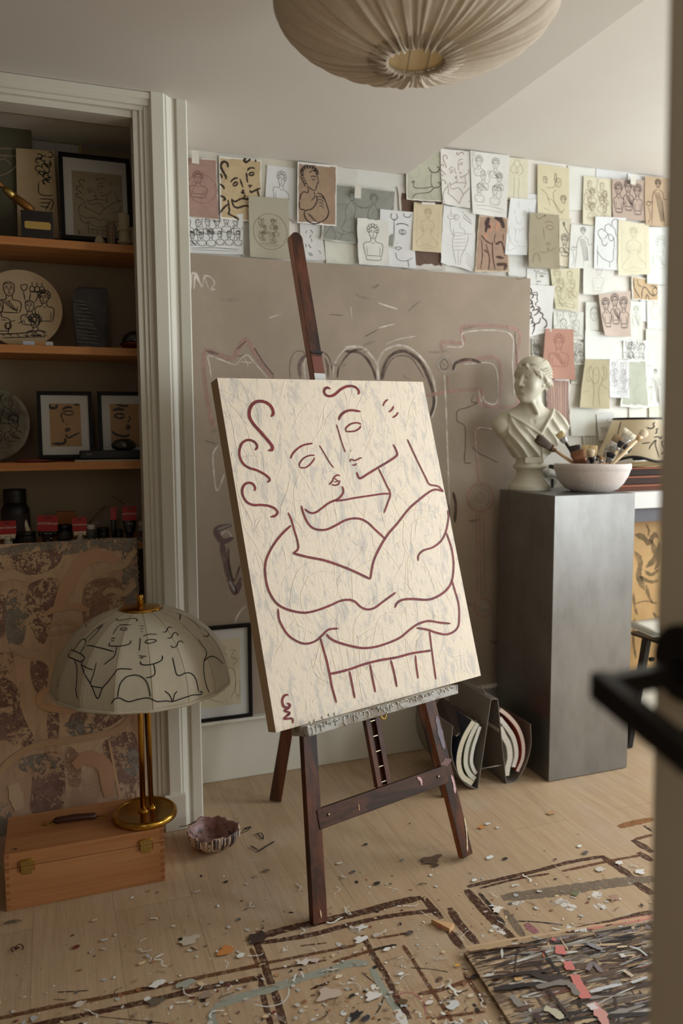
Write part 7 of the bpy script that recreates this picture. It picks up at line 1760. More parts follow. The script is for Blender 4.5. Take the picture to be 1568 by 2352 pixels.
def tube_thing(x0, x1, ytop, ymid, Y, colr, label, tilt=0, txt=True):
    a_, b_ = sx(x0, ytop, Y), sx(x1, ytop, Y); w = (b_.x-a_.x)/2; cx_ = (a_.x+b_.x)/2; z1_ = a_.z; zm = sx(x0, ymid, Y).z
    Mt = Matrix.Translation((cx_, Y, S4)) @ Matrix.Rotation(tilt, 4, 'Y')
    t = thing('paint_tube', label, 'paint tube', (cx_, Y, S4), 'acrylic paint tubes on the lowest visible shelf', Mt)
    L = lambda x, y, z: Mt @ Vector((x, y, z)); hz = z1_-S4; hm = zm-S4
    # body: round at the cap, flat at the crimped end
    mb = MB(); secs = [(.022, w*.55, w*.55), (.03, w*.75, w*.7), (hm*.6, w*.88, w*.5), (hm, w*.98, w*.12), (hm+.001, w, .0012), (hz, w, .0012)]
    vs = []; fs = []; sg = 20
    for z, rx, ry in secs:
        for i in range(sg): an = 2*pi*i/sg; vs.append(L(rx*cos(an), ry*sin(an), z))
    for k in range(len(secs)-1):
        for i in range(sg): fs.append((k*sg+i, k*sg+(i+1) % sg, (k+1)*sg+(i+1) % sg, (k+1)*sg+i))
    mb.add(vs, fs[:3*sg], 0, colr, True); mb.add(vs, fs[3*sg:]+[tuple(range(5*sg, 6*sg))], 0, RED, True)
    mb.hexa([L(-w*1.02, -.0022, hm), L(w*1.02, -.0022, hm), L(w*1.02, .0022, hm), L(-w*1.02, .0022, hm)], [L(-w*1.02, -.0016, hz), L(w*1.02, -.0016, hz), L(w*1.02, .0016, hz), L(-w*1.02, .0016, hz)], 0, RED)
    R3 = Mt.to_3x3(); u, v, n = R3 @ Vector((1, 0, 0)), R3 @ Vector((0, 0, 1)), R3 @ Vector((0, -1, 0))
    # hanging slot
    mb.hexa([L(-w*.36, -.0028, hz-.009), L(w*.36, -.0028, hz-.009), L(w*.36, -.0024, hz-.009), L(-w*.36, -.0024, hz-.009)], [L(-w*.3, -.0024, hz-.005), L(w*.3, -.0024, hz-.005), L(w*.3, -.0022, hz-.005), L(-w*.3, -.0022, hz-.005)], 0, (50, 12, 12))
    if txt:
        text_mb(mb, 'AMSTERDAM', w*.36, L(0, -.0026, hm+(hz-hm)*.42), u, v, n, 0, (220, 190, 180), .0001)
        text_mb(mb, 'ACRYLIC', w*.42, L(w*.1, -w*.3, hm*.70), -v, u, n, 0, (226, 222, 214) if colr == DKT else (20, 18, 20), .0003) if False else None
        d = w*.42 if colr != DKT else w*.45
        mb.hexa([L(-w*.3, -w*.42, hm*.42), L(w*.42, -w*.42, hm*.42), L(w*.42, -w*.3, hm*.42), L(-w*.3, -w*.3, hm*.42)], [L(-w*.3, -w*.26, hm*.86), L(w*.42, -w*.26, hm*.86), L(w*.42, -w*.16, hm*.86), L(-w*.3, -w*.16, hm*.86)], 0, (20, 18, 20) if colr != DKT else (190, 186, 180))
        text_mb(mb, 'IC', w*.6, L(w*.06, -w*.30, hm*.62), v, -u, n*2, 0, (222, 216, 206) if colr != DKT else (20, 20, 20), .0004)
    link('tube_body', mb, M_tube, t)
    mb = MB(); mb.lathe([(w*.5, 0), (w*.52, .018), (w*.45, .022), (.0001, .022)], (0, 0, 0), 18); mb.v = [tuple(L(*p)) for p in mb.v]; link('cap', mb, M_cap if colr != DKT else M_black, t)
    return t


tube_thing(-4, 36, 1197, 1228, 2.735, CRE, 'cream and red paint tube at the left edge of the shelf')
tube_thing(83, 129, 1185, 1221, 2.76, DKT, 'black and red paint tube between the black jar and the orange box', .05)
tube_thing(166, 198, 1189, 1221, 2.735, CRE, 'cream and red paint tube left of the small white cap')
tube_thing(280, 312, 1163, 1196, 2.74, DKT, 'black and red paint tube standing by the dropper bottle')
tube_thing(251, 264, 1165, 1194, 2.75, DKT, 'narrow black and red paint tube seen from its side', .04, False)
tube_thing(64, 80, 1138, 1162, 2.80, CRE, 'cream and red paint tube tilted against the black jar', -.35, False)
# black jars and pots
def jar(x0, x1, yt, Y, label, col=DKT, lid=(26, 24, 24), lab=None, name='paint_jar', cat='jar', neck=1.0, group=None):
    a_, b_ = sx(x0, yt, Y), sx(x1, yt, Y); r = (b_.x-a_.x)/2; cx_ = (a_.x+b_.x)/2; h = a_.z-S4
    t = thing(name, label, cat, (cx_, Y, S4), group)
    mb = MB(); mb.lathe([(r*.96, 0), (r*1.25*1.0 if neck < 1 else r, .006), (r*1.25 if neck < 1 else r, h*.62), (r*.9, h*.76), (.0001, h*.77)], (cx_, Y, S4), 32, 0, col); link('body', mb, M_vcs, t)
    mb = MB(); mb.lathe([(r*.98, h*.74), (r, h*.76), (r, h*.98), (r*.96, h), (.0001, h)], (cx_, Y, S4), 32, 0, lid, fn=lambda q, z, a: (q*(1+.012*cos(36*a)) if q > r*.9 else q, z)); link('screw_lid', mb, M_vcs, t)
    if lab:
        mb = MB(); R2 = (r*1.25 if neck < 1 else r)+.0006
        n_ = 12; vs = [(cx_+R2*cos(radians(205+130*i/n_)), Y+R2*sin(radians(205+130*i/n_)), S4+z) for z in (h*.2, h*.55) for i in range(n_+1)]
        mb.add(vs, [(i, i+1, n_+2+i, n_+1+i) for i in range(n_)], 0, lab, True); link('paper_label', mb, M_vc, t)
    return t
jar(6, 60, 1124, 2.83, 'tall black paint jar with a ribbed lid, behind the front tubes', neck=.9, lab=(52, 40, 40))
jar(130, 165, 1205, 2.80, 'low black pot between the tubes', lab=(70, 66, 62))
jar(198, 218, 1205, 2.745, 'small bottle with a white cap right of the cream tube', (70, 72, 70), (190, 186, 178), neck=.9, name='small_bottle', cat='bottle')
jar(318, 340, 1197, 2.72, 'grey plastic bottle with a nozzle between the abstract canvas and the casing', (120, 118, 112), (150, 146, 140), (84, 62, 60), name='plastic_bottle', cat='bottle', neck=.9)
jar(40, 82, 1222, 2.78, 'low dark jar behind the first cream tube', lab=(40, 36, 34))
mb = MB(); a_, b_ = sx(129, 1176, 2.83), sx(173, 1200, 2.83); mb.box((a_.x, 2.83, S4), (b_.x, 2.86, a_.z)); single('orange_box', mb, mat('orange_card', (150, 92, 40), .7), 'small orange brown carton behind the tubes', 'carton', bevel=.001)
# crumpled clear plastic bag
mb = MB(); rg = random.Random(12); a_ = sx(200, 1240, 2.84); b_ = sx(285, 1160, 2.84); N_ = 9
vs = [(a_.x+(b_.x-a_.x)*i/N_, 2.85+rg.uniform(-.012, .012), S4+(b_.z-S4)*j/N_*(1-.35*abs(i/N_-.55))) for j in range(N_+1) for i in range(N_+1)]
mb.add(vs, [(j*(N_+1)+i, j*(N_+1)+i+1, (j+1)*(N_+1)+i+1, (j+1)*(N_+1)+i) for j in range(N_) for i in range(N_)])
M_bag = mat('clear_plastic_film', (150, 140, 130), .15); M_bag.node_tree.nodes['Principled BSDF'].inputs['Alpha'].default_value = .22
single('plastic_bag', mb, M_bag, 'crumpled clear plastic bag between the white capped bottle and the narrow tube', 'bag')
mb = MB(); pts = [sx(205, 1200, 2.83), sx(225, 1178, 2.83), sx(242, 1162, 2.83)]; mb.tube(pts, .0016, 6, 0, (70, 50, 40)); mb.tube([sx(256, 1140, 2.83), sx(272, 1148, 2.83), sx(285, 1158, 2.84)], .0012, 6, 0, (70, 50, 40)); mb.tube([pts[0], Vector((pts[0].x-.01, 2.83, S4))], .0016, 6, 0, (70, 50, 40))
single('thin_sticks', mb, M_vc, 'thin dark sticks poking out of the plastic bag', 'stick')
for x0_, x1_, yt_, Y, lab in ((222, 250, 1212, 2.79, 'low dark tin right of the white capped bottle'), (262, 282, 1216, 2.80, 'low dark tin behind the narrow tube')):
    jar(x0_, x1_, yt_, Y, lab, (30, 26, 26), name='dark_tin', cat='tin')
# ------------------------------------------------------------------ pleated pendant
Zp_ = 1.62
dp = ray(955, 5).normalized(); pcen = CAM+ray(955, 5)*(1.62/ray(955, 5).dot(fw)); kP = 1.62/F; RA = 329*kP; RBz = .40*RA
pend = thing('pendant_lamp', 'large pleated linen pendant shade hanging from the ceiling', 'pendant lamp', pcen)
r0 = .212*RA
rp = random.Random(6); fr_ = [(rp.choice([23, 31, 46, 58, 71]), rp.uniform(0, 6), rp.uniform(.3, 1)) for _ in range(5)]


def pdome(t, a, s):
    """t 0 at the widest line .. 1 at the opening; s = -1 lower, 1 upper half"""
    tm = t*math.acos(r0/RA); r = RA*cos(tm); z = RBz*sin(tm)
    rib = abs(sin(a*13))
    g = sin(a*26+1.2*sin(a*3)+t*1.1)*.5+sum(am*sin(a*f_+p+3*t*sin(a*4+p)) for f_, p, am in fr_)*.22
    d = g*(.0012+.0050*t**2.2)-.006*(1-t*.5)*(1-rib**.3)
    return Vector((pcen.x+(r+d*cos(tm))*cos(a), pcen.y+(r+d*cos(tm))*sin(a), pcen.z+s*(z+d*sin(tm)*1.4)))


NA, NT = 520, 26; mb = MB()
for s in (-1, 1):
    vs = [pdome(j/NT, 2*pi*i/NA, s) for j in range(NT+1) for i in range(NA)]
    mb.add(vs, [(j*NA+i, j*NA+(i+1) % NA, (j+1)*NA+(i+1) % NA, (j+1)*NA+i) for j in range(NT) for i in range(NA)], 0, smooth=True)
M_linen = mat('linen_shade', (216, 204, 186), .9, noise=((40, 40, 40), .3, (188, 164, 130)), bump=((300, 300, 300), .35, .0008), trans=.30)
sd_ = link('lamp_shade', mb, M_linen, pend)
mb = MB(); zb_ = pcen.z-RBz*sin(math.acos(r0/RA))
ring = [Vector((pcen.x+r0*cos(2*pi*i/64), pcen.y+r0*sin(2*pi*i/64), zb_-.001+.001*sin(i*2.9))) for i in range(65)]; mb.tube(ring, .0035, 8, cap=False)
for i in range(90):
    a = 2*pi*i/90+rp.uniform(-.02, .02); p0_ = pdome(.90, a, -1); p1_ = pdome(1, a, -1); mb.tube([p0_+Vector((0, 0, -.0015)), p1_+Vector((0, 0, -.004)), Vector((pcen.x+(r0-.005)*cos(a), pcen.y+(r0-.005)*sin(a), zb_+.002))], [.0012, .0028, .0015], 5)
link('gathered_hem', mb, M_linen, pend)
for k in (-.35, .35):
    mb = MB(); x_ = pcen.x+r0*k*1.0; mb.tube([(pcen.x+r0*(k+.12)-.37*r0*.85, pcen.y-r0*.80, zb_+.002), (pcen.x+r0*(k+.12)+.37*r0*.7, pcen.y+r0*.74, zb_+.002)], .0012, 6); link('wire_spoke', mb, mat('bare_wire', (120, 104, 78), .5), pend)
mb = MB(); mb.lathe([(r0*.995, 0), (r0*.5, .0015), (.0001, .002)], (pcen.x, pcen.y, zb_+.006), 48, close=False)
link('inner_diffuser', mb, mat('inner_diffuser_cloth', (226, 204, 160), .9, noise=((60, 60, 30), .3, (200, 178, 136)), trans=.3), pend)
mb = MB(); zceil = zc(ZL, pcen.y); mb.tube([(pcen.x, pcen.y, pcen.z+RBz*.6), (pcen.x, pcen.y, zceil)], .003, 8); link('cord', mb, M_black, pend)

# ------------------------------------------------------------------ magazine rack
YM0 = 2.445; YM1 = 2.74
mp_ = lambda x, y, Y=YM0: P(x, y, 'y', Y)
M_rack = mat('brushed_sheet_steel', (136, 128, 118), .5, .35, noise=((20, 20, 20), .3, (120, 112, 104)))
rk = thing('magazine_rack', 'grey bent steel magazine rack beside the metal plinth', 'magazine rack', (mp_(1130, 1815).x, 2.6, 0))


def sheetx(name, pts, mats, parent, th=.0022, y0=YM0, y1=YM1, c=(255, 255, 255)):
    """a curved sheet: profile in x, z pushed back along y"""
    pp = [Vector((p.x, 0, max(p.z, .001))) for p in smooth(pts, 6)]; n = len(pp); a = []; b = []
    for i, p in enumerate(pp):
        t = (pp[min(i+1, n-1)]-pp[max(i-1, 0)]).normalized(); nn = Vector((-t.z, 0, t.x))*th/2; a.append(p+nn); b.append(p-nn)
    mb = MB(); ring_ = a+b[::-1]; m = len(ring_)
    vs = [Vector((p.x, y0, p.z)) for p in ring_]+[Vector((p.x, y1, p.z)) for p in ring_]
    fs = [(i, (i+1) % m, m+(i+1) % m, m+i) for i in range(m)]
    for i in range(n-1): fs += [(i, i+1, m-2-i, m-1-i)[::-1], (m+i, m+i+1, 2*m-2-i, 2*m-1-i)]
    mb.add(vs, fs, 0, c)
    return link(name, mb, mats, parent) if parent is not None or name is None else mb


apx_l, apx_r = mp_(1127, 1608), mp_(1143, 1606)
sheetx('side_plate', [apx_l, mp_(1112, 1712), mp_(1097, 1814)], M_rack, rk)
sheetx('side_plate', [apx_r, mp_(1152, 1700), mp_(1163, 1803)], M_rack, rk)
sheetx('top_fold', [apx_l+Vector((0, 0, .0)), (apx_l+apx_r)/2+Vector((0, 0, .002)), apx_r], M_rack, rk)
sheetx('cradle', [mp_(1163, 1803), mp_(1188, 1790), mp_(1208, 1755), mp_(1219, 1712), mp_(1218, 1663)], M_rack, rk)
sheetx('cradle', [mp_(1097, 1814), mp_(1068, 1800), mp_(1046, 1766), mp_(1036, 1722), mp_(1040, 1668)], M_rack, rk)
mb = MB(); mb.tube([mp_(1103, 1766, YM0+.01), mp_(1158, 1756, YM0+.01)], .0022, 8); link('cross_rod', mb, M_rack, rk)
mb = MB(); mb.tube([mp_(1118, 1598, YM0+.05), mp_(1088, 1556, YM0+.16)], .0025, 8); link('lifting_rod', mb, M_rack, rk)
M_pages = mat('page_edges', vcol=True, rough=.8, noise=((8, 8, 500), .4, 'mul', .45, .6))


def magazine(pts, th, label, c, spine=None, y0=YM0+.012, y1=YM0+.22):
    zmin = .004; t = sheetx('x', [mp_(*p) for p in pts], None, None, th, y0, y1, c) if False else None
    pp = [mp_(*p) for p in pts]
    cx_ = sum(p.x for p in pp)/len(pp); tt = thing('magazine', label, 'magazine', (cx_, (y0+y1)/2, min(p.z for p in pp)), 'magazines in the steel rack')
    for dt, cc, nm in ((0, c, 'pages'), (th/2, spine or (60, 56, 54), 'cover'), (-th/2, spine or (170, 168, 160), 'cover')):
        P_ = [Vector(p) for p in pp]
        if dt:
            q = []
            for i, p in enumerate(P_):
                d = (P_[min(i+1, len(P_)-1)]-P_[max(i-1, 0)]).normalized(); q.append(p+Vector((-d.z, 0, d.x))*dt)
            P_ = q
        sheetx(nm, P_, M_pages if nm == 'pages' else M_vcs, tt, th*.9 if not dt else .0012, y0, y1, cc)
    return tt


magazine([(1106, 1672), (1098, 1696), (1090, 1722), (1086, 1752), (1092, 1772), (1098, 1780)], .012, 'white magazine, innermost of the left stack in the rack', (216, 214, 208), (206, 204, 198))
magazine([(1100, 1664), (1086, 1692), (1076, 1722), (1073, 1756), (1081, 1779), (1095, 1793)], .018, 'magazine with a greenish edge, second of the left stack', (206, 204, 192), (130, 134, 92))
magazine([(1091, 1660), (1073, 1690), (1061, 1722), (1057, 1757), (1066, 1786), (1089, 1803)], .021, 'thick cream magazine, outermost of the left stack', (212, 204, 180), (34, 40, 54))
magazine([(1152, 1674), (1162, 1695), (1172, 1715), (1175, 1742), (1170, 1765), (1167, 1785)], .022, 'thick rolled white magazine, innermost of the right stack', (214, 208, 196), (186, 180, 168), y1=YM0+.2)
magazine([(1151, 1652), (1170, 1676), (1184, 1700), (1190, 1735), (1183, 1765)], .016, 'thin white magazine curled inside the right stack', (214, 208, 198), (206, 202, 196), y1=YM0+.2)
magazine([(1152, 1632), (1174, 1650), (1194, 1676), (1205, 1710), (1204, 1745), (1192, 1775)], .015, 'magazine with a red and pink edge, outermost of the right stack', (206, 190, 178), (150, 60, 48), y1=YM0+.2)
# magazine with a dark photographic cover lying over the left stack
q = [(1012, 1598), (1094, 1652), (1046, 1690), (1000, 1668)]
a0_, a1_, a2_, a3_ = P(1012, 1600, 'y', 2.66), P(1094, 1653, 'y', 2.50), P(1047, 1690, 'y', 2.47), P(985, 1650, 'y', 2.63)
nm_ = (a1_-a0_).cross(a3_-a0_).normalized(); nm_ = -nm_ if nm_.dot(CAM-a0_) < 0 else nm_
tt = thing('magazine', 'dark covered magazine with a white numeral, lying on top of the left stack', 'magazine', (a2_.x, a2_.y, a2_.z), 'magazines in the steel rack')
mb = MB(); mb.hexa([p-nm_*.006 for p in (a0_, a1_, a2_, a3_)], [a0_, a1_, a2_, a3_], 0, (196, 190, 180)); link('pages', mb, M_pages, tt)
mb = MB(); mb.hexa([p+nm_*.0002 for p in (a0_, a1_, a2_, a3_)], [p+nm_*.001 for p in (a0_, a1_, a2_, a3_)], 0, (52, 36, 30))
cp_ = lambda x, y: PP(930+x/4.238, 1540+y/4.238, a0_, nm_)+nm_*.0013
mb.poly([cp_(x, y) for x, y in ((365, 300), (470, 330), (380, 390), (345, 350))], nm_, 0, (140, 90, 50), off=.0004)
mb.poly([cp_(x, y) for x, y in ((400, 385), (480, 340), (460, 400), (400, 430))], nm_, 0, (130, 60, 44), off=.0004)
mb.ribbon(smooth([cp_(x, y) for x, y in ((505, 505), (555, 515), (560, 560), (520, 590), (470, 590), (440, 570))], 6), .0045, nm_, 0, (206, 190, 180), off=.0008)
mb.ribbon([cp_(545, 470), cp_(600, 480), cp_(660, 475)], .005, nm_, 0, (206, 190, 180), off=.0008)
link('cover', mb, M_vcs, tt)

# ------------------------------------------------------------------ work bench corner right of the plinth
YD = 2.62
zt_ = P(1480, 1130, 'y', YD).z; zb2 = P(1480, 1168, 'y', YD).z
wb = thing('white_worktop', 'white wall bench with a dark rail under it, right of the metal plinth', 'workbench', (2.6, 2.75, zt_-.05))
mb = MB(); mb.box((2.075, YD, zb2), (3.6, YB, zt_)); link('top', mb, mat('white_laminate', (206, 204, 198), .5), wb, .003)
mb = MB(); mb.box((2.075, YD+.03, P(1480, 1198, 'y', YD+.03).z), (3.6, YD+.06, zb2)); link('rail', mb, mat('blue_grey_rail', (82, 80, 84), .5, .3), wb)
for x in (3.1, 3.5):
    mb = MB(); mb.box((x, 2.66, 0), (x+.04, 2.70, zb2)); link('leg', mb, M_black, wb)
# gold painting under the bench
YG = 2.79
ga, gb = P(1440, 1196, 'y', YG), P(1440, 1533, 'y', YG)
gt = thing('gold_painting', 'gold brown painting with dark drapery strokes, dark framed, under the white worktop', 'painting', (2.5, YG, 0))
z0_ = P(1480, 1560, 'y', YG).z; z1g = P(1480, 1538, 'y', YG).z; z2g = zb2-.06
mb = MB(); mb.box((2.02, YG, z1g), (3.0, YG+.02, z2g), 0, (186, 146, 88))
gs = lambda l: [P(1100+x/3.137, 1100+y/3.137, 'y', YG) for x, y in l]
for l, w in (([(1120, 400), (1180, 420), (1225, 460), (1260, 400), (1300, 430)], 22), ([(1200, 320), (1222, 370), (1215, 420)], 10), ([(1120, 520), (1160, 600), (1150, 700), (1190, 800)], 26), ([(1240, 440), (1270, 560), (1200, 640)], 24), ([(1300, 450), (1290, 600), (1260, 660)], 20), ([(1190, 660), (1240, 690), (1300, 650)], 14), ([(1200, 760), (1220, 840), (1250, 900)], 14), ([(1110, 820), (1120, 920), (1140, 980)], 12),
             ([(1120, 1000), (1110, 1150), (1130, 1300)], 10), ([(1150, 700), (1230, 740), (1300, 730)], 14), ([(1250, 960), (1290, 1010)], 14), ([(1120, 900), (1200, 880), (1290, 900)], 6)): mb.ribbon(smooth(gs(l), 6), w/3.137*kS*2.6, NY, 1, (110, 92, 66), jit=.3, taper=.1, off=.001)
link('panel', mb, [mat('gold_brown_paint', (186, 146, 88), .6, noise=((6, 6, 6), .5, (160, 118, 66))), M_smearG] if False else [mat('gold_brown_paint', (186, 150, 98), .6, noise=((6, 6, 6), .5, (160, 122, 74))), M_chalk], gt)
mb = MB(); mb.box((2.0, YG-.006, z0_-.02), (3.0, YG+.02, z1g)); link('lower_frame', mb, mat('dark_blue_frame', (54, 52, 58), .5), gt, .002)
mb = MB(); mb.box((2.0, YG+.0, 0), (2.04, YG+.03, z0_-.02)); mb.box((2.9, YG+.0, 0), (2.94, YG+.03, z0_-.02)); link('frame_foot', mb, M_black, gt)
# stack of flat wooden boxes on the bench
zc0 = zt_
rows = [(1128, 1108, (92, 50, 34)), (1108, 1098, (40, 30, 28)), (1096, 1086, (124, 66, 42)), (1086, 1072, (44, 34, 32))]
YBx = 2.68
cols_ = [(88, 50, 34), (56, 36, 28), (46, 32, 26)]
zz = zt_; names = ['dark wooden paint box at the bottom of the pile on the white worktop', 'dark wooden paint box in the middle of the pile', 'dark wooden paint box at the top of the pile, under the lampshade']
hts = [P(1480, y, 'y', YBx).z for y in (1112, 1092, 1072)]
for i in range(3):
    z1_ = hts[i]; xa = P(1432-[0, 6, -4][i]*1.0, 1100, 'y', YBx).x-.10
    tb_ = thing('wooden_paint_box', names[i], 'box', (2.5, YBx+.09, zz), 'flat wooden boxes piled on the worktop')
    mb = MB(); mb.box((xa, YBx, zz), (xa+.62, YBx+.17, z1_)); link('body', mb, mat('dark_stained_box_%s' % 'abc'[i], cols_[i], .65, spec=.15), tb_, .003)
    mb = MB(); mb.box((xa-.003, YBx-.004, z1_-.010), (xa+.623, YBx+.172, z1_-.002)); link('moulding', mb, mat('red_brown_moulding_%s' % 'abc'[i], (136, 76, 48), .5, spec=.25), tb_, .003)
    zz = z1_
# folded cloth or papers under the lampshade
mb = MB(); rg = random.Random(2); xa = P(1425, 1066, 'y', YBx).x-.02
for k in range(4):
    z = zz+.0005+.0042*k; c = [(206, 190, 150), (196, 168, 120), (212, 200, 170), (204, 178, 128)][k]; N_ = 14
    vs = [(xa+.5*i/N_+rg.uniform(-.01, .01)*(i == 0), YBx-.012+.16*j/4+rg.uniform(-.006, .006)*(j == 0), z+.0022+.0018*sin(i*1.1+k+j*.5)) for j in range(5) for i in range(N_+1)]
    mb.add(vs, [(j*(N_+1)+i, j*(N_+1)+i+1, (j+1)*(N_+1)+i+1, (j+1)*(N_+1)+i) for j in range(4) for i in range(N_)], 0, c, True)
pile = single('yellowed_sheets', mb, M_paper, 'rumpled pile of yellowed paper sheets between the wooden boxes and the lampshade', 'paper')
so = pile.modifiers.new('thickness', 'SOLIDIFY'); so.thickness = .0012
# painted lampshade
YLs = YBx+.07; lc = P(1460, 1050, 'y', YLs); kk = (lc-CAM).dot(fw)/F; zb_ = zz+.020; zt2 = P(1460, 962, 'y', YLs).z
rt_, rb__ = 52*kk, 88*kk
ls = thing('painted_lampshade', 'cream conical lampshade painted with black figures and a black wavy hem, on the boxes', 'lampshade', (lc.x, YLs, zb_))
wv = lambda a: .010*sin(a*5+.6)
mb = MB(); nA = 96
vs = [(lc.x+r*cos(2*pi*i/nA), YLs+r*sin(2*pi*i/nA), z+(wv(2*pi*i/nA) if lo else 0)) for r, z, lo in ((rb__, zb_+.014, 1), ((rb__+rt_)/2, (zb_+zt2)/2, 0), (rt_, zt2, 0)) for i in range(nA)]
mb.add(vs, [(j*nA+i, j*nA+(i+1) % nA, (j+1)*nA+(i+1) % nA, (j+1)*nA+i) for j in range(2) for i in range(nA)], 0, (214, 198, 168), True)
def cone(px_, py_):
    p = P(px_, py_, 'y', YLs-.05); z = p.z; t = (z-zb_)/(zt2-zb_); r = rb__+(rt_-rb__)*t
    sx_ = max(-.98, min(.98, (P(px_, py_, 'y', YLs-r*.8).x-lc.x)/r)); a = -math.acos(sx_); return Vector((lc.x+(r+.001)*cos(a), YLs+(r+.001)*sin(a), z)), Vector((cos(a), sin(a), .3))
for l, w in (([(1170, 690), (1180, 675), (1190, 685), (1170, 705), (1150, 720), (1165, 735), (1190, 715)], 7), ([(1165, 740), (1140, 745), (1135, 780)], 6), ([(1170, 735), (1195, 745), (1195, 785)], 6), ([(1010, 880), (1030, 878), (1045, 885)], 6), ([(1040, 890), (1000, 910), (990, 960)], 6), ([(1350, 718), (1375, 730), (1400, 715), (1395, 690), (1410, 680)], 7), ([(1405, 770), (1420, 760), (1420, 735), (1438, 730)], 7), ([(1395, 800), (1430, 795), (1450, 810), (1470, 790)], 7),
             ([(1270, 880), (1300, 930), (1330, 960), (1230, 950)], 7), ([(1360, 910), (1370, 870), (1410, 820), (1405, 860), (1430, 960)], 6), ([(1360, 910), (1380, 965)], 6), ([(1320, 850), (1370, 840)], 6), ([(1480, 830), (1460, 840), (1470, 880), (1490, 900), (1450, 930), (1480, 920)], 7), ([(1230, 810), (1260, 830), (1250, 860)], 6), ([(1080, 760), (1060, 820), (1075, 870)], 6)):
    pn = [cone(1100+p.x/3.564, 780+p.y/3.564) for p in smooth([(x, y, 0) for x, y in l], 5)]; mb.ribbon([p for p, _ in pn], w/3.564*kk*1.35, [n_ for _, n_ in pn], 1, (26, 24, 24), off=.0008)
link('shade', mb, [mat('cream_paper_shade', (216, 200, 170), .7, trans=.3), M_ink], ls)
mb = MB(); mb.tube([(lc.x+rt_*cos(2*pi*i/64), YLs+rt_*sin(2*pi*i/64), zt2) for i in range(65)], .0048, 8, cap=False); link('top_trim', mb, M_black, ls)
mb = MB(); mb.tube([(lc.x+rb__*cos(2*pi*i/96), YLs+rb__*sin(2*pi*i/96), zb_+.014+wv(2*pi*i/96)) for i in range(97)], .0056, 8, cap=False); link('wavy_hem', mb, M_black, ls)
# white tube and black clamp behind the bust's socle
mb = MB(); c_ = P(1278, 1098, 'y', 2.83); mb.tube([P(1250, 1090, 'y', 2.83), P(1262, 1084, 'y', 2.83), P(1282, 1092, 'y', 2.83), P(1300, 1108, 'y', 2.83)], .016, 14, 0, (176, 172, 164)); 
mb.tube([P(1268, 1100, 'y', 2.84), Vector((P(1268, 1100, 'y', 2.84).x, 2.84, .0))], .006, 10, 0, (28, 26, 26)); mb.tube([P(1262, 1072, 'y', 2.84), P(1300, 1074, 'y', 2.84)], .010, 10, 0, (40, 36, 34))
single('pipe_stand', mb, M_vcs, 'pale curved pipe on a black post behind the bust and the stoneware bowl', 'pipe')
# small table easel leg with loose papers
mb = MB(); y_ = 2.55; 
pj = [P(x, y, 'y', y_) for x, y in ((1447, 1441), (1478, 1436), (1500, 1434), (1540, 1436), (1540, 1480), (1505, 1468), (1490, 1462), (1450, 1447))]
base_ = [Vector((p.x, y_-.0+.0, p.z)) for p in pj]
for k in range(4):
    dz = .004*k; N_ = 8; x0_ = pj[0].x+.006*k; x1_ = x0_+.30; vs = []
    for j in range(5):
        for i in range(N_+1):
            u = i/N_; v = j/4; vs.append((x0_+(x1_-x0_)*u+.03*v, y_-.13+.20*v+.03*u*(1 if k % 2 else -1)*.4, pj[7].z+.004+dz-.028*u*(1-v)+.010*sin(u*5+k)*u+.012*v*u))
    mb.add(vs, [(j*(N_+1)+i, j*(N_+1)+i+1, (j+1)*(N_+1)+i+1, (j+1)*(N_+1)+i) for j in range(4) for i in range(N_)], 0, [(224, 222, 212), (206, 200, 176), (226, 226, 222), (214, 210, 196)][k], True)
pl_ = single('loose_papers', mb, M_paper, 'loose white papers lying on the black folding stand beside the plinth', 'paper')
so = pl_.modifiers.new('thickness', 'SOLIDIFY'); so.thickness = .001
zs_ = pj[7].z-.02
ks = thing('folding_stand', 'black folding stand under the loose white papers, right of the plinth', 'stand', (P(1490, 1600, 'y', 2.6).x, 2.6, 0))
f0_, f1_ = P(1474, 1545, 'y', 2.56), P(1488, 1466, 'y', 2.56)
dd = (f1_-f0_).normalized(); ft_ = f0_-dd*(f0_.z-.002)/dd.z
for dx, nm in ((0, 'leg'), (.22, 'leg')):
    mb = MB(); mb.beam(ft_+Vector((dx, 0, 0)), f1_+Vector((dx*.8, 0, 0)), (.012, 0, 0), (0, .009, 0)); link(nm, mb, M_black, ks, .001)
mb = MB(); mb.beam(ft_+Vector((.045, .06, 0)), f1_+Vector((.035, .06, 0)), (.007, 0, 0), (0, .006, 0)); link('leg', mb, M_black, ks, .001)
mb = MB(); q_ = P(1492, 1515, 'y', 2.56); mb.tube([q_, q_+Vector((.02, 0, 0))], .009, 12); link('wing_knob', mb, M_black, ks)
mb = MB(); mb.box((f1_.x-.02, 2.44, f1_.z-.002), (f1_.x+.30, 2.66, f1_.z+.006)); link('platform', mb, M_black, ks)

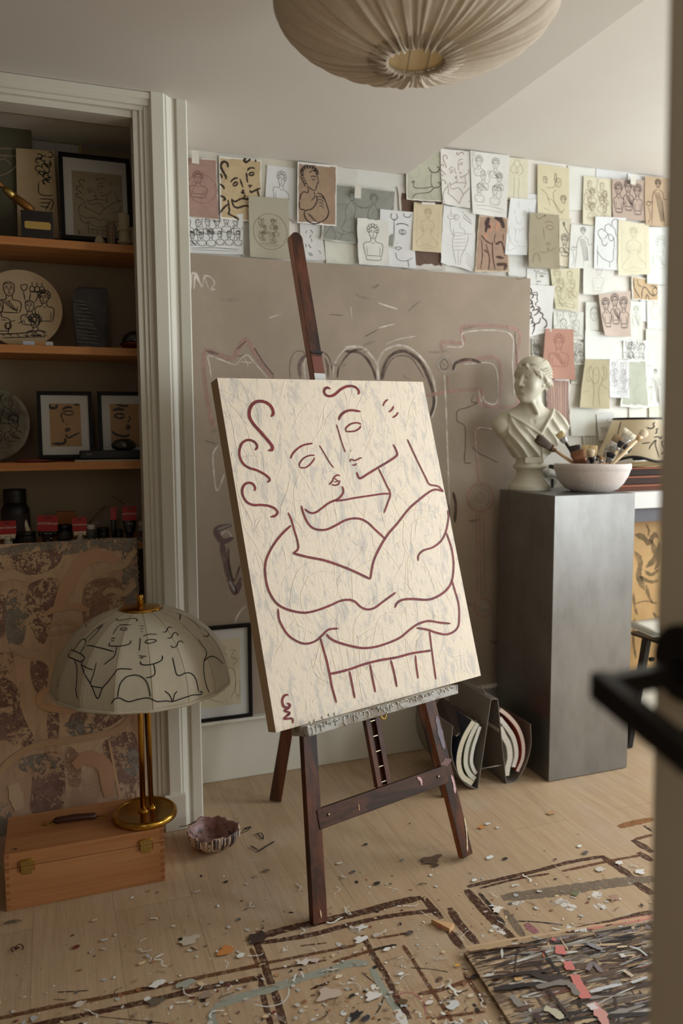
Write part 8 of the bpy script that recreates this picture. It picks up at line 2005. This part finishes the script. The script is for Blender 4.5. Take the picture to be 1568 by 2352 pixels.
# ------------------------------------------------------------------ scraps on the floor
# paint covered board, lower right
bA, bB, bC = P(1066, 2186, 'z', .012), P(1180, 2362, 'z', .012), P(1500, 2118, 'z', .012)
ux = (bC-bA).normalized(); Lx = 1.15; uy = (bB-bA).normalized(); Ly = .62
bd = thing('paint_board', 'thin board caked with brown, black, grey and pink paint, lying on the floor', 'board', bA)
def bq(u, v, z=0): return bA+ux*u+uy*v+Vector((0, 0, z))
mb = MB(); q0 = [bq(0, 0), bq(Lx, 0), bq(Lx, Ly), bq(0, Ly)]; mb.hexa([Vector((p.x, p.y, .0006)) for p in q0], q0, 0, (110, 84, 60))
M_board = mat('board_ground_paint', (176, 150, 118), .55, noise=((6, 40, 10), .9, (92, 72, 58), .46, .56, 1.5), n2=((10, 60, 10), .8, (50, 40, 38), .54, .62, 1), bump=((60, 60, 60), .6, .003))
link('board', mb, M_board, bd)
mb = MB(); rg = random.Random(44); rnd = rg
bp = [(66, 48, 40)]*7+[(96, 74, 60)]*5+[(40, 32, 30)]*6+[(188, 162, 130)]*4+[(140, 134, 126)]*3+[(196, 192, 184)]*2+[(120, 108, 100)]*3+[(140, 130, 134), (160, 128, 90), (112, 66, 56)]
k = 0
for i in range(1500):
    u = rg.uniform(0, Lx); v = rg.uniform(.006, Ly); l = rg.expovariate(10)+.015; ang = rg.gauss(-.06, .13) if rg.random() < .9 else rg.gauss(-1.35, .2)
    w = rg.uniform(.0015, .013); pts = [(u, v)]
    for j in range(3): pts.append((pts[-1][0]+l/3*cos(ang), pts[-1][1]+l/3*sin(ang)+rg.uniform(-.003, .003)))
    pts = [(min(max(a, .003), Lx-.003), min(max(b, .003), Ly-.003)) for a, b in pts]; k += 1
    mb.ribbon(smooth([bq(a, b) for a, b in pts], 3), w, Zv, 1 if i < 1150 else 0, rg.choice(bp), jit=.5, off=.0005+k*1.2e-6)
for q, c in (([(745, 500), (760, 490), (775, 505)], (176, 104, 100)), ):
    pass
cc3 = lambda l: [P(1000+x/2.76, 1980+y/2.76, 'z', .0145) for x, y in l]
for l, w, c in (([(785, 535), (795, 590)], .034, (206, 120, 112)), ([(835, 635), (855, 690)], .034, (206, 120, 112)), ([(880, 720), (915, 800), (955, 870)], .038, (206, 122, 114)), ([(985, 900), (1040, 960), (1080, 1040)], .034, (206, 150, 142)), ([(980, 905), (1010, 940)], .030, (216, 206, 204)), ([(735, 490), (765, 500)], .020, (186, 112, 106)),
                ([(860, 1010), (780, 900), (710, 810)], .010, (60, 44, 38)), ([(600, 700), (700, 740), (830, 735)], .026, (60, 48, 44)), ([(370, 810), (520, 790), (640, 780)], .018, (48, 42, 40)), ([(210, 575), (400, 545), (600, 530)], .012, (92, 62, 46)), ([(340, 740), (500, 715), (720, 690)], .012, (54, 42, 38)), ([(980, 830), (1080, 800), (1180, 780)], .012, (196, 194, 196)), ([(640, 800), (780, 770), (850, 780), (900, 850)], .022, (128, 120, 112)),
                ([(1170, 600), (1200, 595)], .022, (206, 200, 194)), ([(1150, 545), (1215, 538)], .007, (214, 192, 156)), ([(1230, 540), (1290, 560), (1340, 600)], .008, (190, 190, 188)), ([(1240, 770), (1340, 735)], .010, (190, 188, 188)), ([(680, 580), (690, 610)], .004, (190, 96, 60)), ([(690, 930), (760, 960), (800, 1000)], .026, (190, 184, 160)), ([(480, 850), (540, 920)], .024, (140, 132, 124)), ([(630, 960), (670, 1030)], .02, (70, 52, 44)), ([(1060, 560), (1010, 540), (960, 520)], .02, (140, 134, 136)),
                ([(190, 545), (450, 500), (700, 462), (900, 425), (1100, 395), (1360, 352)], .010, (190, 160, 124)), ([(210, 560), (350, 540), (480, 520)], .02, (176, 148, 114)), ([(500, 750), (550, 745)], .016, (196, 156, 100)), ([(960, 690), (1000, 650), (1050, 700)], .018, (128, 116, 118)), ([(1190, 690), (1250, 730)], .014, (196, 180, 156))):
    k += 1; mb.ribbon(smooth(cc3(l), 5), w*.8, Zv, 0, c, jit=.25, taper=.8, off=.0008+k*1.2e-6)
M_brd = mat('dry_board_streaks', vcol=True, rough=.6)
dry(M_brd, (14, 90, 20), .34, .56)
o = link('caked_paint', mb, [M_fp, M_brd], bd); o['label'] = 'streaks of brown, black, grey, cream and pink paint'
rnd = random.Random(10)
# wooden wedge
a_, b_, c_ = P(990, 2111, 'z', .012), P(1043, 2121, 'z', .012), P(1032, 2133, 'z', .012)
mb = MB(); mb.prism([Vector((p.x, p.y, .0)) for p in (a_, b_, c_)], (0, 0, .012)); single('wooden_wedge', mb, mat('raw_wedge_wood', (206, 164, 118), .6), 'small raw wooden wedge on the floor left of the paint board', 'wedge')

# ------------------------------------------------------------------ open door, very close on the right
dD = .70
d0_ = CAM+ray(1508, 1176)*dD; x_d, y_d = d0_.x, d0_.y
tilt_t = (CAM+ray(1531, 0)*dD*1.0); tilt_b = (CAM+ray(1483, 2352)*dD)
def edge_x(z):
    # leaf hangs a hair out of plumb
    za, zb3 = P(1531, 0, 'y', y_d).z, P(1483, 2352, 'y', y_d).z; xa, xb = P(1531, 0, 'y', y_d).x, P(1483, 2352, 'y', y_d).x
    return xb+(xa-xb)*(z-zb3)/(za-zb3)
dr = thing('panel_door', 'open beige painted door, close up at the right edge', 'door', (x_d, y_d/2, 0))
y_h = YF-.0
mb = MB(); zt_d = 2.08
lo_x, hi_x = edge_x(.006), edge_x(zt_d)
q0 = [(lo_x, y_h, .006), (lo_x+.04, y_h, .006), (lo_x+.04, y_d, .006), (lo_x, y_d, .006)]; q1 = [(hi_x, y_h, zt_d), (hi_x+.04, y_h, zt_d), (hi_x+.04, y_d, zt_d), (hi_x, y_d, zt_d)]
mb.hexa(q0, q1); link('door_leaf', mb, mat('beige_door_paint', (206, 192, 168), .6, noise=((4, 4, 4), .2, (198, 184, 160))), dr, .005)
M_hnd = mat('dark_bronze_handle', (24, 20, 19), .4, .3)
tipw = P(1372, 1562, 'y', y_d-.055); zh = tipw.z
hy = y_d-.055
lx = edge_x(zh)
hw = .0
ho = MB(); neck0 = Vector((lx, hy, zh-.002)); tipc = Vector((tipw.x+.006, hy, zh-.006))
ho.beam(neck0, tipc, (0, 0, .0085), (0, .0085, 0)); ho2 = MB()
hnd = link('neck', ho, M_hnd, dr, .002)
mb = MB(); L_l = .13; lend = P(1590, 1746, 'x', tipc.x); mb.beam(tipc+Vector((0, .0085, 0)), lend, (0, 0, .0115), (.0085, 0, 0)); x_ = link('lever', mb, M_hnd, dr, .003)
mb = MB(); ns = 32; rc_ = Vector((lx, hy, zh+.004)); rr_ = .033
ring_ = [(0, cos(2*pi*i/ns)*rr_, sin(2*pi*i/ns)*rr_) for i in range(ns)]
mb.prism([rc_+Vector(p) for p in ring_], (-.022, 0, 0)); x_ = link('rosette', mb, M_hnd, dr, .002)
mb = MB(); rc_ = Vector((lx, hy, zh-.075)); mb.prism([rc_+Vector((0, cos(2*pi*i/ns)*.02, sin(2*pi*i/ns)*.02)) for i in range(ns)], (-.006, 0, 0)); link('keyhole_plate', mb, M_hnd, dr, .001)
